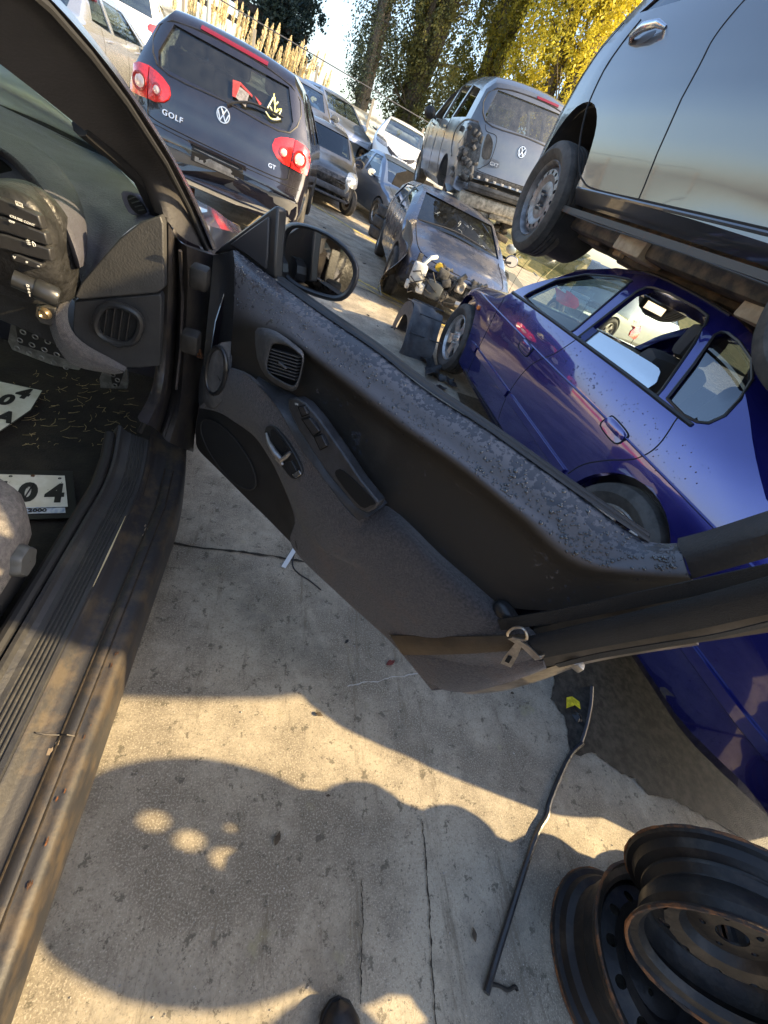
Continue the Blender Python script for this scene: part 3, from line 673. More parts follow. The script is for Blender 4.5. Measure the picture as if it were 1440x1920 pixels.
golf.line([(.02, 1.0), (.22, 1.09), (.52, 1.105)], 'rear', .010, black(), 'rear_wiper', .02)
golf.line([(-.61, 1.03), (-.54, 1.36), (.54, 1.36), (.61, 1.03), (0, 1.02)], 'rear', .008, black(), 'window_seal', .0, cyc=True, sub=4)
p, n = golf.hit(0, .92, 'rear', .004); vw(golf.root, p, n, (0, 0, 1), .060)
sil = mat('badge_silver', (.8, .8, .8), .25, .7)
p, n = golf.hit(-.44, .735, 'rear', .006); text('model_name', 'GOLF', .060, sil, golf.root, frame(p, Vector((0, 0, 1)).cross(n), n.cross(Vector((0, 0, 1)).cross(n))), .003, 1.15, .001, spacing=1.15)
p, n = golf.hit(.50, .715, 'rear', .006); text('trim_name', 'GT', .050, sil, golf.root, frame(p, Vector((0, 0, 1)).cross(n), n.cross(Vector((0, 0, 1)).cross(n))), .003, 1.15, .001)
# stickers and smears on the rear window
stk = mat('sticker_red', (.42, .05, .05), .6, var=.4, vscale=30); stw = mat('sticker_white', (.75, .78, .74), .6, col2=(.75, .72, .12), vscale=18)
golf.patch([(.03, 1.19), (.10, 1.20), (.22, 1.155), (.22, 1.14), (.10, 1.18), (.08, 1.08), (.05, 1.08)], 'rear', stk, 'sticker', .004, skirt=-.002)
golf.patch([(.06, 1.09), (.18, 1.05), (.19, 1.15), (.07, 1.175)], 'rear', mat('sticker_dark', (.16, .15, .15), .7, col2=(.32, .3, .3), vscale=60), 'sticker', .003, skirt=-.002)
golf.patch([(.24, 1.16), (.31, 1.13), (.30, 1.11), (.25, 1.15)], 'rear', stk, 'sticker', .004, skirt=-.002)
for L_ in ([(.37, 1.12), (.41, 1.22), (.44, 1.12)], [(.36, 1.09), (.42, 1.06), (.50, 1.09)], [(.40, 1.24), (.425, 1.17), (.45, 1.2)], [(.43, 1.11), (.49, 1.16), (.47, 1.08)], [(.39, 1.14), (.44, 1.10), (.46, 1.15)]):
    golf.line(L_, 'rear', .007, stw, 'sticker', .006)
seats(golf.root, (-.36, .36), 1.9, .55, mat('seat_dark', (.03, .03, .032), .9)); seats(golf.root, (-.4, 0, .4), .95, .55, mat('seat_dark', (0, 0, 0)))
for x in (-.78, .78):
    for y in (.85, 3.42): wheel(golf.root, (x, y, .31), .31, .2, .2, 'five', -1 if x < 0 else 1)
for x in (-.6, .6): MB().box((x, .9, -.02), (.3, .35, .2)).build('jacking_block', mat('rusty_stand', (.10, .05, .03), .9, var=.4), golf.root)
# ---- dark stripped hatchback, nose towards us
def nose(h, blot=False, hl=None, gr=True, m=None):
    pass
sp = dict(top=[(0, .55), (.05, .66), (.12, .74), (.3, .80), (.85, .93), (.98, 1.0), (1.5, 1.34), (1.75, 1.42), (2.6, 1.44), (3.2, 1.36), (3.55, 1.0), (3.62, .6)], bot=[(0, .25), (3.62, .25)], w=[(0, .66), (.15, .75), (.6, .80), (3, .80), (3.62, .72)], side=SIDE, wheels=[((.66, .28), .33), ((3.05, .28), .31)], kr=.25, round=.07)
WG = [('end', [(-.60, 1.0), (.60, 1.0), (.50, 1.36), (-.50, 1.36)], (.7, 2.0), winglass()), ('side', [(1.15, .98), (1.65, 1.34), (2.1, 1.36), (2.1, .98)], winglass(), 0), ('side', [(2.2, .98), (2.2, 1.36), (2.9, 1.33), (3.2, 1.02)], winglass(), 0)]
DH = Car('stripped_hatchback', 'small dark hatchback with its front bumper missing and one bare headlamp', 'car', sp, paint('paint_charcoal', (.05, .05, .055), .4, .3, .2), (.43, 11.515, 0), (0, 0, R(5.4)), holes=WG)
DH.patch([(-.62, .34), (.62, .34), (.66, .70), (-.66, .70)], 'rear', mat('engine_black', (.012, .012, .013), .6, bump=1, bscale=30, col2=(.10, .09, .085), vscale=14), 'radiator', .02, bulge=.03)
MB().bbox((0, -.05, .44), (1.15, .07, .11), .02).build('crash_bar', mat('bar_grey', (.10, .10, .11), .5, .3, var=.3), DH.root)
MB().bbox((0, -.03, .30), (1.1, .05, .05), .02).build('lower_bar', mat('bar_grey', (0, 0, 0)), DH.root)
DH.patch([(.44, .60), (.70, .58), (.72, .74), (.64, .80), (.47, .76)], 'rear', lens_clear(), 'headlamp', .05, smooth=3, bulge=.03)
DH.patch([(-.44, .60), (-.70, .58), (-.72, .74), (-.64, .80), (-.47, .76)], 'rear', lens_clear(), 'headlamp', .05, smooth=3, bulge=.03)
MB().tube([(.46, -.03, .62), (.5, -.06, .55), (.47, -.04, .46)], .05, 8).build('horn', mat('cast_metal', (.35, .33, .3), .5, .5), DH.root)
DH.mirror((-.86, 1.15, 1.02), (.24, .14, .17), -1, black(), 1); DH.mirror((.86, 1.15, 1.02), (.24, .14, .17), 1, black(), 1)
tan = mat('sunlit_tyre', (.36, .27, .19), .9, var=.25, vscale=20)  # tan tone stands for sunlight on the tread; left unused
for x in (-.72, .72):
    for y in (.66, 3.05): wheel(DH.root, (x, y, .27), .28, .17, .18, 'steel', -1 if x < 0 else 1, steer=(.45 if y < 1 else 0))
# grey hatch on a stack behind it
GLS = glassm('pale_reflecting_glass', (.25, .30, .32), .16)
def WG2(y0, hw, zb, zt, y1): return [('end', [(-hw, zb), (hw, zb), (hw * .84, zt), (-hw * .84, zt)], (y0 - .4, y0 + 1.2), GLS), ('side', [(y0 + .35, zb), (y0 + .85, zt), (y0 + 1.3, zt), (y0 + 1.3, zb)], winglass(), 0), ('side', [(y0 + 1.4, zb), (y0 + 1.4, zt), (y1 - .3, zt - .02), (y1, zb + .02)], winglass(), 0)]
def simplefront(name, label, loc, rot, pm, L=4.3, hood=1.0, W=.86, H=1.42, lampz=.66, lamp=(.42, .74), wheelkind='five', hz=.90, group=None, rimm=None):
    s_ = H / 1.42
    sp = dict(top=[(0, .50), (.04, .64), (.12, .70), (.3, .76), (hood * .9, hz), (hood, hz + .04), (hood + .65, H - .1), (hood + .95, H - .01), (hood + 1.5, H), (L - 1.2, H - .02), (L - .5, 1.02), (L - .06, .9), (L, .6)], bot=[(0, .22), (L, .24)], w=[(0, W - .16), (.15, W - .07), (.6, W), (L - .6, W), (L, W - .1)], side=SIDE, wheels=[((.8, .31), .35), ((L - .85, .31), .35)], kr=.28, round=.06)
    c = Car(name, label, 'car', sp, pm, loc, rot, holes=WG2(hood, W * .74, hz + .09, H - .07, L - .6), group=group)
    for sg in (-1, 1):
        hb = c.patch([(sg * lamp[0], lampz - .06), (sg * (lamp[1] - .04), lampz - .03), (sg * lamp[1], lampz + .06), (sg * (lamp[1] - .02), lampz + .12), (sg * (lamp[0] + .08), lampz + .06)], 'rear', mat('lamp_bowl', (.25, .26, .27), .15, .3, coat=1, var=.5, vscale=30), 'headlamp', .008, smooth=3, bulge=.01)
        c.mirror((sg * (W + .12), hood + .45, 1.0), (.24, .14, .16), sg, pm, 1)
    c.line([(-.60, hz + .03), (-.62, hz - .1), (-.60, .70), (0, .64), (.60, .70), (.62, hz - .1), (.60, hz + .03)], 'rear', .004, seamm(), 'bonnet_seam')
    for x in (-W + .08, W - .08):
        for y in (.8, L - .85): wheel(c.root, (x, y, .31), .31, .2, .2, wheelkind, -1 if x < 0 else 1, rimm=rimm)
    return c
c = simplefront('grey_hatchback', 'grey hatchback raised behind the small stripped dark one', (-.35, 14.6, .62), (0, 0, R(5)), paint('paint_grey', (.13, .13, .14), .5, .3, .2))
c.patch([(-.5, .5), (.5, .5), (.45, .62), (-.45, .62)], 'rear', black(), 'grille', .006)
WH = simplefront('white_sedan', 'white saloon with a dark grille and round emblem on top of the row', (2.45, 15.08, .923), (0, 0, R(-7)), paint('paint_white', (.78, .78, .77), 0., .35, .04, (.5, .5, .48)), 4.5, 1.15, .89, 1.44, .74, (.45, .80), hz=.92)
WH.patch([(-.42, .72), (0, .58), (.42, .72), (.36, .60), (.0, .50), (-.36, .60)], 'rear', mat('grille_mesh', (.03, .03, .035), .4, bump=1, bscale=90, var=.6, vscale=60), 'grille', .008, smooth=2)
for sg in (-1, 1): WH.patch([(sg * .48, .34), (sg * .74, .38), (sg * .74, .47), (sg * .48, .45)], 'rear', black(), 'fog_recess', .006)
p, n = WH.hit(0, .60, 'rear', .014)
q = MB().lathe([(0, .060), (.006, .062), (.006, .072), (0, .075)], 28, 'z', p, Vector((0, 0, 1)).rotation_difference(n).to_matrix(), closed=True)
q.ribbon([p + Vector((a, -.006, b)) for a, b in ((-.055, .02), (-.02, .0), (0, -.025), (.02, .0), (.055, .02))], (0, 0, 1), .014, .004); q.build('badge', sil, WH.root)
MB().box((0, 2, -.25), (1.5, 3.6, .3)).build('carrying_frame', mat('rusty_stand', (0, 0, 0)), WH.root)
BH = simplefront('blue_grey_hatchback', 'blue-grey hatchback with an opened bonnet and missing front end', (2.886, 12.17, -.02), (0, 0, R(17.3)), paint('paint_bluegrey', (.16, .21, .30), .6, .3, .12), 3.9, .95, .84, 1.46)
bo = MB(); bo.prism([(-.6, .85, .98), (.6, .85, .98), (.62, .72, 1.22), (.4, .62, 1.36), (-.4, .62, 1.36), (-.62, .72, 1.22)], (0, -.03, .01)); bo.build('open_bonnet', mat('underbonnet', (.03, .025, .022), .7, var=.4), BH.root)
BH.patch([(-.62, .34), (.62, .34), (.64, .74), (-.64, .74)], 'rear', mat('engine_black', (0, 0, 0)), 'engine_bay', .015, bulge=.03)
c = simplefront('silver_hatchback', 'silver-blue hatchback half hidden left of the white saloon', (1.35, 16.6, .8), (0, 0, R(28)), paint('paint_silverblue', (.34, .38, .45), .7, .3, .12))
c = simplefront('silver_coupe', 'pale silver car behind the roof of the purple-blue saloon', (6.2, 9.3, .12), (0, 0, R(-72)), paint('paint_palesilver', (.50, .56, .58), .6, .3, .06), 4.2, 1.05, .85, 1.40)
# ---- wrecked estate under the stack, nose towards us
WM = paint('paint_steelblue', (.035, .06, .13), .5, .34, .5, (.11, .09, .07))
sp = dict(top=[(0, .60), (.05, .66), (.2, .74), (.90, .90), (1.02, .97), (1.75, 1.28), (2.1, 1.33), (3.3, 1.30), (3.9, 1.22), (4.25, .95), (4.3, .6)], bot=[(0, .45), (.4, .24), (4.3, .25)], w=[(0, .70), (.15, .76), (.6, .84), (3.7, .85), (4.3, .76)], side=SIDE, wheels=[((.75, .31), .37), ((3.4, .31), .35)], kr=.12, round=.06, crown=.05)
WA = Car('wrecked_estate', 'steel blue wreck with dusty bonnet and bare engine bay under the stacked car', 'car', sp, WM, (2.08, 5.375, -.05), (0, 0, R(-4.5)),
   holes=[('end', [(-.66, .97), (.66, .97), (.56, 1.27), (-.56, 1.27)], (.6, 2.1), glassm('cracked_glass', (.20, .23, .22), .02, diff=.05, dcol=(.30, .31, .28))), ('side', [(1.25, .96), (1.8, 1.24), (2.3, 1.26), (2.3, .96)], winglass(), 0), ('side', [(2.4, .96), (2.4, 1.26), (3.3, 1.24), (3.6, 1.0)], winglass(), 0)])
cr = mat('glass_crack', (.75, .8, .8), .4)
for i in range(26):
    x, z = random.uniform(-.5, .5), random.uniform(1.0, 1.22); L_ = [(x, z)]
    for k in range(4): x += random.uniform(-.05, .05); z += random.uniform(-.035, .035); L_.append((x, z))
    if i < 7: WA.line(L_, 'rear', .0009, cr, 'glass_crack', -.008, n=3, sub=2)
WA.line([(-.64, .96), (-.1, 1.02), (.35, 1.0)], 'rear', .009, black(), 'wiper', .02)
WA.line([(-.66, .93), (-.60, .74), (-.2, .70), (.3, .70), (.62, .74), (.66, .93)], 'rear', .006, seamm(), 'bonnet_edge')
eb = mat('engine_black', (0, 0, 0)); pw = mat('tank_white', (.62, .62, .58), .4, bump=.2, var=.15)
WA.patch([(-.72, .46), (.66, .46), (.64, .63), (-.68, .63)], 'rear', eb, 'front_panel', .006, bulge=.02)
mb = MB(); mb.bbox((-.58, -.06, .56), (.17, .14, .22), .03).bbox((-.50, -.08, .42), (.10, .10, .12), .02).bbox((-.66, -.04, .40), (.05, .08, .1), .015); mb.tube([(-.56, -.05, .66), (-.50, -.03, .75), (-.42, .02, .78)], .024, 8); mb.build('washer_tank', pw, WA.root)
MB().tube([(-.67, -.14, .56), (-.58, -.15, .60), (-.5, -.14, .52), (-.58, -.15, .48), (-.66, -.14, .42)], .008, 6).build('hose', black(), WA.root)
MB().bbox((-.33, -.06, .46), (.22, .16, .20), .03).build('air_box', mat('boxgrey', (.06, .07, .08), .5), WA.root)
MB().lathe([(0, .001), (.0, .045), (.03, .05), (.05, .03)], 20, 'y', (-.36, -.06, .70)).build('oil_cap', mat('cap_yellow', (.55, .38, .04), .5), WA.root)
mb = MB(); mb.bbox((-.02, -.05, .60), (.13, .08, .13), .02); mb.lathe([(0, .05), (-.02, .052), (-.02, .035), (.0, .001)], 20, 'y', (-.02, -.09, .60)); mb.build('fan_motor', mat('cast_metal', (.4, .38, .34), .4, .6), WA.root)
mb = MB()
for i in range(46):
    a = Vector((random.uniform(-.62, .6), random.uniform(-.1, .12), random.uniform(.40, .68))); mb.bbox(a, (random.uniform(.04, .16), random.uniform(.04, .09), random.uniform(.03, .11)), .002, Matrix.Rotation(random.uniform(0, 3), 3, 'Y'))
for k in range(22): mb.box((-.12 + .02 * k, -.04, .545), (.004, .03, .17))
for z_ in (.45, .64): mb.box((.1, -.045, z_), (.52, .04, .025))
for k in range(5): mb.box((-.62 + .3 * k, -.02, .70), (.05, .06, .10), Matrix.Rotation(.3 * k, 3, 'Y'))
mb.build('engine_parts', mat('engine_mix', (.03, .03, .032), .5, .4, col2=(.20, .19, .17), vscale=9), WA.root)
mb = MB()
for i in range(16):
    a = Vector((random.uniform(-.6, .5), -.1, random.uniform(.36, .66))); mb.tube([a, a + Vector((random.uniform(-.1, .1), -.05, random.uniform(-.1, .05))), a + Vector((random.uniform(-.25, .25), -.02, random.uniform(-.12, .05)))], .007, 5)
mb.build('cables', black(), WA.root)
MB().tube([(.0, -.10, .42), (.14, -.14, .44), (.26, -.10, .38), (.34, -.02, .3)], .035, 10).build('coolant_pipe', mat('alu', (.5, .49, .46), .4, .7), WA.root)
# crumpled left wing hanging off
wv = []; 
rows = []
for j in range(7):
    z = .12 + j * .14; rows.append([(-.80 - .09 * math.sin(j * 1.1 + i * .9) - .10 * (i < 2) * (1 - j / 7) + .02 * i, .12 + i * .22 + .05 * math.sin(j * 2.), z + .02 * math.sin(i * 2.3)) for i in range(8)])
clean(gridmesh('crumpled_wing', rows, paint('paint_wing', (.07, .075, .09), .6, .22, .3, (.35, .26, .12)), WA.root, 3, 3, thick=.006, tdir=(1, 0, 0)))
WA.mirror((.98, 1.35, 1.0), (.22, .13, .16), 1, WM, 1)
seats(WA.root, (-.36, .36), 2.2, .32, mat('seat_dark', (0, 0, 0)))
for x in (-.76, .76):
    for y in (.75, 3.4): wheel(WA.root, (x, y, .33), .30, .19, .19, 'five', -1 if x < 0 else 1)
# ---- grey estate stacked on the wreck (rear view)
SM = paint('paint_gunmetal', (.14, .145, .155), .7, .34, .2, (.25, .23, .2))
sp = dict(top=[(0, .50), (.012, .58), (.03, .62), (.05, .80), (.08, 1.05), (.14, 1.14), (.34, 1.50), (.36, 1.57), (.55, 1.61), (1.3, 1.635), (2.2, 1.62), (2.7, 1.50), (3.4, 1.05), (3.6, 1.0), (4.1, .85), (4.25, .6)],
          bot=[(0, .36), (.4, .28), (4.25, .25)], w=[(0, .82), (.1, .86), (.4, .88), (3.5, .89), (4.25, .76)], side=[(.15, .93), (.35, .98), (.60, 1.), (.95, .985), (1.08, .95), (1.55, .72), (1.65, .66)], wheels=[((.88, .33), .37), ((3.45, .33), .36)], kr=.16, round=.07, crown=.035)
SU = Car('gunmetal_estate', 'gunmetal tall estate without its rear bumper stacked on the blue wreck', 'car', sp, SM, (2.948, 7.315, 1.144), (.04, -.137, -.04),
   holes=[('end', [(-.60, 1.15), (.60, 1.15), (.62, 1.22), (.52, 1.48), (-.52, 1.48), (-.62, 1.22)], (-.5, .9), glassm('dusty_rear_glass', (.22, .24, .24), .05, diff=.22, dcol=(.40, .39, .35)), 0, 'rear_window'),
          ('side', [(.55, 1.14), (.72, 1.46), (1.35, 1.52), (1.45, 1.12)], None, 0), ('side', [(1.53, 1.10), (1.45, 1.52), (2.15, 1.53), (2.15, 1.09)], None, 0), ('side', [(2.23, 1.08), (2.23, 1.53), (2.65, 1.45), (3.1, 1.08)], None, 0),
          ('end', [(-.66, 1.12), (.66, 1.12), (.56, 1.5), (-.56, 1.5)], (2.3, 3.7), winglass())])
mt = mat('torn_metal', (.16, .155, .15), .45, .6, bump=1, bscale=30, col2=(.03, .03, .03), vscale=10)
SU.patch([(-.80, .55), (-.62, .52), (-.55, .62), (-.56, .8), (-.60, 1.02), (-.70, 1.12), (-.82, 1.08), (-.86, .85)], 'rear', mt, 'bare_corner', .004, bulge=.0)
SU.patch([(-.78, .86), (-.66, .86), (-.65, 1.04), (-.72, 1.09), (-.80, 1.04)], 'rear', mat('socket_dark', (.03, .03, .03), .6, bump=1, bscale=60, var=.6), 'lamp_socket', .012, smooth=3)
SU.patch([(-.54, .80), (-.42, .80), (-.42, .93), (-.47, 1.01), (-.55, 1.03)], 'rear', mat('socket_dark', (0, 0, 0)), 'lamp_socket', .006, smooth=3)
SU.patch([(.54, .80), (.42, .80), (.42, .93), (.47, 1.01), (.82, 1.0), (.84, .84)], 'rear', mat('socket_dark', (0, 0, 0)), 'lamp_socket', .006, smooth=3)
mb = MB()
for i in range(30):
    a, b = random.uniform(-.86, -.58), random.uniform(.50, 1.05); p, n = SU.hit(a, b, 'rear', .015)
    if p: MB().bbox(p, (random.uniform(.02, .09), .03, random.uniform(.02, .1)), .002, Matrix.Rotation(random.uniform(0, 3), 3, 'Y')).build('torn_bracket', mt, SU.root)
mb = MB(); mb.bbox((0, -.05, .46), (1.28, .09, .10), .02).bbox((0, -.09, .47), (1.24, .02, .03), .008); mb.build('crash_bar', mat('bar_dark', (.07, .07, .07), .4, .6, var=.4), SU.root)
SU.patch([(-.60, .52), (.60, .52), (.60, .63), (-.60, .63)], 'rear', mat('rear_panel_dark', (.05, .05, .052), .5, .3, var=.6, vscale=25), 'rear_panel', .006)
mb = MB()
for i in range(9): p, n = SU.hit(-.5 + i * .125, .575, 'rear', .008); mb.bbox(p, (.05, .012, .03), .004)
mb.build('panel_clips', mat('clip_grey', (.32, .32, .32), .5), SU.root)
mb = MB(); mb.bbox((-.1, .25, .30), (1.2, .5, .16), .03).bbox((.1, .15, .22), (.5, .25, .14), .04); mb.tube([(-.6, .2, .3), (-.3, .1, .18), (.3, .15, .2), (.6, .3, .3)], .04, 8); mb.build('exhaust_and_floor', mat('dirty_alu', (.36, .32, .25), .5, .5, var=.45, vscale=14), SU.root)
mb = MB()
for i in range(30): a = Vector((random.uniform(-.8, .6), random.uniform(.1, 1.1), random.uniform(-.05, .3))); mb.bbox(a, (random.uniform(.1, .35), random.uniform(.05, .3), random.uniform(.04, .12)), .02, Matrix.Rotation(random.uniform(-.5, .5), 3, 'Y'))
mb.build('underbody', mat('underbody', (.03, .028, .026), .8, .2, col2=(.12, .09, .06), vscale=9), SU.root)
MB().lathe([(-.03, .05), (-.03, .14), (.0, .14), (.0, .05)], 28, 'x', (-.74, .88, .33)).build('brake_drum', mat('rusty_disc', (0, 0, 0)), SU.root)
SU.patch([(.05, 1.535), (.40, 1.53), (.40, 1.555), (.05, 1.56)], 'rear', mat('brake_dark_red', (0, 0, 0)), 'high_brake_lamp', .010)
SU.line([(-.60, 1.12), (-.56, 1.06), (-.40, 1.03), (-.40, .78), (-.50, .68), (-.48, .64), (.48, .64), (.5, .68), (.4, .78), (.4, 1.03), (.6, 1.12)], 'rear', .005, seamm(), 'hatch_seam')
SU.line([(-.61, 1.15), (-.54, 1.49), (.54, 1.49), (.61, 1.15), (0, 1.135)], 'rear', .010, black(), 'window_seal', cyc=True, sub=4)
p, n = SU.hit(.02, .98, 'rear', .004); vw(SU.root, p, n, (0, 0, 1), .062)
p, n = SU.hit(-.33, .76, 'rear', .004); text('trim_name', 'GXT', .055, sil, SU.root, frame(p, Vector((0, 0, 1)).cross(n), n.cross(Vector((0, 0, 1)).cross(n))), .003, 1.15, .001)
SU.mirror((-.99, 2.75, 1.12), (.22, .14, .18), -1, black(), -1)
for y in (1.45, 2.75): SU.line([(y, .99), (y + .22, 1.0)], 'left', .016, SM, 'door_handle', .02)
for L_ in ([(1.5, 1.1), (1.48, .7), (1.3, .45), (1.28, .36)], [(2.2, 1.08), (2.2, .4)], [(3.1, 1.06), (3.1, .45)]): SU.line(L_, 'left', .005, seamm(), 'door_seam')
SU.line([(.2, 1.12), (.5, 1.1), (.75, 1.0), (.7, .8), (.5, .7)], 'left', .012, mt, 'dent_crease', 0)
wheel(SU.root, (.78, .88, .30), .31, .2, .2, 'five', 1)
for x in (-.78, .78): wheel(SU.root, (x, 3.45, .30), .31, .2, .2, 'five', -1 if x < 0 else 1)
# ---- tyre stack and loose tyre
for k in range(3):
    mb = MB(); rr_, w_ = .30, .10; mb.lathe([(-w_, .2), (-w_, .27), (-w_ * .7, rr_), (w_ * .7, rr_), (w_, .27), (w_, .2)], 36, 'z', closed=True)
    o = mb.build('loose_tyre', rubber()); o.location = (1.85 + .03 * k, 10.75 - .02 * k, .11 + .21 * k)
    tag(o, ['bottom tyre of the black stack by the blue-grey hatchback', 'middle tyre of the black stack by the blue-grey hatchback', 'top tyre of the black stack by the blue-grey hatchback'][k], 'tyre', 'tyres stacked by the yellow line')
# ---- cars at the far left behind the dark hatchback
def simplerear(name, label, loc, rot, pm, L=4.2, W=.86, H=1.42, lampc=True, lm=None, sedan=False):
    top = [(0, .55), (.03, .62), (.06, .80), (.1, .93), (.15, 1.0), (.45, H - .07), (.65, H - .01), (1.3, H), (2.2, H - .02), (2.7, H - .12), (3.3, 1.0), (3.5, .94), (4.0, .8), (L, .55)]
    if sedan: top = [(0, .55), (.03, .62), (.06, .85), (.12, .97), (.6, 1.02), (1.25, H - .08), (1.5, H), (2.4, H - .01), (2.8, H - .1), (3.4, 1.0), (3.55, .95), (4.2, .8), (L, .55)]
    sp = dict(top=top, bot=[(0, .25), (L, .22)], w=[(0, W - .05), (.1, W - .02), (.5, W), (L - .6, W), (L, W - .12)], side=SIDE, wheels=[((.85, .32), .35), ((L - .85, .32), .35)], kr=.2, kf=.2)
    z0, y0 = (1.0, 0) if not sedan else (1.04, .55)
    c = Car(name, label, 'car', sp, pm, loc, rot, holes=[('end', [(-.6, z0 + .02), (.6, z0 + .02), (.5, H - .08), (-.5, H - .08)], (y0 - .4, y0 + .9), GLS, 0, 'rear_window'), ('side', [(y0 + .45, z0), (y0 + .7, H - .09), (y0 + 1.1, H - .08), (y0 + 1.1, .99)], winglass(), 0), ('side', [(y0 + 1.2, .99), (y0 + 1.2, H - .08), (2.5, H - .1), (3.05, 1.0)], winglass(), 0), ('end', [(-.6, 1.03), (.6, 1.03), (.5, H - .08), (-.5, H - .08)], (2.3, 3.7), winglass())])
    for sg in (-1, 1):
        c.patch([(sg * .52, .80), (sg * .55, .92), (sg * .78, .95), (sg * .84, .88), (sg * .84, .78)], 'rear', lm or lens_red(), 'tail_lamp', .010, smooth=2, bulge=.01)
        c.mirror((sg * (W + .12), 2.85, 1.0), (.22, .14, .16), sg, pm, -1)
    c.line([(-.68, .97), (-.70, .7), (-.6, .64), (.6, .64), (.70, .7), (.68, .97)], 'rear', .005, seamm(), 'boot_seam')
    for yy_ in (1.35, 2.55): c.line([(yy_, .88), (yy_ + .2, .89)], 'left', .014, pm, 'door_handle', .02); c.line([(yy_ + .2, .89), (yy_, .88)], 'right', .014, pm, 'door_handle', .02)
    for x0 in ('left', 'right'):
        for a in (1.25, 2.2, 3.1): c.line([(a, 1.0), (a, .5), (a + .02, .3)], x0, .004, seamm(), 'door_seam')
    for x in (-W + .08, W - .08):
        for y in (.85, L - .85): wheel(c.root, (x, y, .31), .31, .2, .2, 'five', -1 if x < 0 else 1)
    return c
simplerear('dark_red_hatchback', 'small dark car with a red tail lamp just left of the near-black hatchback', (-1.95, 11.3, 0), (0, 0, R(3)), paint('paint_darkplum', (.03, .015, .02), .4, .25, .1), 3.9, .80, 1.42)
simplerear('silver_saloon', 'bright silver saloon seen along its side behind the windscreen pillar', (-4.5, 9.6, .1), (0, 0, R(-4)), paint('paint_silver', (.60, .61, .62), .75, .25, .08), 4.5, .88, 1.42, sedan=True)
simplerear('white_hatchback', 'white hatchback standing on a stack at the top left corner', (-4.7, 15.5, .6), (0, 0, R(8)), paint('paint_white', (0, 0, 0)), 4.2, .86, 1.45)
simplerear('white_compact', 'white compact with tall curved red tail lamp seen through the blue saloon', (4.56, 5.62, .02), (0, 0, R(-6)), paint('paint_ivory', (.62, .62, .56), .1, .3, .05), 4.0, .80, 1.46)
for i, (y, pm, l) in enumerate(((-2.6, (.45, .40, .30), 'sand coloured hatchback reflected in the silver door'), (.6, (.30, .03, .03), 'red hatchback reflected in the silver door'), (4.0, (.55, .53, .48), 'cream hatchback reflected in the silver door'))):
    simplerear('parked_hatchback', l, (-5.2, y, 0), (0, 0, R(84)), paint('paint_row%d' % i, pm, .2, .35, .1), 4.1, .85, 1.44)
# ================================================================== PURPLE-BLUE SALOON
BM = paint('paint_violetblue', (.012, .014, .175), .6, .22, .012, (.05, .05, .12), dent=.12)
sp = dict(xc=2.51, top=[(-.15, .45), (-.12, .80), (-.05, .93), (.1, .98), (.75, 1.03), (1.0, 1.14), (1.30, 1.30), (1.47, 1.36), (1.7, 1.405), (2.02, 1.425), (2.38, 1.425), (2.67, 1.37), (2.93, 1.28), (3.16, 1.13), (3.3, 1.0), (3.42, .91), (4.0, .84), (4.2, .78), (4.42, .66), (4.50, .55), (4.52, .40)],
          bot=[(-.15, .30), (.2, .20), (1, .18), (3.4, .19), (4.1, .22), (4.52, .30)], w=[(-.15, .80), (.1, .85), (.6, .87), (3.6, .87), (4.2, .85), (4.52, .78)],
          side=[(.1, .955), (.22, .97), (.30, .985), (.46, 1.), (.62, 1.0), (.77, .993), (.80, .985), (.92, .955), (.99, .935), (1.37, .735), (1.46, .69)], wheels=[((3.87, .355), .38), ((1.10, .375), .365)], kr=.20, kf=.22, round=.075, crown=.035, smooth=.04)
FW = [(3.08, .985), (3.06, 1.02), (2.93, 1.17), (2.75, 1.275), (2.51, 1.335), (2.39, 1.352), (2.355, 1.35), (2.34, 1.32), (2.325, 1.02), (2.335, .99), (2.67, .975)]
RW = [(2.245, .995), (2.235, 1.32), (2.225, 1.355), (2.19, 1.367), (2.07, 1.375), (1.85, 1.37), (1.76, 1.36), (1.71, 1.33), (1.64, 1.25), (1.515, 1.05), (1.50, 1.02), (1.52, 1.008), (1.7, 1.0)]
QW = [(1.45, 1.03), (1.53, 1.18), (1.615, 1.31), (1.62, 1.33), (1.60, 1.338), (1.52, 1.328), (1.40, 1.295), (1.30, 1.24), (1.235, 1.17), (1.205, 1.10), (1.215, 1.05), (1.25, 1.03), (1.32, 1.02)]
bgl = glassm('blue_car_glass', (.55, .62, .58), .05)
BL = Car('violet_blue_saloon', 'glossy violet-blue saloon parked beside the open door with the silver hatchback above it', 'car', sp, BM, (0, 0, 0),
   holes=[('side', FW, bgl, 0, 0), ('side', RW, None, 0, 0), ('side', QW, glassm('quarter_glass', (.25, .28, .33), .14), 0, 0, 'quarter_window'), ('end', [(-.64, .965), (.64, .965), (.56, 1.33), (-.56, 1.33)], (2.4, 3.7), bgl), ('end', [(-.6, 1.09), (.6, 1.09), (.5, 1.32), (-.5, 1.32)], (.4, 1.5), bgl, 0, 'rear_window')])
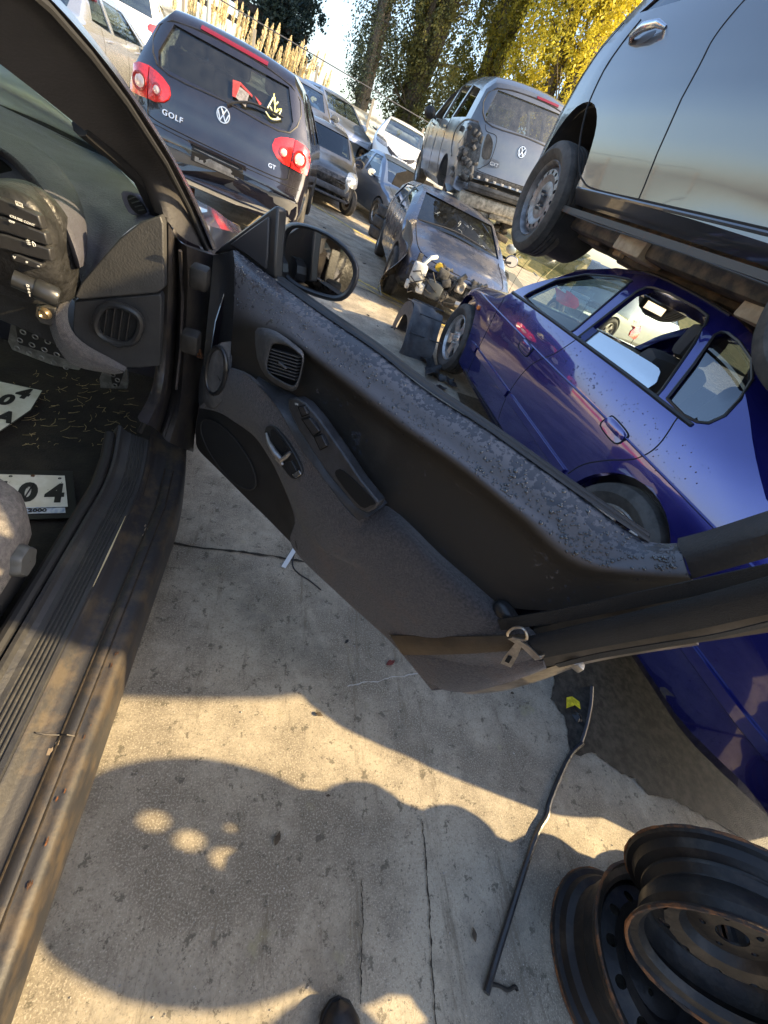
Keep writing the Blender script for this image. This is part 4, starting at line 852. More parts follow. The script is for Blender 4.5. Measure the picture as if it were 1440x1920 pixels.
# half lowered rear side pane
def bside(y, z, o=0):
    p, n = BL.hit(y, z, 'left', o); return p
clean(gridmesh('lowered_pane', [[bside(y, z, -.03) for y in (2.27, 2.05, 1.85, 1.66, 1.60)] for z in (.99, 1.03, 1.06)] + [[bside(y, z, -.03) for y, z in ((2.26, 1.085), (2.05, 1.095), (1.85, 1.105), (1.67, 1.11), (1.62, 1.08))]], glassm('frosted_reflecting_glass', (.35, .4, .45), .45, .12), BL.root, 3, 3, thick=.004, tdir=(1, 0, 0)))
tr = mat('window_trim', (.02, .02, .022), .45); 
for W_ in (FW, RW, QW): BL.line(W_, 'left', .0065, tr, 'window_seal', .002, cyc=True, sub=1); BL.line(W_, 'right', .009, tr, 'window_seal', .002, cyc=True, sub=1)
BL.line([(3.32, .955), (2.8, .975), (2.3, .99), (1.7, 1.005), (1.25, 1.01)], 'left', .011, tr, 'belt_moulding', .002)
BL.line([(3.34, .97), (3.2, 1.10), (2.95, 1.265), (2.67, 1.37), (2.38, 1.42), (2.02, 1.42), (1.71, 1.40)], 'left', .008, tr, 'roof_moulding', .0)
for L_, w_ in (([(2.23, 1.01), (2.30, .86), (2.42, .72), (2.46, .55), (2.44, .36), (2.36, .20)], .004), ([(1.33, 1.01), (1.27, .88), (1.29, .78), (1.40, .68), (1.49, .58), (1.53, .48)], .004), ([(3.37, .94), (3.30, .85), (3.24, .6), (3.22, .22)], .004)):
    BL.line(L_, 'left', w_, seamm(), 'door_seam', -.001)
for a, b in ((3.40, 3.24), (3.20, 2.47), (2.43, 1.56), (.66, -.0)):
    n_ = 8; P = [(a + (b - a) * k / n_, .465) for k in range(n_ + 1)]
    Q = [bside(y, z, .010) for y, z in P]; BL_m = MB().ribbon(Q, (0, .0, 1), .042, .014); BL_m.build('side_moulding', BM, BL.root, sharp=20)
    Q = [bside(y, z - .026, .001) for y, z in P]; MB().tube(Q, .005, 5).build('moulding_gap', seamm(), BL.root)
BL.line([(3.30, .26), (2.5, .235), (1.6, .235)], 'left', .006, seamm(), 'sill_seam', 0)
BL.line([(3.75, .80), (3.2, .80), (2.4, .80), (1.6, .81), (.6, .81), (.0, .80)], 'left', .006, BM, 'body_crease', .001)
for i, (hy, hz_) in enumerate(((2.60, .765), (1.50, .80))):
    BL.patch([(hy + .085, hz_ - .03), (hy + .085, hz_ + .025), (hy + .06, hz_ + .038), (hy - .07, hz_ + .03), (hy - .085, hz_ - .0), (hy - .06, hz_ - .038)], 'left', BM, 'handle_recess', .003, smooth=3)
    BL.line([(hy + .085, hz_ - .03), (hy + .085, hz_ + .025), (hy + .06, hz_ + .038), (hy - .07, hz_ + .03), (hy - .085, hz_ - .0), (hy - .06, hz_ - .038)], 'left', .004, seamm(), 'recess_gap', .003, cyc=True, sub=4)
    BL.patch([(hy + .075, hz_ - .005), (hy + .07, hz_ + .03), (hy - .06, hz_ + .022), (hy - .075, hz_ - .01)], 'left', BM, 'door_handle', .012, smooth=3, bulge=.01)
BL.patch([(3.64, .70), (3.63, .725), (3.60, .73), (3.585, .71), (3.60, .69)], 'left', mat('indicator_orange', (.75, .18, .02), .2, coat=1), 'side_indicator', .012, smooth=3, bulge=.012)
BL.patch([(.02, .72), (.04, .85), (.22, .86), (.26, .74)], 'left', lens_red(), 'tail_lamp', .008, smooth=2)
alloy = mat('alloy_silver', (.58, .56, .54), .32, .75, var=.2, vscale=30)
for x, sd_ in ((1.735, -1), (3.28, 1)):
    for y in (3.87, 1.10): wheel(BL.root, (x, y, .335 if y > 2 else .375), .325, .20, .215, 'five', sd_, rimm=alloy)
for x, y in ((1.9, 3.4), (3.1, 3.4), (1.9, .6), (3.1, .6)): pass
dk = mat('seat_charcoal', (.05, .05, .055), .9, bump=.3, bscale=200)
seats(BL.root, (2.14, 2.88), 2.25, .48, dk); seats(BL.root, (2.15, 2.85), 1.35, .50, dk)
MB().bbox((2.5, 3.02, .86), (1.35, .55, .2), .07).build('dashboard', mat('dash_dark', (.02, .02, .022), .7), BL.root)
sw = MB(); rot = Matrix.Rotation(R(-62), 3, 'X')
sw.tube([Vector((2.86, 2.62, .93)) + rot @ Vector((.18 * math.cos(a), .18 * math.sin(a), 0)) for a in [k * 6.2832 / 28 for k in range(29)]], .014, 8); sw.tube([(2.86, 2.62, .93), (2.86, 2.9, .80)], .04, 8); sw.bbox((2.86, 2.62, .93), (.30, .05, .07), .02); sw.build('steering_wheel', black(), BL.root)
m_ = MB().bbox((2.52, 2.80, 1.285), (.22, .05, .07), .02).build('inner_mirror', black(), BL.root); MB().box((2.52, 2.772, 1.285), (.19, .004, .05)).build('mirror_glass', chrome(), m_)
mb = MB()
for i in range(46): y = random.uniform(1.75, 3.2); z = random.uniform(.80, .93); p = bside(y, z, .001); mb.lathe([(.002, .0003), (.0015, .004), (-.001, .006)], 6, 'x', p)
for i in range(260):
    y = random.uniform(1.0, 3.2); z = random.uniform(.80, .96) if i % 3 else random.uniform(.84, .95); p = bside(y, z, .0005); r_ = random.uniform(.0015, .004); mb.lathe([(-.0016, .0003), (-.0012, r_ * .7), (.0005, r_)], 6, 'x', p)
mb.build('rain_drops', mat('water_drop', (.02, .02, .08), .05, coat=1), BL.root)['kind'] = 'stuff'
# ================================================================== SILVER HATCHBACK ON TOP
TM = paint('paint_metal_silver', (.062, .064, .072), .55, .30, .03, (.12, .11, .10), dent=.10)
sp = dict(top=[(-3.68, .25), (-3.54, .45), (-3.2, .58), (-2.3, .90), (-1.5, 1.32), (-1.1, 1.38), (.0, 1.36), (.30, 1.22), (.50, .95), (.60, .85), (.68, .5), (.70, .15)], bot=[(-3.68, .02), (.70, .04)],
          w=[(-3.68, .76), (-3.4, .82), (-2.5, .86), (-.3, .86), (.2, .855), (.5, .82), (.70, .76)], side=[(-.1, .94), (.03, .95), (.09, .972), (.112, .958), (.13, .966), (.3, .990), (.5, 1.), (.7, .975), (.84, .94), (.95, .90), (1.3, .72), (1.4, .66)],
          wheels=[((.03, .12), .405), ((-2.45, .10), .40)], kr=.2, kf=.11, round=.08, n1=20)
SV = Car('silver_hatchback_stacked', 'silver-grey hatchback on timber blocks above the violet-blue saloon, rear wheel hanging', 'car', sp, TM, (2.48, 3.49, 1.54), (0, 0, 0),
   holes=[('side', [(.15, .97), (-.1, 1.25), (-.95, 1.28), (-.95, .93)], darkglass(), 0), ('side', [(-1.03, .93), (-1.03, 1.28), (-1.5, 1.22), (-2.0, .9)], darkglass(), 0)])
SV.line([(.04, .92), (.06, .80), (.06, .68), (.0, .52), (-.12, .35), (-.30, .20), (-.42, .145), (-.60, .118), (-1.2, .118), (-2.2, .12)], 'left', .006, seamm(), 'door_seam', -.001)
SV.line([(-1.06, .12), (-1.02, .25), (-.96, .44), (-.90, .62), (-.85, .76), (-.88, .93)], 'left', .005, seamm(), 'door_seam', -.001)
SV.line([(-.40, .105), (-1.2, .105), (-2.2, .107)], 'left', .008, TM, 'sill_crease', .002)
SV.line([(.45, .62), (.40, .80), (.3, .95)], 'left', .003, seamm(), 'bumper_seam', 0)
p1, _ = SV.hit(-.08, .815, 'left', .03); p2, _ = SV.hit(-.30, .83, 'left', .035)
mb = MB(); mb.tube([SV.hit(-.05, .80, 'left', .0)[0], p1, (p1 + p2) / 2 + Vector((-.012, 0, .004)), p2, SV.hit(-.34, .83, 'left', .0)[0]], [.012, .02, .022, .018, .010], 12); mb.build('door_handle', mat('polished', (.62, .66, .72), .12, .9), SV.root)
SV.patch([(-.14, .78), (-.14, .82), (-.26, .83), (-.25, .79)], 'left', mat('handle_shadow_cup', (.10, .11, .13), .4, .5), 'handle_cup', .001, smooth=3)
mb = MB(); mb.box((-.80, -1.35, -.005), (.012, 2.2, .03)).tube([(-.806, -.28, -.022), (-.807, -.8, -.03), (-.806, -1.6, -.022), (-.807, -2.2, -.03)], .004, 6); mb.build('sill_lip', mat('rusty_lip', (.07, .07, .07), .6, .5, col2=(.16, .08, .045), vscale=9, lo=.58, hi=.68), SV.root)
mb = MB(); mb.bbox((0, -1.4, .0), (1.4, 3.0, .16), .03)
for i in range(40): mb.bbox((random.uniform(-.5, .5), random.uniform(-2.5, .2), random.uniform(-.08, .02)), (random.uniform(.1, .5), random.uniform(.1, .5), random.uniform(.05, .12)), .02)
mb.tube([(-.4, .2, -.06), (-.5, -1, -.1), (-.3, -2.5, -.06)], .035, 8); MB().bbox((0, -2.75, -.10), (1.35, .75, .34), .05).bbox((.1, -2.42, -.14), (.5, .5, .22), .05).build('added_engine_bulk', mat('underbody', (0, 0, 0)), SV.root); mb.build('underbody', mat('underbody', (0, 0, 0)), SV.root)  # engine bulk added to shut off sun between boot and underside
MB().lathe([(-.13, .403), (.24, .403), (.24, .05)], 40, 'x', (-.66, .03, .12)).build('arch_liner', mat('liner_black', (.02, .02, .021), .8, bump=.5, bscale=40, var=.4), SV.root)
wheel(SV.root, (-.76, .03, .0), .335, .22, .225, 'steel', -1, rimm=mat('steel_wheel_grey', (.20, .20, .21), .45, .6, var=.3, vscale=14), tilt=-.10)
wheel(SV.root, (.76, .03, .0), .335, .22, .225, 'steel', 1, rimm=mat('steel_wheel_grey', (0, 0, 0))); 
for x, s_ in ((-.76, -1), (.76, 1)): wheel(SV.root, (x, -2.45, .03), .335, .22, .225, 'steel', s_, rimm=mat('steel_wheel_grey', (0, 0, 0)))
wd_ = mat('weathered_wood', (.26, .19, .12), .85, bump=1.2, bscale=18, col2=(.42, .33, .22), vscale=9)
for i, (c, d, a, l) in enumerate((((2.02, 2.45, 1.485), (.62, .20, .085), .25, 'weathered timber block wedged between the blue roof and the silver car, farther one'), ((2.10, 2.72, 1.475), (.30, .16, .09), -.3, 'short pale timber offcut beside the farther support block'), ((2.08, 1.45, 1.455), (.55, .22, .11), -.2, 'weathered timber block wedged under the silver car, nearer one'))):
    tag(MB().bbox(c, d, .012, Matrix.Rotation(a, 3, 'Z')).build('timber_block', wd_), l, 'timber block', 'timber blocks holding up the silver car')
# ================================================================== LINER AND DEBRIS BY THE BLUE WHEEL
wl = mat('liner_plastic', (.045, .047, .055), .6, bump=.4, bscale=60, col2=(.09, .09, .095), vscale=7)
L0 = thing('wheel_arch_liner', 'black plastic wheel arch liner lying against the front wheel of the blue saloon', 'arch liner', (1.42, 4.30, 0))
rows = []
for j in range(7):
    u = j / 6; row = []
    for i in range(13):
        a = math.pi * (1.02 - i / 12 * 1.04); rr = .40 + .02 * math.sin(i * 1.7 + j)
        row.append((-.16 + u * .34 + .05 * math.cos(a) , rr * math.cos(a) * .95, max(.01, .02 + rr * math.sin(a) * (1 - .06 * u) + .012 * math.sin(j * 2.2))))
    rows.append(row)
clean(gridmesh('arch_shell', rows, wl, L0, 3, 3, thick=.006, tdir=(0, 0, -1)))
for i in range(0, 13, 2): a = math.pi * (1.02 - i / 12 * 1.04); MB().tube([(-.17 + .36 * u, .405 * math.cos(a) * .95, .03 + .405 * math.sin(a)) for u in (0, .5, 1)], .007, 5).build('rib', wl, L0)
clean(gridmesh('side_web', [[(-.17, .40 * math.cos(a) * k, max(.01, .40 * math.sin(a) * k)) for a in [math.pi * (1.02 - i / 10 * 1.04) for i in range(11)]] for k in (1, .8, .66)], wl, L0, 2, 2, thick=.005, tdir=(1, 0, 0)))
def scrap(label, cat_, c, n, rad, m, seed, name='plastic_scrap', th=.006, h=.05):
    rnd = random.Random(seed); nn = 9; rows = []
    for j in range(4):
        rows.append([(rad * (i / (nn - 1) - .5) * 2 * rnd.uniform(.8, 1.1), rad * .35 * (j / 3 - .5) * 2 * rnd.uniform(.6, 1.3) + .1 * rad * math.sin(i), th + h * abs(math.sin(i * .9 + j + seed)) * rnd.uniform(.2, 1)) for i in range(nn)])
    o = gridmesh(name, rows, m, None, 2, 2, thick=th, tdir=(0, 0, -1)); clean(o); o.location = c; o.rotation_euler.z = rnd.uniform(0, 6); return tag(o, label, cat_)
bk = black()
scrap('torn black bumper bracket lying at the foot of the wheel arch liner', 'plastic scrap', (1.52, 3.72, 0), 9, .24, bk, 3, h=.09)
scrap('small jagged piece of black plastic on the concrete near the blue sill', 'plastic scrap', (1.50, 3.30, 0), 9, .12, bk, 4, h=.04)
scrap('crumpled dark trim beside the front wheel of the blue saloon', 'plastic scrap', (1.60, 3.55, 0), 9, .16, bk, 6, h=.08)
for i, (px, py, s_) in enumerate(((690, 592, .02), (708, 612, .012), (608, 428, .03), (676, 478, .015), (683, 495, .03), (735, 615, .02))):
    p = az(px, py, 0); scrap(['dark crumb of rubber left of the arch liner', 'tiny green-black lump beside the arch liner', 'black lump on the lane beyond the door mirror', 'pebble-sized chip by the yellow line', 'flat dark chip near the wrecked wing', 'small clip just in front of the arch liner'][i], 'debris', (p.x, p.y, 0), 9, s_, bk, 20 + i, 'debris_chip', .004, s_ * .6)
# ================================================================== OUR CAR (door open)
HP = paint('paint_dark_plumgrey', (.035, .03, .045), .5, .3, .15, (.10, .08, .06))
sp = dict(xc=-1.06, top=[(-2.75, .5), (-2.7, .80), (-2.3, .90), (-1.7, .96), (-.9, 1.22), (-.3, 1.28), (.25, 1.275), (.55, 1.22), (2.15, .905), (2.3, .865), (2.7, .79), (3.1, .68), (3.35, .5)], bot=[(-2.75, .16), (3.35, .14)],
          w=[(-2.75, .74), (-2.4, .84), (-1, .865), (2.7, .865), (3.1, .82), (3.35, .70)], side=[(.1, .95), (.3, .99), (.55, 1.), (.75, .985), (.88, .93), (1.2, .70), (1.3, .64)], wheels=[((2.45, .31), .34), ((-1.6, .31), .34)], kr=.2, kf=.3, round=.06)
HC = Car('dark_coupe', 'dark coupe in the foreground with its driver door open and sill, dashboard and footwell showing', 'car', sp, HP, (0, 0, 0), (0, 0, 0),
   holes=[('end', [(-.60, .93), (.74, .93), (.72, 1.24), (-.50, 1.24)], (.3, 2.2), None), ('box', (-.30, .50, .80), (.62, 1.72, .92)), ('box', (-.15, .58, .6), (.32, 1.9, 1.9)), ('side', [(-1.5, .95), (-.9, 1.17), (-.5, 1.2), (-.5, .95)], darkglass(), 0), ('side', [(-.4, .93), (-.4, 1.2), (.3, 1.2), (1.2, .93)], darkglass(), 0, -1)])
hr = HC.root
MB().box((-1.06, .2, .20), (1.5, 3.2, .08)).build('floor', mat('floor_carpet', (.014, .013, .012), .95, bump=.8, bscale=160, col2=(.03, .026, .02), vscale=9), hr)
# sill profile swept along the door opening
sillm = mat('sill_paint', (.020, .019, .021), .55, .15, coat=.12, bump=.12, bscale=160, col2=(.06, .045, .03), vscale=14, lo=.46, hi=.62)
prof = [(-.19, .16), (-.188, .245), (-.19, .285), (-.197, .297), (-.210, .300), (-.222, .299), (-.227, .303), (-.235, .3045), (-.243, .303), (-.248, .300), (-.262, .301), (-.268, .305), (-.276, .308), (-.286, .312), (-.292, .326), (-.300, .329)]
def front(y):                                # the step sweeps up and inwards at its front end
    t = max(0, (y - .92) / .38); return t * t
rows = [[(x - .05 * front(y), y, z + .10 * front(y) * (1 + 6 * abs(x + .19))) for y in (-1.3, -.9, -.5, -.2, 0, .2, .4, .6, .8, .95, 1.05, 1.15, 1.24)] for x, z in prof]
clean(gridmesh('door_sill', rows, sillm, hr, 4, 1, sharp=60))
plm = mat('scuff_plate', (.028, .028, .030), .42, bump=.3, bscale=120, col2=(.07, .065, .055), vscale=6, lo=.5, hi=.75)
pp = [(-.300, .327), (-.303, .334)]
for k in range(5): x = -.312 - k * .0085; pp += [(x, .335), (x - .002, .3325), (x - .004, .3325), (x - .006, .335)]
pp += [(-.362, .336), (-.372, .342), (-.378, .352), (-.386, .352), (-.392, .340), (-.400, .325), (-.415, .26)]
rows = [[(x - .05 * front(y), y, z + .10 * front(y) * (1 + 6 * abs(x + .19))) for y in (-1.3, -.9, -.5, -.2, 0, .2, .4, .6, .8, .95, 1.05, 1.15)] for x, z in pp]
clean(gridmesh('scuff_plate', rows, plm, hr, 4, 1, sharp=25))
seal = mat('door_seal', (.012, .012, .013), .6)
MB().tube([(-.405 - .05 * front(y), y, .345 + .25 * front(y)) for y in (-1.3, -.6, 0, .5, .8, .95, 1.05, 1.12)], .014, 10).build('door_seal', seal, hr)
for gx in (-.2235, -.2485, -.289): MB().tube([(gx - .05 * front(y), y, .3005 + (.3135 - .3005) * (gx < -.28) + .10 * front(y) * (1 + 6 * abs(gx + .19))) for y in (-1.3, -.5, 0, .4, .7, .95, 1.1)], .0022, 6).build('sill_groove_line', mat('groove_dark', (.02, .014, .009), .95, var=.5, vscale=60), hr)  # thin dark lines laid along the sill grooves
mb = MB(); mb.tube([(-.225, .30, .302), (-.236, .30, .312), (-.25, .302, .303), (-.27, .300, .314), (-.285, .302, .320)], .0014, 5); mb.build('weld_bead', sillm, hr)
rs = mat('rust', (.16, .06, .02), .9, bump=1.5, bscale=120, col2=(.05, .03, .02), vscale=40)
rnd = random.Random(5)
def blotch(c, r_, m, name, parent, n=12, z=.0015, sq=1.):
    P = [(c[0] + r_ * sq * rnd.uniform(.5, 1.1) * math.cos(6.283 * i / n), c[1] + r_ * rnd.uniform(.5, 1.3) * math.sin(6.283 * i / n), c[2] + z) for i in range(n)]
    return mesh(name, P, [list(range(n))], m, parent, smooth=False)
for i in range(14): y = rnd.choice((.55, .42, .2, .12, .05, -.02)) + rnd.uniform(-.12, .12); blotch((rnd.uniform(-.20, -.214), y, .3005), rnd.uniform(.002, .007), rs, 'rust_spot', hr, n=22, sq=.35)
for i in range(8): blotch((rnd.uniform(-.245, -.262), rnd.uniform(-.1, .9), .300), rnd.uniform(.004, .010), mat('dried_mud', (.22, .17, .12), .9), 'mud_spot', hr, sq=.6)
blotch((-.226, .75, .3075), .0012, mat('mud', (0, 0, 0)), 'x', hr); bpy.data.objects.remove([o for o in hr.children if o.name == 'x'][0])
MB().ribbon([(-.300, .62, .336), (-.301, .72, .336), (-.303, .86, .337)], (1, 0, 0), [.001, .004, .001], .001).build('straw_on_sill', mat('straw', (.55, .45, .28), .8), hr)
# hinge pillar and jamb
jm = mat('jamb_paint', (.022, .020, .023), .45, .2, coat=.4, bump=.4, bscale=30, col2=(.06, .05, .04), vscale=8)
def X3(L, x): return [tuple(ax(a, b, x)) for a, b in L]
rows = [X3([(304, 402), (304, 480), (302, 580), (296, 690), (286, 745), (262, 790)], -.285), X3([(322, 430), (322, 500), (320, 590), (316, 690), (306, 745), (285, 800)], -.262), X3([(332, 445), (333, 510), (332, 600), (326, 690), (318, 750), (300, 812)], -.275),
        X3([(350, 462), (352, 530), (348, 620), (342, 710), (335, 770), (318, 830)], -.235), X3([(400, 478), (394, 550), (384, 650), (374, 750), (367, 800), (362, 848)], -.20)]
clean(gridmesh('hinge_pillar', rows, jm, hr, 4, 3, thick=.02, tdir=(-.5, .8, 0), sharp=45))
MB().tube([ax(309, 405, -.28), ax(309, 500, -.28), ax(307, 600, -.28), ax(300, 700, -.28), ax(285, 765, -.30), ax(262, 810, -.33)], .0075, 8).build('door_seal', seal, hr)
MB().tube([ax(338, 470, -.23), ax(342, 560, -.235), ax(339, 650, -.24), ax(330, 730, -.245)], .004, 6).build('pillar_flange', mat('flange_metal', (.05, .045, .045), .5, .4, var=.4, vscale=30), hr)
for px, py in ((375, 520), (358, 640)): MB().bbox(ax(px, py, -.19), (.04, .05, .05), .008).build('door_hinge', mat('hinge_metal', (.016, .015, .014), .6, .3, var=.5, vscale=30), hr)
mb = MB()
for k in range(6): a = ax(352 + 3 * k, 628 + 6 * k, -.21); mb.tube([a, a + Vector((.012, -.01, .006)), a + Vector((.02, 0, -.01 * k / 3)), a + Vector((.004, .01, -.02))], .004, 5)
mb.build('wiring', mat('rust', (0, 0, 0)), hr)
# windscreen pillar
pm_ = mat('pillar_trim', (.045, .043, .045), .62, bump=.25, bscale=160, var=.2, vscale=5)
inn = [(-70, 68), (0, 120), (75, 178), (150, 238), (220, 296), (262, 335), (290, 398)]; o1 = [(-40, 20), (45, 95), (120, 160), (190, 225), (255, 290), (290, 345), (308, 408)]
o2 = [(-5, -25), (72, 45), (150, 125), (220, 200), (290, 290), (330, 360), (348, 450)]; o3 = [(20, -60), (98, 8), (175, 95), (243, 185), (318, 300), (362, 385), (398, 470)]; o4 = [(30, -70), (110, 0), (188, 92), (254, 184), (328, 300), (372, 385), (408, 468)]
dx = lambda L, a, b: [tuple(ax(p[0], p[1], a + (b - a) * i / 6)) for i, p in enumerate(L)]
clean(gridmesh('windscreen_pillar', [dx(inn, -.41, -.31), dx(o1, -.375, -.28), dx(o2, -.345, -.245), dx(o3, -.325, -.222)], pm_, hr, 4, 3, thick=.03, tdir=(-.3, .9, .1)))
clean(gridmesh('pillar_gutter', [dx(o3, -.322, -.219), dx([(a + 4, b - 3) for a, b in o3], -.315, -.213), dx(o4, -.33, -.222)], mat('gutter_metal', (.13, .12, .15), .22, .75, var=.3, vscale=20), hr, 4, 2, thick=.012, tdir=(-.3, .9, .1)))
MB().tube([ax(a - 9, b + 5, -.320 + .016 * i) for i, (a, b) in enumerate(o3)], .006, 8).build('door_seal', seal, hr)
# windscreen
B = [(-1.65, 2.2, .925), (-1.1, 2.28, .925), tuple(az(120, 248, .93)), tuple(az(258, 322, .93)), tuple(ax(296, 400, -.33))]
T = [(-1.6, .55, 1.24), (-1.1, .60, 1.26), (-.75, .58, 1.255), (-.5, .52, 1.25), tuple(ax(-75, 60, -.42))]
Mi = [tuple((a + b) / 2 + c for a, b, c in zip(p, q, (0, .0, .02))) for p, q in zip(B, T)]
wsm = glassm('wet_green_windscreen', (.78, .86, .98), .05, rough=.3, diff=.75, dcol=(.60, .70, .56))
clean(gridmesh('windscreen', [B, Mi, T], wsm, hr, 6, 8, thick=.004, tdir=(0, 0, 1)))
mb = MB(); MB_ = [Vector(p) for p in B]; mb.tube([p + Vector((0, -.015, -.004)) for p in MB_], .016, 8); mb.build('screen_seal', seal, hr); MB().tube([ax(150, 238, -.365), ax(220, 297, -.345), ax(262, 338, -.33), ax(292, 400, -.315)], .013, 8).build('screen_seal', seal, hr)
# dashboard
def drops(bm_pts, n_fn, m, name, parent):
    pass
dm = mat('dash_vinyl', (.055, .055, .082), .55, bump=.5, bscale=220, col2=(.10, .10, .14), vscale=5, lo=.35, hi=.7)
dk_ = mat('dash_dark', (.02, .02, .022), .7)
A_ = lambda L: [tuple(ay(a, b, y)) for a, b, y in L]
Zr = [tuple(az(-90, 150, .925)), tuple(az(0, 196, .925)), tuple(az(125, 258, .925)), tuple(az(262, 324, .925)), tuple(ax(297, 400, -.325))]
rows = [Zr, A_([(-90, 195, 1.75), (0, 228, 1.72), (122, 300, 1.62), (252, 356, 1.42), (296, 404, 1.22)]), A_([(-90, 230, 1.5), (20, 262, 1.46), (140, 345, 1.38), (222, 395, 1.27), (278, 412, 1.16)]),
        A_([(-80, 260, 1.3), (60, 300, 1.3), (168, 410, 1.25), (216, 430, 1.18), (258, 420, 1.13)]), A_([(-60, 300, 1.26), (90, 350, 1.22), (165, 470, 1.17), (190, 478, 1.14), (222, 450, 1.11)]), A_([(-60, 400, 1.22), (100, 450, 1.18), (135, 560, 1.14), (150, 545, 1.115), (165, 525, 1.10)])]
clean(gridmesh('dash_top', rows, dm, hr, 6, 5))
def pan(name, L, y, m, th=.02, sm=3, bulge=0, parent=None, dy=None):
    P = closed_cat(L, sm) if sm else L; pts = [ay(a, b, y if dy is None else y + dy(a, b)) for a, b in P]; mb = MB(); mb.prism(pts, (0, th, 0)); o = mb.build(name, m, parent or hr, sharp=40)
    bv = o.modifiers.new('bv', 'BEVEL'); bv.width = .003; bv.segments = 2; bv.limit_method = 'ANGLE'; return o
dgrey = mat('dash_grey', (.036, .036, .036), .5, bump=.3, bscale=200, col2=(.06, .058, .055), vscale=6)
pan('fuse_cover', [(262, 417), (300, 404), (306, 420), (308, 540), (296, 549), (150, 562), (140, 556), (152, 530), (225, 446)], 1.095, dgrey, .03, 0)
pan('end_panel', [(139, 565), (300, 551), (303, 560), (300, 686), (262, 690), (228, 690), (150, 650), (136, 620)], 1.105, mat('dash_lower', (.028, .029, .031), .55, bump=.2, bscale=200, var=.2), .03, 0)
fab = mat('seat_fabric', (.05, .046, .048), .95, bump=1, bscale=500, col2=(.10, .09, .085), vscale=120, sheen=.3)
clean(gridmesh('fabric_trim', [A_([(128, 566, 1.10), (120, 590, 1.09), (128, 625, 1.08), (160, 655, 1.08), (228, 690, 1.09)]), A_([(112, 570, 1.085), (104, 595, 1.07), (116, 635, 1.065), (155, 670, 1.065), (232, 698, 1.08)]), A_([(92, 575, 1.10), (90, 600, 1.09), (106, 648, 1.085), (140, 686, 1.09), (215, 702, 1.10)])], fab, hr, 4, 3, thick=.02, tdir=(0, 1, 0)))
# under-dash panel left of trim
pan('knee_panel', [(-60, 540), (60, 560), (110, 575), (100, 600), (110, 650), (60, 625), (0, 600), (-60, 590)], 1.13, mat('dash_lower', (0, 0, 0)), .04, 0)
# round vent
def pring(name, c, rx, ry, y, m, rt=.008, n=28, k=2.6, rot=0., parent=None):
    pts = []
    for i in range(n + 1):
        a = 6.28318 * i / n; ca, sa = math.cos(a), math.sin(a); q = (abs(ca) ** k + abs(sa) ** k) ** (-1 / k); u, v = rx * ca * q, ry * sa * q
        pts.append(ay(c[0] + u * math.cos(rot) - v * math.sin(rot), c[1] + u * math.sin(rot) + v * math.cos(rot), y))
    return MB().tube(pts, rt, 8, cap=False).build(name, m, parent or hr), pts
gloss = mat('satin_black', (.02, .021, .023), .3, bump=.1, bscale=100)
v_, pts = pring('side_vent', (222, 608), 42, 34, 1.085, gloss, .0085, rot=.35)
MB().prism(pts[:-1], (0, .004, 0)).build('vent_throat', mat('throat', (.003, .003, .003), .9), hr).location.y = .004
mb = MB()
for i, dx_ in enumerate((-22, -8, 6, 20)): mb.ribbon([ay(222 + dx_ + 3, 580 + dx_ * .3, 1.088), ay(222 + dx_ - 5, 636 + dx_ * .1, 1.088)], (0, 1, 0), .012, .002)
mb.tube([ay(190, 632, 1.084), ay(222, 650, 1.08), ay(262, 634, 1.084)], .005, 6); mb.build('vent_vanes', gloss, hr)
# small demister vent
pan('demister_vent', [(226, 362), (246, 360), (270, 376), (280, 402), (262, 405), (240, 398)], 1.20, dm, .02, 3)
pan('vent_slot', [(238, 368), (252, 368), (270, 386), (274, 400), (258, 402), (244, 388)], 1.193, mat('throat', (0, 0, 0)), .006, 3)
mb = MB()
for k in range(4): mb.tube([ay(241 + 6 * k, 374 + 7 * k, 1.189), ay(256 + 5 * k, 369 + 8 * k, 1.189)], .0013, 5)
mb.build('vent_vanes', gloss, hr)
# instrument cowl
cw = mat('cowl_vinyl', (.045, .045, .058), .5, bump=.5, bscale=220, col2=(.085, .085, .11), vscale=5, lo=.35, hi=.7)
rows = [A_([(-90, 210, 1.40), (0, 242, 1.38), (80, 282, 1.33), (135, 345, 1.26), (160, 410, 1.20), (163, 470, 1.15), (158, 498, 1.12)]),
        A_([(-90, 222, 1.30), (0, 258, 1.28), (70, 300, 1.24), (122, 362, 1.18), (148, 425, 1.13), (155, 475, 1.10), (154, 500, 1.09)]),
        A_([(-90, 240, 1.22), (0, 276, 1.20), (55, 322, 1.15), (103, 385, 1.10), (130, 440, 1.07), (146, 485, 1.06), (150, 502, 1.06)]),
        A_([(-90, 250, 1.25), (0, 290, 1.22), (45, 332, 1.18), (92, 395, 1.13), (120, 450, 1.10), (138, 490, 1.09), (146, 504, 1.09)])]
clean(gridmesh('instrument_cowl', rows, cw, hr, 5, 4, thick=.012, tdir=(-.3, .8, -.3)))
pan('instrument_recess', [(-90, 260), (0, 300), (60, 350), (110, 430), (135, 500), (100, 540), (-90, 500)], 1.24, mat('throat', (0, 0, 0)), .01, 0)
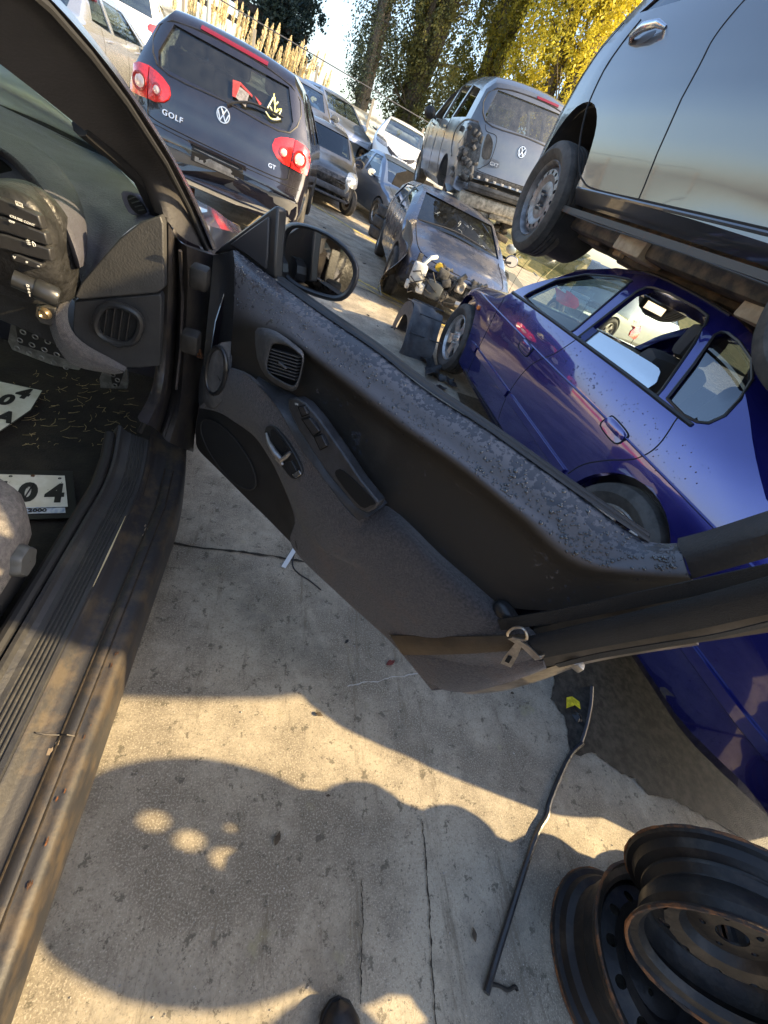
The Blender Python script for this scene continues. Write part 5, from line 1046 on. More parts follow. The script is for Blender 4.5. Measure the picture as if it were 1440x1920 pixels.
# switch pod with buttons
pod = mat('pod_plastic', (.022, .022, .023), .42, bump=.5, bscale=140, var=.4, vscale=40)
def podd(a, b): return -.05 * max(0, (a) / 130)
rows = [A_([(-90, 345, 1.02), (-20, 340, 1.02), (30, 350, 1.02), (75, 382, 1.03), (110, 430, 1.05), (132, 480, 1.08)]), A_([(-90, 375, .99), (-20, 368, .99), (28, 376, .99), (66, 400, .995), (98, 445, 1.01), (124, 492, 1.05)]),
        A_([(-90, 520, .99), (-10, 490, .99), (30, 495, .99), (60, 505, .995), (100, 520, 1.01), (128, 530, 1.05)]), A_([(-90, 560, 1.02), (-10, 550, 1.02), (40, 565, 1.02), (75, 570, 1.03), (108, 568, 1.05), (134, 562, 1.08)])]
clean(gridmesh('switch_pod', rows, pod, hr, 5, 4, thick=.06, tdir=(0, 1, 0)))
bt = mat('button_black', (.026, .026, .028), .35, bump=.2, bscale=90)
wt = mat('legend_white', (.7, .7, .68), .6)
X_ = (CR - CR.y * Vector((0, 1, 0))).normalized()
def btn(L, y=.975): return pan('button', L, y, bt, .02, 0)
for L in ([(-60, 362), (2, 372), (72, 404), (82, 432), (4, 402), (-60, 392)], [(-60, 398), (5, 407), (84, 437), (92, 462), (8, 436), (-60, 424)], [(-60, 430), (10, 440), (93, 467), (98, 492), (14, 470), (-60, 458)], [(18, 478), (30, 476), (76, 494), (80, 503), (70, 506), (22, 490)]): btn(L)
du = lambda a, b, y=.972: ay(a, b, y)
xd = (du(60, 420) - du(20, 404)); yd = (du(20, 400) - du(26, 420))
text('legend', 'CRUISE CONT', .0056, wt, hr, frame(du(42, 414), xd, yd), .0004, 1.05, .0001)
text('legend', 'OFF', .005, wt, hr, frame(du(22, 416), xd, yd), .0004, 1., .0002)
mb = MB(); c0 = du(36, 383); ux, uy = xd.normalized(), yd.normalized()
def sq(c, w_, h_): return [c + ux * a * w_ + uy * b_ * h_ for a, b_ in ((-1, -1), (1, -1), (1, 1), (-1, 1), (-1, -1))]
mb.tube(sq(c0, .0048, .003), .0005, 4); mb.tube(sq(c0, .0028, .0014), .0004, 4); mb.build('legend', wt, hr)
mb = MB(); c0 = du(58, 456); mb.tube([c0 + ux * .003 + uy * .004 * math.cos(a) + ux * .004 * math.sin(a) for a in [k * .5236 for k in range(7)]] + [c0 + ux * .003 + uy * .004], .0006, 4)
for k in (-1, 0, 1): mb.tube([c0 + ux * -.001 + uy * .003 * k, c0 - ux * .007 + uy * (.003 * k - .001)], .0006, 4)
mb.tube([c0 - ux * .004 + uy * .005, c0 - ux * .004 - uy * .005], .0005, 4); mb.build('legend', wt, hr)
for (a, b, s) in ((27, 483, 'V'), (50, 491, 'o'), (72, 499, '~')): text('legend', s, .0062, wt, hr, frame(du(a, b), xd, yd), .0004, 1., .0003)
p0_, p1_ = ay(25, 522, .975), ay(112, 560, .99); mb = MB(); mb.tube([p0_, p0_.lerp(p1_, .45)], .017, 20); mb.tube([p0_.lerp(p1_, .45), p0_.lerp(p1_, .5), p0_.lerp(p1_, .92), p1_], [.019, .021, .021, .017], 20); mb.build('lamp_stalk', gloss, hr)
for k, s in enumerate(('D', 'o', 'o', ':')): text('legend', s, .007, wt, hr, frame(p0_.lerp(p1_, .42) + Vector((.0, -.0195, .008 - .006 * k)), xd, yd), .0004, 1., .0003)
kc = ay(84, 588, 1.06); mb = MB(); mb.lathe([(-.004, .001), (-.004, .006), (-.008, .009), (-.003, .012), (.003, .013)], 24, 'y', kc); mb.build('key_barrel', mat('worn_brass', (.35, .27, .17), .3, .8, var=.4, vscale=60), hr)
pan('key_bezel', [(66, 572), (104, 578), (106, 600), (95, 612), (74, 606), (64, 590)], 1.075, dgrey, .02, 0)
# pedals
ped = mat('pedal_alloy', (.30, .30, .29), .4, .7, var=.3, vscale=30); prb = mat('pedal_rubber', (.02, .02, .02), .7)
def pedal(L, y, dots, nm, inner):
    o = pan(nm, L, y, ped, .012, 0); o.name = nm; pan('pedal_rubber', inner, y - .003, prb, .006, 0, parent=o)
    mb = MB()
    for a, b in dots: mb.lathe([(-.0035, .0045), (-.0045, .0065), (-.0035, .0085)], 14, 'y', ay(a, b, y - .002))
    mb.build('pedal_studs', ped, o)
pedal([(20, 605), (80, 612), (158, 648), (160, 664), (148, 695), (100, 686), (22, 656), (14, 640)], 1.32, [(44 + 23 * i - 6 * j, 622 + 9 * i + 15 * j) for j in range(3) for i in range(5 - (j == 0))], 'brake_pedal', [(28, 612), (80, 617), (154, 652), (146, 668), (128, 676), (34, 646)])
pedal([(196, 684), (238, 694), (240, 716), (238, 730), (188, 728), (186, 710)], 1.38, [(212, 702), (221, 712), (216, 722)], 'throttle_pedal', [(204, 688), (234, 694), (222, 726), (210, 724)])
# straw on the floor
mb = MB(); rnd = random.Random(9)
for i in range(120):
    px, py = (rnd.uniform(20, 250), rnd.uniform(700, 840)) if i < 140 else (rnd.uniform(20, 240), rnd.uniform(840, 1060)); p = az(px, py, .25 + rnd.uniform(0, .012)); a = rnd.gauss(.3, 1.3); l = rnd.uniform(.008, .045)
    mb.ribbon([p, p + Vector((l * .5 * math.cos(a), l * .5 * math.sin(a), .003)), p + Vector((l * math.cos(a + .3), l * math.sin(a + .3), rnd.uniform(0, .006)))], (math.sin(a), -math.cos(a), 0), .0016, .0008)
tag(mb.build('straw_litter', mat('straw_floor', (.34, .26, .13), .8, var=.4, vscale=60), None, smooth=False), kind='stuff')
# seat corner and recliner knob
st = MB(); bm = bmesh.new(); bmesh.ops.create_cube(bm, size=1); bmesh.ops.subdivide_edges(bm, edges=bm.edges[:], cuts=6, use_grid_fill=True)
for v in bm.verts:
    c = v.co * 2; n_ = (abs(c.x) ** 4 + abs(c.y) ** 4 + abs(c.z) ** 4) ** .25; s_ = max(abs(c.x), abs(c.y), abs(c.z)); c = c / n_ * s_ if n_ else c
    v.co = Vector((c.x * .26, c.y * .28, c.z * .10))
sf = mat('seat_ribbed', (.13, .12, .115), .95, bump=1, bscale=300, col2=(.22, .20, .185), vscale=70)
so_ = frombm('driver_seat', bm, sf, None, True, 60); so_.parent = hr; so_.location = (-.672, .49, .475)
mb = MB(); mb.bbox((-.72, .05, .85), (.50, .16, .72), .07, Matrix.Rotation(R(-12), 3, 'X')); mb.build('seat_back', sf, hr)
MB().bbox((-.46, .44, .37), (.03, .5, .14), .012).build('seat_valance', mat('valance', (.05, .05, .052), .5), hr)
kn = MB(); kp = []
N = 40
for a_, r0 in ((.000, .034), (.016, .034), (.024, .030), (.026, .001)):
    for j in range(N): q = 6.28318 * j / N; r_ = r0 * (1 + .07 * math.cos(q * 6)) if r0 > .01 else r0; kn.v.append(Vector((a_, r_ * math.cos(q), r_ * math.sin(q))))
for i in range(3):
    for j in range(N): kn.f.append([i * N + j, i * N + (j + 1) % N, (i + 1) * N + (j + 1) % N, (i + 1) * N + j])
k0 = kn.build('recliner_knob', mat('knob_grey', (.085, .085, .08), .42, bump=.1, bscale=80), hr, sharp=50); k0.location = az(28, 1050, .45)
rk = MB().tube([az(180, 925, .30), az(170, 950, .31), az(148, 985, .30)], [.008, .013, .015], 12).build('seat_lever', gloss, hr)
MB().box(az(176, 925, .322), (.010, .012, .002)).build('lever_label', wt, rk)
# number plates in the footwell
def plate(name, label, tl, tr_, br, bl, z, chars, lower=None, mbl=None):
    c = [az(a, b, z) for a, b in (tl, tr_, br, bl)]
    o = MB().prism(c, (0, 0, .002)).build(name, mat('plate_white', (.60, .58, .50), .5, bump=.2, bscale=80, col2=(.74, .73, .67), vscale=14), None, smooth=False)
    tag(o, label, 'number plate', 'number plates on the footwell carpet'); xd = (c[1] - c[0]); yd = c[0] - c[3]
    fr_ = MB(); cc = sum(c, Vector()) / 4; fr_.tube([p + Vector((0, 0, .002)) for p in c] + [c[0] + Vector((0, 0, .002))], .0018, 6); fr_.build('rim_line', mat('plate_edge', (.03, .03, .03), .6), o)
    for s, (a, b), h in chars: text('plate_character', s, h, mat('plate_black', (.01, .01, .012), .5), o, frame(az(a, b, z + .004), xd, yd), .0008, .80, .004 if h > .05 else .001)
    return o
p_ = plate('number_plate', 'white number plate ending in 04 lying in a black frame on the dark carpet', (-170, 886), (122, 892), (128, 952), (-170, 962), .262, [('1', (2, 922), .105), ('0', (52, 924), .105), ('4', (103, 926), .105)])
q = [az(a, b, .258) for a, b in ((-180, 880), (136, 884), (146, 972), (-180, 982))]; MB().prism(q, (0, 0, .003)).build('plate_frame', mat('frame_black', (.012, .012, .013), .5), p_, smooth=False)
q = [az(a, b, .2625) for a, b in ((-170, 954), (122, 951), (123, 962), (-170, 968))]; MB().prism(q, (0, 0, .0022)).build('plate_strip', mat('strip_blue_white', (.60, .64, .68), .5, col2=(.25, .33, .5), vscale=60), p_, smooth=False)
text('strip_text', '2000', .017, mat('plate_black', (0, 0, 0)), p_, frame(az(70, 957, .266), az(122, 951, .26) - az(0, 954, .26), az(0, 940, .26) - az(0, 960, .26)), .0006, 1.2, .0005)
q = blotch(az(62, 892, .2655), .007, rs, 'rust_stain', p_, z=0)
for a_, b_ in ((112, 897), (20, 893)): MB().lathe([(.0, .001), (.0004, .0045)], 12, 'z', az(a_, b_, .2652)).build('bolt_hole', mat('plate_black', (0, 0, 0)), p_)
for k in range(9): blotch(az(rnd.uniform(5, 118), rnd.uniform(896, 948), .2652), rnd.uniform(.001, .003), mat('mud_thin', (.25, .20, .13), .9), 'grime', p_, z=0)
slash = MB().tube([az(42, 940, .267), az(62, 908, .267)], .0018, 5).build('zero_slash', mat('plate_black', (0, 0, 0)), p_)
p2 = plate('number_plate', 'white number plate with a pointed black edge lying askew nearer the pedals', (-120, 690), (80, 733), (58, 770), (-90, 870), .27, [('4', (44, 738), .085), ('0', (12, 750), .085), ('A', (10, 782), .08)])
# ================================================================== THE OPEN DOOR
DA, DO = R(46), .72
DN = Vector((math.sin(DA), math.cos(DA), 0)); DE = Vector((math.cos(DA), -math.sin(DA), 0))
def Pd(px, py, d=0.): return onp(px, py, DN * (DO - d), DN)
DR = thing('open_car_door', 'wet grey and black inside face of the opened driver door with speaker, vent and switches', 'car door', (-.19, 1.2, .35))
DRI = Matrix.Translation((.19, -1.2, -.35))
def dpar(o): clean(o); o.parent = DR; o.data.transform(DRI); return o
def vinyl():
    m = mat('door_vinyl', (.05, .05, .052), .55); t = m.node_tree; b = t.nodes['Principled BSDF']; L = t.links.new
    tc = t.nodes.new('ShaderNodeTexCoord'); at = t.nodes.new('ShaderNodeAttribute'); at.attribute_name = 'row'
    def nz(sc, det, rg):
        n = t.nodes.new('ShaderNodeTexNoise'); n.inputs['Scale'].default_value = sc; n.inputs['Detail'].default_value = det; n.inputs['Roughness'].default_value = rg; L(tc.outputs['Object'], n.inputs['Vector']); return n.outputs[0]
    def mr(x, a, b_, c=0., d=1.):
        r_ = t.nodes.new('ShaderNodeMapRange'); r_.interpolation_type = 'SMOOTHSTEP'; r_.inputs[1].default_value = a; r_.inputs[2].default_value = b_; r_.inputs[3].default_value = c; r_.inputs[4].default_value = d; L(x, r_.inputs[0]); return r_.outputs[0]
    def op(o_, x, y):
        n = t.nodes.new('ShaderNodeMath'); n.operation = o_
        for i, k in enumerate((x, y)):
            if isinstance(k, float): n.inputs[i].default_value = k
            else: L(k, n.inputs[i])
        return n.outputs[0]
    def mix(f, A, B):
        x = t.nodes.new('ShaderNodeMix'); x.data_type = 'RGBA'
        for k, v in (('A', A), ('B', B)):
            if isinstance(v, tuple): x.inputs[k].default_value = (*v, 1)
            else: L(v, x.inputs[k])
        L(f, x.inputs['Factor']); return x.outputs['Result']
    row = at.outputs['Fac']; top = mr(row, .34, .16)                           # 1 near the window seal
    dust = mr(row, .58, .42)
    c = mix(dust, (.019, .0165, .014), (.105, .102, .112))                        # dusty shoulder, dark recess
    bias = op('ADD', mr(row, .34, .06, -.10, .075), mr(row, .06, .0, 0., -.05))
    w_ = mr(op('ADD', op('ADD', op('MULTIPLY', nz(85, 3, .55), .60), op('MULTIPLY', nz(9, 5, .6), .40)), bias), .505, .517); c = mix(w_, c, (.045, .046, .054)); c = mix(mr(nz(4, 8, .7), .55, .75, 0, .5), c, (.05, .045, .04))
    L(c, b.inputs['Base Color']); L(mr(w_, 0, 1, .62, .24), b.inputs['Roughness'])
    bn = t.nodes.new('ShaderNodeBump'); bn.inputs['Strength'].default_value = .2; bn.inputs['Distance'].default_value = .002; L(nz(260, 3, .6), bn.inputs['Height']); L(bn.outputs[0], b.inputs['Normal'])
    return m
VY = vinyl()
def dgrid(name, rows, m, nu=5, nv=4, thick=.0, rowattr=False, sharp=50, parent=None):
    o = gridmesh(name, rows, m, None, nu, nv, fn=lambda a, b, d: Pd(a, b, d), thick=thick, tdir=DN, sharp=sharp)
    if rowattr:
        nc, nr = o['nc'], o['nr']; at = o.data.attributes.new('row', 'FLOAT', 'POINT'); at.data.foreach_set('value', [(i % (nc * nr)) // nc / (nr - 1) for i in range(len(o.data.vertices))])
    dpar(o)
    if parent: o.parent = parent
    return o
A0 = [(437, 469), (470, 495), (532, 540), (605, 593), (696, 655), (800, 737), (920, 815), (1070, 922), (1200, 1014), (1272, 1024)]
B0 = [(440, 512), (474, 545), (530, 585), (595, 640), (680, 704), (780, 784), (890, 866), (1020, 968), (1140, 1048), (1282, 1052)]
C0 = [(438, 585), (474, 600), (540, 632), (603, 680), (672, 733), (762, 803), (864, 874), (978, 965), (1096, 1058), (1290, 1080)]
D0 = [(434, 650), (478, 640), (556, 660), (602, 700), (660, 752), (748, 822), (848, 893), (960, 985), (1075, 1080), (1296, 1094)]
E0 = [(432, 692), (482, 712), (556, 745), (604, 785), (640, 850), (712, 935), (800, 1018), (880, 1085), (960, 1140), (1180, 1140)]
am = lambda L, dd: [(a, b, d) for (a, b), d in zip(L, dd)]
dA = [-.035] * 10; dB = [.005, .01, .015, .015, .015, .015, .015, .015, .015, .01]; dC = [.02, .035, .035, .03, .03, .03, .03, .03, .025, .02]
dDd = [.03, .035, .012, .0, -.005, -.005, -.005, -.005, .0, .01]; dE = [.03, .03, .005, .0, -.005, -.005, -.005, -.005, .0, .01]
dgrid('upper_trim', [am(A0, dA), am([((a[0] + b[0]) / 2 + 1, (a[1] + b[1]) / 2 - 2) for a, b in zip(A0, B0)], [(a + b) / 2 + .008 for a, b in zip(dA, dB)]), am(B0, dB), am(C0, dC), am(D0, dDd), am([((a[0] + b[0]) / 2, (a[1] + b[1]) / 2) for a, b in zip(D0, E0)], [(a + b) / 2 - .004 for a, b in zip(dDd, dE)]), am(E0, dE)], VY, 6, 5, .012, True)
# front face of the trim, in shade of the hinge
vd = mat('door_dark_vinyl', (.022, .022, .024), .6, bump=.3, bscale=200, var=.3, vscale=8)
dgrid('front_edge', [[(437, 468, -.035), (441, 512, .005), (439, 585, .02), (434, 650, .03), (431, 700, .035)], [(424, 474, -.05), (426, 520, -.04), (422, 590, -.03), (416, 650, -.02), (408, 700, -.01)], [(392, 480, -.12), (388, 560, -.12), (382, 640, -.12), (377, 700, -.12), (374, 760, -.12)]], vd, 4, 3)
# fabric panel
FT = [(431, 690, .04), (464, 704, .05), (499, 738, .058), (527, 775, .06), (560, 835, .06), (603, 892, .06), (669, 973, .055), (728, 952, .0), (829, 1046, .0), (929, 1130, .0), (1018, 1205, .0)]
FM = [(425, 706, .05), (452, 728, .062), (482, 762, .070), (508, 806, .072), (540, 868, .072), (583, 935, .070), (640, 1005, .065), (742, 1003, .048), (838, 1094, .048), (920, 1168, .045), (1016, 1218, .03)]
FL = [(408, 728, .045), (434, 750, .055), (462, 780, .06), (494, 826, .06), (524, 880, .058), (556, 950, .055), (606, 1030, .05), (720, 1080, .05), (800, 1160, .045), (880, 1225, .035), (1014, 1230, .02)]
FB = [(375, 762, .02), (412, 772, .03), (441, 790, .035), (476, 817, .035), (500, 850, .034), (525, 897, .032), (556, 975, .03), (560, 1030, .02), (650, 1121, .012), (742, 1204, .006), (820, 1289, .0)]
FB2 = FB[:7] + [(561, 1032, .015), (655, 1126, .0), (752, 1216, -.01), (830, 1293, -.015)]
fbm = mat('door_fabric', (.030, .026, .027), .95, bump=1., bscale=420, col2=(.078, .066, .065), vscale=160, sheen=.25)
t = fbm.node_tree; b_ = t.nodes['Principled BSDF']; n = t.nodes.new('ShaderNodeTexNoise'); n.inputs['Scale'].default_value = 5; n.inputs['Detail'].default_value = 8; n.inputs['Roughness'].default_value = .7
tc = t.nodes.new('ShaderNodeTexCoord'); t.links.new(tc.outputs['Object'], n.inputs['Vector']); mr = t.nodes.new('ShaderNodeMapRange'); mr.inputs[1].default_value = .52; mr.inputs[2].default_value = .72; mr.inputs[4].default_value = .6; t.links.new(n.outputs[0], mr.inputs[0])
mx = t.nodes.new('ShaderNodeMix'); mx.data_type = 'RGBA'; src = b_.inputs['Base Color'].links[0].from_socket; t.links.new(src, mx.inputs['A']); mx.inputs['B'].default_value = (.10, .055, .035, 1); t.links.new(mr.outputs[0], mx.inputs['Factor']); t.links.new(mx.outputs['Result'], b_.inputs['Base Color'])
dgrid('fabric_panel', [FT, FM, FL, FB, FB2], fbm, 6, 5, .01)
# lower fabric flap behind the belt
dgrid('fabric_panel', [[(752, 1210, .01), (800, 1216, .012), (870, 1220, .012), (940, 1225, .012), (1018, 1240, .0)], [(768, 1240, .01), (820, 1250, .015), (880, 1252, .015), (950, 1248, .012), (1020, 1248, .0)], [(800, 1276, .005), (835, 1284, .008), (890, 1280, .008), (955, 1268, .005), (1022, 1252, -.004)], [(826, 1292, -.01), (858, 1298, -.01), (900, 1294, -.01), (965, 1276, -.01), (1024, 1254, -.015)]], fbm, 5, 3, .008)
# speaker pocket
PBt = FB[:8]; PB2 = [(367, 830, -.01), (374, 846, -.01), (400, 872, -.01), (430, 902, -.01), (465, 937, -.01), (502, 973, -.01), (540, 1012, -.01), (560, 1033, .0)]
PBm = [((a[0] + b[0]) / 2 - 3, (a[1] + b[1]) / 2, .022) for a, b in zip(PBt, PB2)]
pk = mat('pocket_plastic', (.022, .021, .021), .6, bump=.25, bscale=300, var=.25, vscale=6)
dgrid('speaker_pocket', [[(a, b, d - .008) for a, b, d in PBt], PBm, PB2], pk, 5, 4, .01)
gr = mat('speaker_cloth', (.012, .012, .013), .85, bump=.6, bscale=500)
sp_ = []
for k in range(5):
    s_ = 1 - k * .24; sp_.append([(428 + s_ * (-52 * math.cos(q) * .9 + 22 * math.sin(q)), 852 + s_ * (60 * math.sin(q) + 38 * math.cos(q) * -.75), .030 + .006 * (1 - s_)) for q in [6.28318 * i / 24 for i in range(25)]])
dgrid('speaker_grille', sp_, gr, 1, 2, .004)
o = MB().tube([Pd(a, b, d) for a, b, d in cat(sp_[0], 2)], .0025, 6, cap=False).build('speaker_ring', pk); dpar(o)
# front side vent in the door edge
o = MB().tube([Pd(405 + 19 * math.cos(q) - 3 * math.sin(q), 695 + 44 * math.sin(q), .055) for q in [6.28318 * i / 20 for i in range(21)]], .006, 8, cap=False).build('side_vent_ring', gloss); dpar(o)
o = MB().prism([Pd(405 + 18 * math.cos(q), 695 + 42 * math.sin(q), .045) for q in [6.28318 * i / 20 for i in range(20)]], DN * .02).build('side_vent_face', mat('throat', (0, 0, 0))); dpar(o)
mb = MB()
for k in range(6): mb.tube([Pd(392 + 2 * k, 672 + 4 * k, .052), Pd(398 + 3 * k, 724 - 2 * k, .052)], .0016, 5)
dpar(mb.build('vent_vanes', gloss))
dgrid('vent_surround', [[(431, 640, .03), (428, 690, .04), (428, 720, .045), (422, 745, .045)], [(405, 648, .055), (388, 700, .055), (392, 745, .055), (400, 765, .04)], [(378, 690, -.02), (373, 720, -.02), (372, 750, -.02), (376, 765, -.01)]], mat('door_dusty', (.10, .10, .105), .7, bump=.3, bscale=200, var=.3, vscale=20), 4, 3, .01)
# face vent: bezel + louvres
bz = [(478, 622), (492, 614), (520, 622), (556, 648), (570, 664), (567, 690), (560, 722), (548, 734), (520, 722), (497, 704), (482, 672)]
bz2 = [(508, 650), (516, 643), (540, 648), (560, 663), (567, 672), (564, 694), (557, 716), (548, 724), (524, 712), (504, 698), (501, 680)]
rows = [[(a, b, .037) for a, b in closed_cat(bz, 2)], [(a + (c - a) * .45, b + (d - b) * .45, .05) for (a, b), (c, d) in zip(closed_cat(bz, 2), closed_cat(bz2, 2))], [(a, b, .052) for a, b in closed_cat(bz2, 2)], [(a * .97 + 535 * .03, b * .97 + 684 * .03, .03) for a, b in closed_cat(bz2, 2)]]
rows = [r_ + [r_[0]] for r_ in rows]
dgrid('vent_bezel', rows, mat('bezel_dusty', (.055, .055, .058), .6, bump=.3, bscale=160, col2=(.10, .098, .10), vscale=30), 1, 3)
o = MB().prism([Pd(a, b, .030) for a, b in bz2], DN * .01).build('vent_throat', mat('throat', (0, 0, 0))); dpar(o)
mb = MB()
for k in range(8):
    t_ = (k + .5) / 8; l = (509 - 6 * t_, 651 + 47 * t_); r_ = (564 - 8 * t_, 667 + 48 * t_); mb.ribbon([Pd(*l, .042), Pd(*r_, .042)], (0, 0, 1) if 0 else DN, .012, .0022)
mb.bbox(Pd(530, 685, .052), (.028, .006, .006), .002, Matrix.Rotation(-DA, 3, 'Z')); dpar(mb.build('vent_louvres', mat('louvre_dusty', (.085, .083, .085), .55)))
# switch panel on the armrest
swp = mat('switch_panel', (.028, .029, .033), .4, bump=.3, bscale=250, col2=(.055, .057, .065), vscale=12)
dgrid('armrest_top', [[(484, 706, .03), (520, 726, .018), (566, 752, .010), (606, 792, .006), (640, 850, .004), (676, 893, .002), (724, 944, .002)], [(478, 712, .045), (510, 742, .05), (545, 782, .05), (580, 830, .05), (612, 880, .05), (650, 930, .05), (696, 966, .045)], [(466, 706, .052), (500, 739, .060), (528, 776, .062), (561, 836, .062), (604, 893, .062), (640, 940, .060), (672, 976, .056)]], swp, 5, 3, .006)
pl_ = [(540, 748), (556, 746), (572, 756), (598, 786), (640, 846), (676, 900), (710, 942), (704, 954), (688, 962), (668, 952), (612, 884), (560, 806), (540, 766)]
def dprism(name, L, d, m, th=.006, sm=0, parent=None, bev=.0015):
    P = closed_cat(L, sm) if sm else L; o = MB().prism([Pd(a, b, d) for a, b in P], DN * th).build(name, m, sharp=40); dpar(o)
    if parent: o.parent = parent
    if bev: bv = o.modifiers.new('bv', 'BEVEL'); bv.width = bev; bv.segments = 2; bv.limit_method = 'ANGLE'
    return o
dprism('switch_plate', pl_, .062, swp, .03, 0, bev=.004)
for L in ([(560, 764), (570, 762), (576, 776), (566, 780)], [(568, 788), (580, 784), (598, 808), (587, 816)], [(590, 820), (602, 816), (612, 836), (600, 842)]):
    cx, cy = sum(p[0] for p in L) / 4, sum(p[1] for p in L) / 4; dprism('switch_recess', [(cx + (a - cx) * 1.25, cy + (b - cy) * 1.25) for a, b in L], .0635, mat('throat', (0, 0, 0)), .004, 0, bev=0); dprism('window_switch', L, .071, bt, .008, 0)
dprism('tray_recess', [(628, 886), (645, 884), (700, 938), (694, 948), (676, 950), (640, 908)], .0645, mat('throat', (0, 0, 0)), .004, 3, bev=0)
text('legend', 'ON', .007, wt, None, frame(Pd(556, 758, .0632), Pd(566, 762) - Pd(552, 758), Vector((0, 0, 1))), .0003); dpar(bpy.data.objects['legend.004'] if 0 else [o for o in bpy.data.objects if o.name.startswith('legend') and o.parent is None][0])
# inner handle
hb = mat('handle_silver', (.35, .34, .33), .28, .7, var=.2, vscale=30)
dprism('handle_recess', [(496, 806), (506, 798), (520, 806), (545, 840), (560, 868), (566, 888), (556, 898), (543, 894), (520, 862), (500, 828)], .0745, gloss, .01, 3)
dprism('handle_cavity', [(508, 806), (518, 812), (538, 838), (534, 848), (524, 848), (510, 828)], .077, mat('throat', (0, 0, 0)), .003, 3, bev=0)
mb = MB(); mb.tube([Pd(499, 812, .078), Pd(504, 830, .084), Pd(516, 850, .088), Pd(528, 862, .086), Pd(537, 856, .082), Pd(544, 848, .078)], [.0035, .006, .0085, .008, .006, .004], 10); mb.tube([Pd(520, 858, .082), Pd(530, 872, .080)], [.008, .005], 8); dpar(mb.build('door_release', hb))
dprism('lock_button', [(534, 868), (546, 864), (556, 884), (546, 890)], .080, gloss, .006, 0)
dprism('lock_button', [(546, 890), (560, 882), (564, 890), (554, 897)], .082, mat('dim_chrome', (.3, .3, .3), .2, .8), .006, 0)
# window seal, sail panel, door mirror
o = MB(); sl_ = [(520, 527), (545, 545), (620, 598), (700, 652), (800, 728), (920, 808), (1070, 915), (1218, 1016)]
dgrid('window_seal', [[(a, b - 9, -.055) for a, b in sl_], [(a, b - 5, -.043) for a, b in sl_], [(a - 1, b + 1, -.036) for a, b in sl_]], mat('seal_rubber', (.015, .015, .016), .5), 3, 2, .02)
sail = [(398, 476), (418, 458), (470, 418), (516, 384), (521, 390), (516, 470), (514, 522), (470, 500), (437, 470)]
dprism('sail_panel', sail, -.06, mat('sail_plastic', (.022, .022, .023), .35, bump=.1, bscale=100), .03, 0, bev=.006)
dprism('sail_inset', [(430, 458), (470, 428), (503, 405), (500, 480), (497, 505), (462, 478)], -.054, mat('sail_inset', (.035, .035, .038), .45), .01, 0, bev=.003)
mo = [(528, 432), (545, 418), (575, 420), (615, 436), (650, 462), (670, 492), (672, 520), (660, 548), (640, 564), (612, 562), (570, 548), (538, 530), (522, 505), (520, 465)]
m_in = [(538, 440), (552, 428), (578, 430), (612, 444), (642, 468), (659, 494), (661, 518), (650, 542), (634, 553), (612, 551), (574, 538), (546, 521), (532, 500), (530, 468)]
MD = -.14
o = []
c_ = closed_cat(mo, 2); i_ = closed_cat(m_in, 2)
rows = [[(a, b, MD) for a, b in i_], [((a + e) / 2, (b + f) / 2, MD + .010) for (a, b), (e, f) in zip(i_, c_)], [(a, b, MD + .002) for a, b in c_], [(a, b, MD - .03) for a, b in c_], [(a + (596 - a) * .12, b + (490 - b) * .12, MD - .08) for a, b in c_], [(a + (596 - a) * .5, b + (490 - b) * .5, MD - .13) for a, b in c_], [(a + (596 - a) * .98, b + (490 - b) * .98, MD - .14) for a, b in c_]]
mir = dgrid('mirror_housing', [r_ + [r_[0]] for r_ in rows], mat('mirror_shell', (.03, .03, .033), .4, bump=.15, bscale=200), 1, 3)
tiltq = Matrix.Rotation(R(0), 3, 'Z')
g_ = MB().prism([Pd(a, b, MD + .001) for a, b in i_], DN * .003).build('mirror_glass', mat('mirror_silver', (.62, .63, .64), .03, 1., bump=.03, bscale=20), None, smooth=False); dpar(g_); g_.parent = mir
o = MB().tube([Pd(505, 500, -.08), Pd(525, 500, -.12)], .03, 10).build('mirror_arm', gloss); dpar(o)
# outer skin
outl = [(434, 490), (536, 562), (688, 672), (905, 832), (1200, 1042), (1285, 1085), (1180, 1180), (1024, 1250), (960, 1278), (880, 1296), (828, 1290), (752, 1214), (560, 1031), (371, 845), (376, 760), (400, 600)]
o = MB().prism([Pd(a, b, -.045) for a, b in outl], DN * .05).build('outer_skin', HP, sharp=40); dpar(o); bv = o.modifiers.new('bv', 'BEVEL'); bv.width = .012; bv.segments = 2; bv.limit_method = 'ANGLE'
# rear frame of the door rising towards the right
shm = mat('sash_vinyl', (.028, .028, .030), .6, bump=.3, bscale=220, var=.25, vscale=8)
dgrid('window_frame', [[(1270, 1023, -.02), (1330, 1008, .0), (1440, 974, .03), (1600, 925, .06)], [(1284, 1048, .01), (1345, 1030, .03), (1450, 998, .06), (1600, 955, .10)], [(1298, 1086, .01), (1360, 1068, .03), (1460, 1040, .05), (1600, 1000, .08)]], shm, 5, 3, .03)
dgrid('rear_frame', [[(1000, 1180, -.01), (1120, 1150, -.01), (1290, 1112, .0), (1440, 1085, .03), (1600, 1050, .06)], [(1010, 1215, .0), (1130, 1200, .0), (1290, 1180, .01), (1440, 1150, .03), (1600, 1110, .06)], [(1024, 1250, -.01), (1140, 1232, -.01), (1290, 1208, .0), (1440, 1186, .02), (1600, 1160, .05)]], mat('frame_brown', (.055, .045, .035), .5, bump=.3, bscale=60, var=.4, vscale=7), 5, 3, .03)
em = mat('edge_paint', (.16, .13, .10), .4, .2, coat=.5, bump=.5, bscale=50, var=.4, vscale=14)
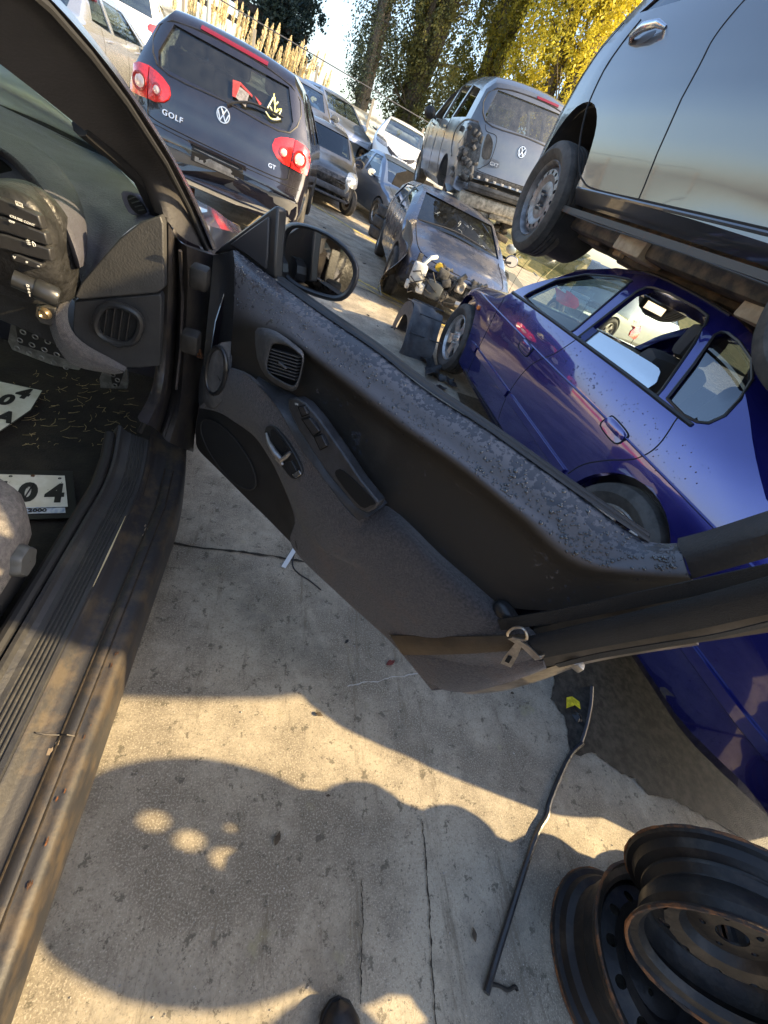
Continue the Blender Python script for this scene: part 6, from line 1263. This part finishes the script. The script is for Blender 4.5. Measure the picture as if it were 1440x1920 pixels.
dgrid('door_edge', [[(856, 1296, -.015), (940, 1284, -.015), (1016, 1256, -.015), (1090, 1236, -.01), (1200, 1214, .0), (1300, 1200, .01)], [(880, 1302, -.04), (950, 1294, -.045), (1030, 1270, -.045), (1095, 1246, -.04), (1200, 1226, -.03), (1310, 1210, -.02)]], em, 5, 3, .012)
mb = MB(); mb.bbox(Pd(1082, 1247, -.01), (.025, .02, .02), .004, Matrix.Rotation(-DA, 3, 'Z')); mb.tube([Pd(1062, 1250, -.005), Pd(1078, 1244, .004), Pd(1092, 1240, -.005)], .004, 6); dpar(mb.build('door_latch', steel()))
# seat belt on the door
wb = mat('belt_webbing', (.013, .012, .011), .75, bump=.8, bscale=500, var=.25, vscale=5); wb2 = mat('belt_webbing_brown', (.085, .058, .032), .75, bump=.8, bscale=500, var=.25, vscale=6)
dgrid('belt_guide', [[(918, 1140, .01), (930, 1130, .015), (950, 1136, .015), (968, 1158, .012)], [(914, 1158, .02), (930, 1155, .03), (955, 1160, .03), (975, 1175, .02)], [(932, 1180, .015), (945, 1186, .02), (960, 1182, .02), (975, 1180, .015)]], gloss, 4, 3, .012)
SB = thing('seat_belt', 'black and brown seat belt with a metal tongue across the rear of the open door', 'seat belt', (.55, .5, .45)); SBI = Matrix.Translation((-.55, -.5, -.45))
def bpar(o): clean(o); o.parent = SB; o.data.transform(SBI); return o
def bgrid(name, rows, m, th=.003, nu=5, nv=2): return bpar(gridmesh(name, rows, m, None, nu, nv, fn=lambda a, b, d: Pd(a, b, d), thick=th, tdir=DN))
bgrid('upper_strap', [[(932, 1162, .045), (1050, 1142, .05), (1200, 1110, .06), (1330, 1082, .075), (1440, 1058, .09), (1620, 1015, .12)], [(940, 1182, .045), (1055, 1166, .05), (1200, 1138, .06), (1330, 1112, .075), (1440, 1090, .09), (1620, 1052, .12)]], wb)
bgrid('lower_strap', [[(985, 1196, .06), (1060, 1178, .065), (1180, 1150, .075), (1310, 1118, .09), (1440, 1082, .11), (1620, 1030, .14)], [(992, 1212, .07), (1070, 1198, .075), (1190, 1172, .085), (1315, 1142, .10), (1440, 1112, .12), (1620, 1070, .15)], [(1000, 1238, .06), (1080, 1222, .065), (1200, 1200, .075), (1320, 1178, .09), (1440, 1152, .11), (1620, 1120, .14)]], wb)
bgrid('strap_edge', [[(1040, 1246, .05), (1120, 1226, .055), (1240, 1206, .07), (1340, 1190, .085), (1440, 1166, .10)], [(1048, 1252, .04), (1120, 1236, .045), (1240, 1214, .06), (1340, 1197, .075), (1440, 1176, .09)]], wb)
bgrid('lap_strap', [[(732, 1192, .02), (800, 1192, .03), (870, 1194, .05), (950, 1192, .06), (985, 1190, .062)], [(745, 1212, .03), (805, 1212, .04), (870, 1211, .056), (945, 1208, .066), (985, 1205, .068)], [(756, 1228, .02), (806, 1228, .03), (875, 1226, .05), (950, 1221, .06), (985, 1218, .062)]], wb2)
tg = mat('tongue_metal', (.45, .42, .38), .28, .85, var=.25, vscale=50)
mb = MB()
mb.tube([Pd(*p, .075) for p in closed_cat([(952, 1192), (962, 1178), (980, 1178), (988, 1190), (984, 1200)], 3)], .003, 6); mb.ribbon([Pd(958, 1196, .074), Pd(985, 1212, .074), Pd(1010, 1236, .070), Pd(1016, 1228, .07)], (DE * .4 + Vector((0, 0, 1))), .016, .003)
mb.prism([Pd(a, b, .074) for a, b in ((966, 1206), (978, 1212), (970, 1232), (958, 1252), (938, 1244), (945, 1232))], DN * .0025); bpar(mb.build('belt_tongue', tg, sharp=30))
bpar(MB().prism([Pd(a, b, .0765) for a, b in ((952, 1230), (960, 1233), (954, 1244), (946, 1240))], DN * .002).build('tongue_slot', mat('throat', (0, 0, 0))))
mb = MB(); mb.tube([Pd(728, 1188, .0), Pd(738, 1192, .01), Pd(748, 1206, .012), Pd(752, 1222, .01)], .005, 6); mb.bbox(Pd(724, 1180, -.005), (.02, .015, .016), .004); bpar(mb.build('belt_anchor', mat('anchor_metal', (.25, .22, .18), .4, .7, var=.4, vscale=40)))
# rain drops on the trim
bv_ = None
ut = [o for o in DR.children if o.name.startswith('upper_trim')][0]
me = ut.data; nC = 6 * 9 + 1; nR = 5 * 6 + 1; rnd = random.Random(4); V = []; Fc = []
vs = [ut.data.vertices[i].co.copy() for i in range(nC * nR)]
for i in range(1500):
    r_ = rnd.choice((rnd.gauss(8.0, 2.2), rnd.gauss(11.5, 1.3), rnd.uniform(0, 12)))
    if r_ < .2 or r_ > 14.5: continue
    c = rnd.uniform(0, nC - 2) ; a, b = int(c), int(r_); fu, fv = c - a, r_ - b
    if noise.noise(Vector((c * .25, r_ * .3, 3))) < -.25: continue
    p00, p10, p01, p11 = vs[b * nC + a], vs[b * nC + a + 1], vs[(b + 1) * nC + a], vs[(b + 1) * nC + a + 1]
    p = p00.lerp(p10, fu).lerp(p01.lerp(p11, fu), fv); n_ = (p10 - p00).cross(p01 - p00).normalized()
    if n_.dot(DN) > 0: n_ = -n_
    s_ = rnd.uniform(.0008, .0022) * (1.5 if a > 35 else 1) * (1 if rnd.random() < .9 else 1.6); t1 = n_.orthogonal().normalized(); t2 = n_.cross(t1); k = len(V); M_ = 7
    for (h, q) in ((-.1, 1.), (.45, .8), (.7, .3)):
        for j in range(M_): an = 6.28318 * j / M_; V.append(p + n_ * s_ * h + (t1 * math.cos(an) + t2 * math.sin(an)) * s_ * q * (1 + .2 * math.sin(j * 3 + i)))
    for h in range(2):
        for j in range(M_): Fc.append((k + h * M_ + j, k + h * M_ + (j + 1) % M_, k + (h + 1) * M_ + (j + 1) % M_, k + (h + 1) * M_ + j))
    Fc.append([k + 2 * M_ + j for j in range(M_)])
dr = mesh('rain_drops', V, Fc, mat('water', (.03, .032, .038), .04, spec=.6, coat=1), DR, sharp=80); dr['kind'] = 'stuff'
# ================================================================== STEEL RIMS, BOTTOM RIGHT
RMm = mat('rusty_black_rim', (.022, .021, .021), .42, .35, bump=.5, bscale=40, col2=(.075, .062, .05), vscale=9, lo=.5, hi=.72)
RUS = mat('rust_edge', (.26, .105, .035), .8, .1, bump=.8, bscale=90, col2=(.05, .035, .026), vscale=16, lo=.44, hi=.56)
def steelrim(label, loc, rot, r=.195, w=.175, disc=.35, cat_='steel wheel', hub=.03, holes=None):
    t_ = thing('bare_steel_wheel', label, cat_, loc, rot, 'bare steel wheels piled at the right')
    pr = [(0, r), (.004, r + .004), (.012, r), (.016, r - .012), (.035, r - .018), (.045, r - .034), (.075, r - .040), (.095, r - .024), (w - .045, r - .020), (w - .03, r - .028), (w - .016, r - .016), (w - .012, r), (w - .004, r + .004), (w, r)]
    inn = [(a, b - .006) for a, b in pr[2:-2]]
    MB().lathe(pr + inn[::-1], 72, 'z', closed=True).build('barrel', RMm, t_, sharp=32)
    for z_ in (.002, w - .002): MB().tube([((r + .002) * math.cos(q), (r + .002) * math.sin(q), z_) for q in [6.28318 * i / 72 for i in range(73)]], [.0042 + .0012 * math.sin(i * 1.9) * math.sin(i * .7) for i in range(73)], 6, cap=False).build('rusted_lip', RUS, t_)
    z0 = w * disc; P = [(z0 - .03, r - .030), (z0 - .005, r - .045), (z0 + .010, r - .075), (z0 + .004, r * .48), (z0 - .012, r * .40), (z0 - .004, r * .25), (z0 - .004, hub)]
    d = MB().lathe(P + [(a + .005, b) for a, b in P[::-1]], 64, 'z', closed=True); do = mkobj(d.v, d.f)
    cm = MB()
    for i in (range(12) if holes is None else []): a = 6.28318 * i / 12; q_ = .0125 if holes is None else .017; cm.tube([((r - .068) * math.cos(a), (r - .068) * math.sin(a), k_) for k_ in (z0 - .08, z0 + .08)], q_, 12)
    for hx_, hy_, q_ in (holes or []): cm.tube([(hx_, hy_, k_) for k_ in (z0 - .08, z0 + .08)], q_, 14)
    cm2 = MB()
    for i in range(5 if holes is None else 0): a = 6.28318 * i / 5; cm2.tube([(.052 * math.cos(a), .052 * math.sin(a), k_) for k_ in (z0 - .08, z0 + .08)], .007, 10)
    boolean(do, [mkobj(k_.v, k_.f) for k_ in (cm, cm2) if k_.v]); bm = bmesh.new(); bm.from_mesh(do.data); dd = do.data; bpy.data.objects.remove(do); bpy.data.meshes.remove(dd)
    for f in bm.faces: f.material_index = 0
    frombm('disc', bm, RMm, t_, True, 30)
    v_ = MB(); v_.tube([((r - .03), 0, w - .05), (r - .055, 0, w - .03)], .004, 6).build('valve', black(), t_)
    return t_
steelrim('bare black steel wheel lying flat on the concrete at the bottom right', (1.185, -.215, .002), (0, 0, 0), .20, .18, .75)
steelrim('tilted bare steel wheel with a rusty lip resting on the flat one', (1.235, -.095, .395), tuple(Vector((-.66, -.74, .08)).to_track_quat('Z', 'Y').to_euler()), .20, .17, .48)
for (x, y, n_, w1) in ((1.62, -.27, 4, 'far'), (1.50, -.66, 4, 'nearest'), (1.98, -.52, 4, 'rearmost')):  # stacks out of view, added to cast the lower ground shadow
    for k in range(n_): steelrim(['bottom', 'second', 'third', 'fourth'][k] + f' wheel of the {w1} stack added beyond the right edge for its shadow', (x + .01 * (k % 2), y - .01 * (k % 3), .185 * k), (0, 0, R(40 * k)), .205, .18, .6, hub=.018)
    if w1 == 'far': steelrim(f'unseen wheel with holes placed for light spots, on top of the {w1} stack', (x - .03, y - .03, .185 * n_ + .20), (0, R(60), R(-15)), .205, .17, .5, hub=.0006, holes=((-.084, .055, .018), (-.034, .035, .018), (.015, .019, .018), (.01, .075, .006)) if n_ == 4 else ((0, .1, .004),))  # hole positions chosen to throw light spots on the concrete
# black rubber glazing strip on the ground
def gstrip(name, label, P, r_, m, cat_='rubber strip', zs=None, flat=.5):
    pts = [az(a, b, r_) for a, b in P]; o = MB().tube(cat([tuple(p) for p in pts], 5), r_, 8).build(name, m); return tag(o, label, cat_)
rb = mat('strip_rubber', (.022, .022, .024), .35, coat=.4, bump=.5, bscale=80, var=.3, vscale=20)
gstrip('glazing_strip', 'long black rubber strip lying across the concrete left of the rims', [(912, 1862), (930, 1800), (955, 1720), (985, 1625), (1008, 1560), (1025, 1530), (1030, 1505), (1052, 1450), (1072, 1412), (1092, 1394)], .0085, rb)
gstrip('glazing_strip', 'short grey end piece above the long rubber strip beside the wet patch', [(1090, 1392), (1100, 1360), (1108, 1320), (1110, 1288)], .007, mat('strip_grey', (.10, .10, .11), .3, .3, coat=.3))
gstrip('twig', 'short crooked black twig at the lower end of the rubber strip', [(918, 1845), (935, 1848), (952, 1856), (966, 1850), (970, 1858)], .004, mat('twig', (.02, .018, .015), .9), 'twig')
gstrip('rubber_curl', 'thin black curl of rubber below the bottom edge of the door', [(552, 1035), (549, 1060), (560, 1075), (580, 1088), (602, 1106)], .003, rb, 'rubber curl')
q = [az(a, b, .006) for a, b in ((549, 1028), (556, 1032), (535, 1066), (527, 1063))]; tag(MB().prism(q, (0, 0, .003)).build('metal_tab', mat('tab_white', (.62, .62, .6), .4, .3)), 'small white metal tab on the concrete joint under the door', 'metal tab')
leaf = mat('dead_leaf_red', (.16, .03, .02), .7, var=.4, vscale=50); lf2 = mat('dead_leaf_brown', (.07, .05, .03), .8, var=.4, vscale=50)
def deadleaf(px, py, s_, m, label, a=0.):
    c = az(px, py, .004); P = [(math.cos(a) * u * s_ - math.sin(a) * v * s_, math.sin(a) * u * s_ + math.cos(a) * v * s_, .006 * abs(v) + .002) for u, v in ((-1, 0), (-.5, .35), (.1, .5), (.3, .25), (1, .05), (.5, -.3), (0, -.45), (-.6, -.3))]
    o = MB().prism(P, (0, 0, .0012)).build('dead_leaf', m, None, smooth=False); o.location = c; return tag(o, label, 'leaf')
deadleaf(732, 1243, .022, leaf, 'dark red dead leaf on the damp concrete under the belt anchor', .4)
deadleaf(650, 1203, .012, mat('black_lump', (.012, .012, .012), .7), 'black scrap with a damp stain left of the belt anchor', .9)
deadleaf(598, 1340, .014, lf2, 'brown leaf at the edge of the sunlit strip', -.3); deadleaf(520, 1572, .016, lf2, 'crumpled brown bud in the shadow among the light spots', 1.2); deadleaf(615, 1492, .007, lf2, 'tiny dark pebble just inside the lower shadow'); deadleaf(888, 1752, .014, lf2, 'small black lump beside the lower part of the rubber strip', 1.5)
deadleaf(960, 1300, .010, lf2, 'small damp bark chip near the bottom corner of the door')
pr_ = MB(); rnd = random.Random(12)
for i in range(1100):
    px, py = rnd.uniform(120, 1300), rnd.uniform(900, 1910); c = az(px, py, .0015)
    if c.x < -.17 or c.x > 1.9: continue
    s_ = rnd.uniform(.0007, .0024) * (1 if i % 17 else 2.2); pr_.bbox(c, (s_, s_ * rnd.uniform(.6, 1.5), s_ * .7), s_ * .2, Matrix.Rotation(rnd.uniform(0, 3), 3, 'Z'))
tag(pr_.build('grit', mat('grit', (.12, .11, .10), .8, col2=(.55, .52, .46), vscale=40), None, smooth=False), kind='stuff')
bg_ = az(1082, 1345, 0); o = gridmesh('plastic_bag_scrap', [[(.028 * math.cos(q) * k, .024 * math.sin(q) * k, .002 + .018 * (1 - k) + .003 * math.sin(q * 5)) for q in [6.28318 * i / 12 for i in range(13)]] for k in (1, .8, .45, .05)], mat('blackbag', (.015, .015, .017), .3), None, 2, 2); clean(o); o.location = bg_; tag(o, 'crumpled black scrap in the wet patch below the yellow wrapper', 'scrap')
o = MB().prism([az(a, b, .022) for a, b in ((1062, 1308), (1072, 1306), (1086, 1316), (1088, 1330), (1078, 1322), (1062, 1328))], (0, 0, .002)).build('yellow_wrapper', mat('wrapper_yellow', (.75, .62, .03), .4, bump=1, bscale=60, var=.3, vscale=40), None, smooth=False); tag(o, 'crushed yellow wrapper on the wet ground behind the door', 'wrapper')
# ================================================================== THE PERSON (only the shoe tip is in the picture)
def skinned(name, J, E, m, parent=None, sub=2, root=0):
    me = bpy.data.meshes.new(name); me.from_pydata([j[:3] for j in J], E, []); o = bpy.data.objects.new(name, me); COL.objects.link(o)
    sk = o.modifiers.new('s', 'SKIN'); o.modifiers.new('d', 'SUBSURF').levels = sub; o.modifiers['d'].render_levels = sub
    for i, j in enumerate(J): v = me.skin_vertices[0].data[i]; v.radius = (j[3], j[4] if len(j) > 4 else j[3]); v.use_root = (i == root)
    bpy.context.view_layer.update(); m2 = bpy.data.meshes.new_from_object(o.evaluated_get(bpy.context.evaluated_depsgraph_get())); bpy.data.objects.remove(o); bpy.data.meshes.remove(me)
    m2.materials.clear(); m2.materials.append(m); m2.name = name; m2.polygons.foreach_set('use_smooth', [True] * len(m2.polygons)); o = bpy.data.objects.new(name, m2); return link(o, parent)
PX = thing('person', 'person in dark clothes whose dark rounded shoe tip shows at the bottom edge', 'person', (.29, -.335, 0)); PX.rotation_euler.z = R(8)
skin_ = mat('skin', (.50, .30, .22), .5)
J = [(0, -.06, .92, .13, .10), (0, -.07, 1.05, .13, .10), (0, -.05, 1.22, .15, .10), (0, -.03, 1.38, .14, .09), (0, 0, 1.47, .05), (0, .02, 1.56, .06), (0, .03, 1.64, .08, .09), (0, .03, 1.71, .07, .08),
     (.085, -.05, .86, .09), (.10, -.02, .48, .06), (.09, -.10, .10, .042), (.10, .0, .045, .038), (-.085, -.06, .86, .09), (-.10, -.10, .48, .06), (-.10, -.22, .10, .042), (-.10, -.12, .045, .038),
     (.19, -.03, 1.40, .055), (.24, .05, 1.16, .045), (.02, .10, 1.20, .032), (-.19, -.03, 1.40, .055), (-.30, .02, 1.14, .045), (-.30, .12, 1.21, .032)]
Ed = [(0, 1), (1, 2), (2, 3), (3, 4), (4, 5), (5, 6), (6, 7), (0, 8), (8, 9), (9, 10), (10, 11), (0, 12), (12, 13), (13, 14), (14, 15), (3, 16), (16, 17), (17, 18), (3, 19), (19, 20), (20, 21)]
skinned('body', J, Ed, skin_, PX)
J2 = [(0, -.06, .93, .145, .115), (0, -.07, 1.05, .145, .115), (0, -.05, 1.22, .165, .115), (0, -.03, 1.40, .14, .095), (.19, -.03, 1.40, .07), (.24, .05, 1.16, .058), (.04, .08, 1.19, .043), (-.19, -.03, 1.40, .07), (-.30, .02, 1.14, .058), (-.30, .09, 1.20, .043)]
skinned('jacket', J2, [(0, 1), (1, 2), (2, 3), (3, 4), (4, 5), (5, 6), (3, 7), (7, 8), (8, 9)], mat('jacket', (.02, .022, .03), .85), PX)
J3 = [(0, -.06, .95, .14, .11), (.09, -.05, .84, .10), (.10, -.02, .48, .075), (.09, -.09, .13, .06), (-.09, -.06, .84, .10), (-.10, -.10, .48, .075), (-.10, -.21, .13, .06)]
skinned('trousers', J3, [(0, 1), (1, 2), (2, 3), (0, 4), (4, 5), (5, 6)], mat('trousers', (.03, .03, .035), .9), PX)
shm_ = mat('shoe_leather', (.016, .015, .017), .5, bump=.3, bscale=90, var=.3, vscale=20)
for x, yo, a in ((.115, -.02, .0), (-.12, -.14, .1)):
    rows = []
    for k, (y, w_, h) in enumerate(((-.10, .030, .07), (-.06, .038, .085), (0, .040, .085), (.06, .044, .062), (.12, .048, .048), (.16, .042, .042), (.185, .028, .034), (.197, .008, .022))):
        rows.append([(x + w_ * math.cos(q), y + yo, .012 + h * max(0, math.sin(q)) ** .7) for q in [math.pi * i / 10 for i in range(11)]])
    clean(gridmesh('shoe', rows, shm_, PX, 3, 3)); 
    so_ = MB().prism([(x + w_ * s_, y + yo, .0) for s_, seq in ((1, ((-.11, .02), (-.06, .042), (0, .042), (.06, .047), (.12, .051), (.16, .045), (.188, .030), (.20, .01))), (-1, ((.20, .01), (.188, .030), (.16, .045), (.12, .051), (.06, .047), (0, .042), (-.06, .042), (-.11, .02)))) for y, w_ in seq], (0, 0, .016)).build('sole', mat('sole', (.03, .03, .03), .8), PX)
for sx in (1, -1):                           # hands holding the phone
    hx, hy, hz_ = (.0, .12, 1.21) if sx > 0 else (-.30, .14, 1.22)
    skinned('hand', [(hx + .02 * sx, hy - .03, hz_ - .02, .022), (hx, hy, hz_, .028, .016), (hx - .01 * sx, hy + .03, hz_ + .01, .026, .014)], [(0, 1), (1, 2)], skin_, PX, 1)
    for k in range(4): skinned('finger', [(hx - .02 + .014 * k, hy + .03, hz_ + .01, .009), (hx - .03 * sx - .01 + .012 * k, hy + .06, hz_ + .02, .008), (hx - .05 * sx - .005 + .011 * k, hy + .055, hz_ + .045 - .004 * k, .007)], [(0, 1), (1, 2)], skin_, PX, 1)
    skinned('thumb', [(hx - .02 * sx, hy, hz_ + .005, .010), (hx - .045 * sx, hy + .015, hz_ + .02, .009), (hx - .065 * sx, hy + .02, hz_ + .035, .008)], [(0, 1), (1, 2)], skin_, PX, 1)
hm = MB(); hm.lathe([(1.60, .060), (1.66, .094), (1.72, .098), (1.78, .070), (1.80, .01)], 20, 'z', (0, .01, 0)); hm.build('hair', mat('hair', (.03, .02, .015), .8, bump=1, bscale=120), PX)
fc = MB(); fc.tube([(0, .125, 1.655), (0, .142, 1.625), (0, .128, 1.615)], [.006, .012, .010], 8); fc.build('nose', skin_, PX)
for x in (-.03, .03): MB().lathe([(-.004, .001), (0, .011), (.003, .006), (.004, .001)], 10, 'y', (x, .112, 1.66)).build('eye', mat('eye', (.7, .7, .7), .2), PX)
MB().tube([(-.025, .116, 1.59), (0, .122, 1.588), (.025, .116, 1.59)], .004, 6).build('mouth', mat('lips', (.4, .15, .12), .5), PX)
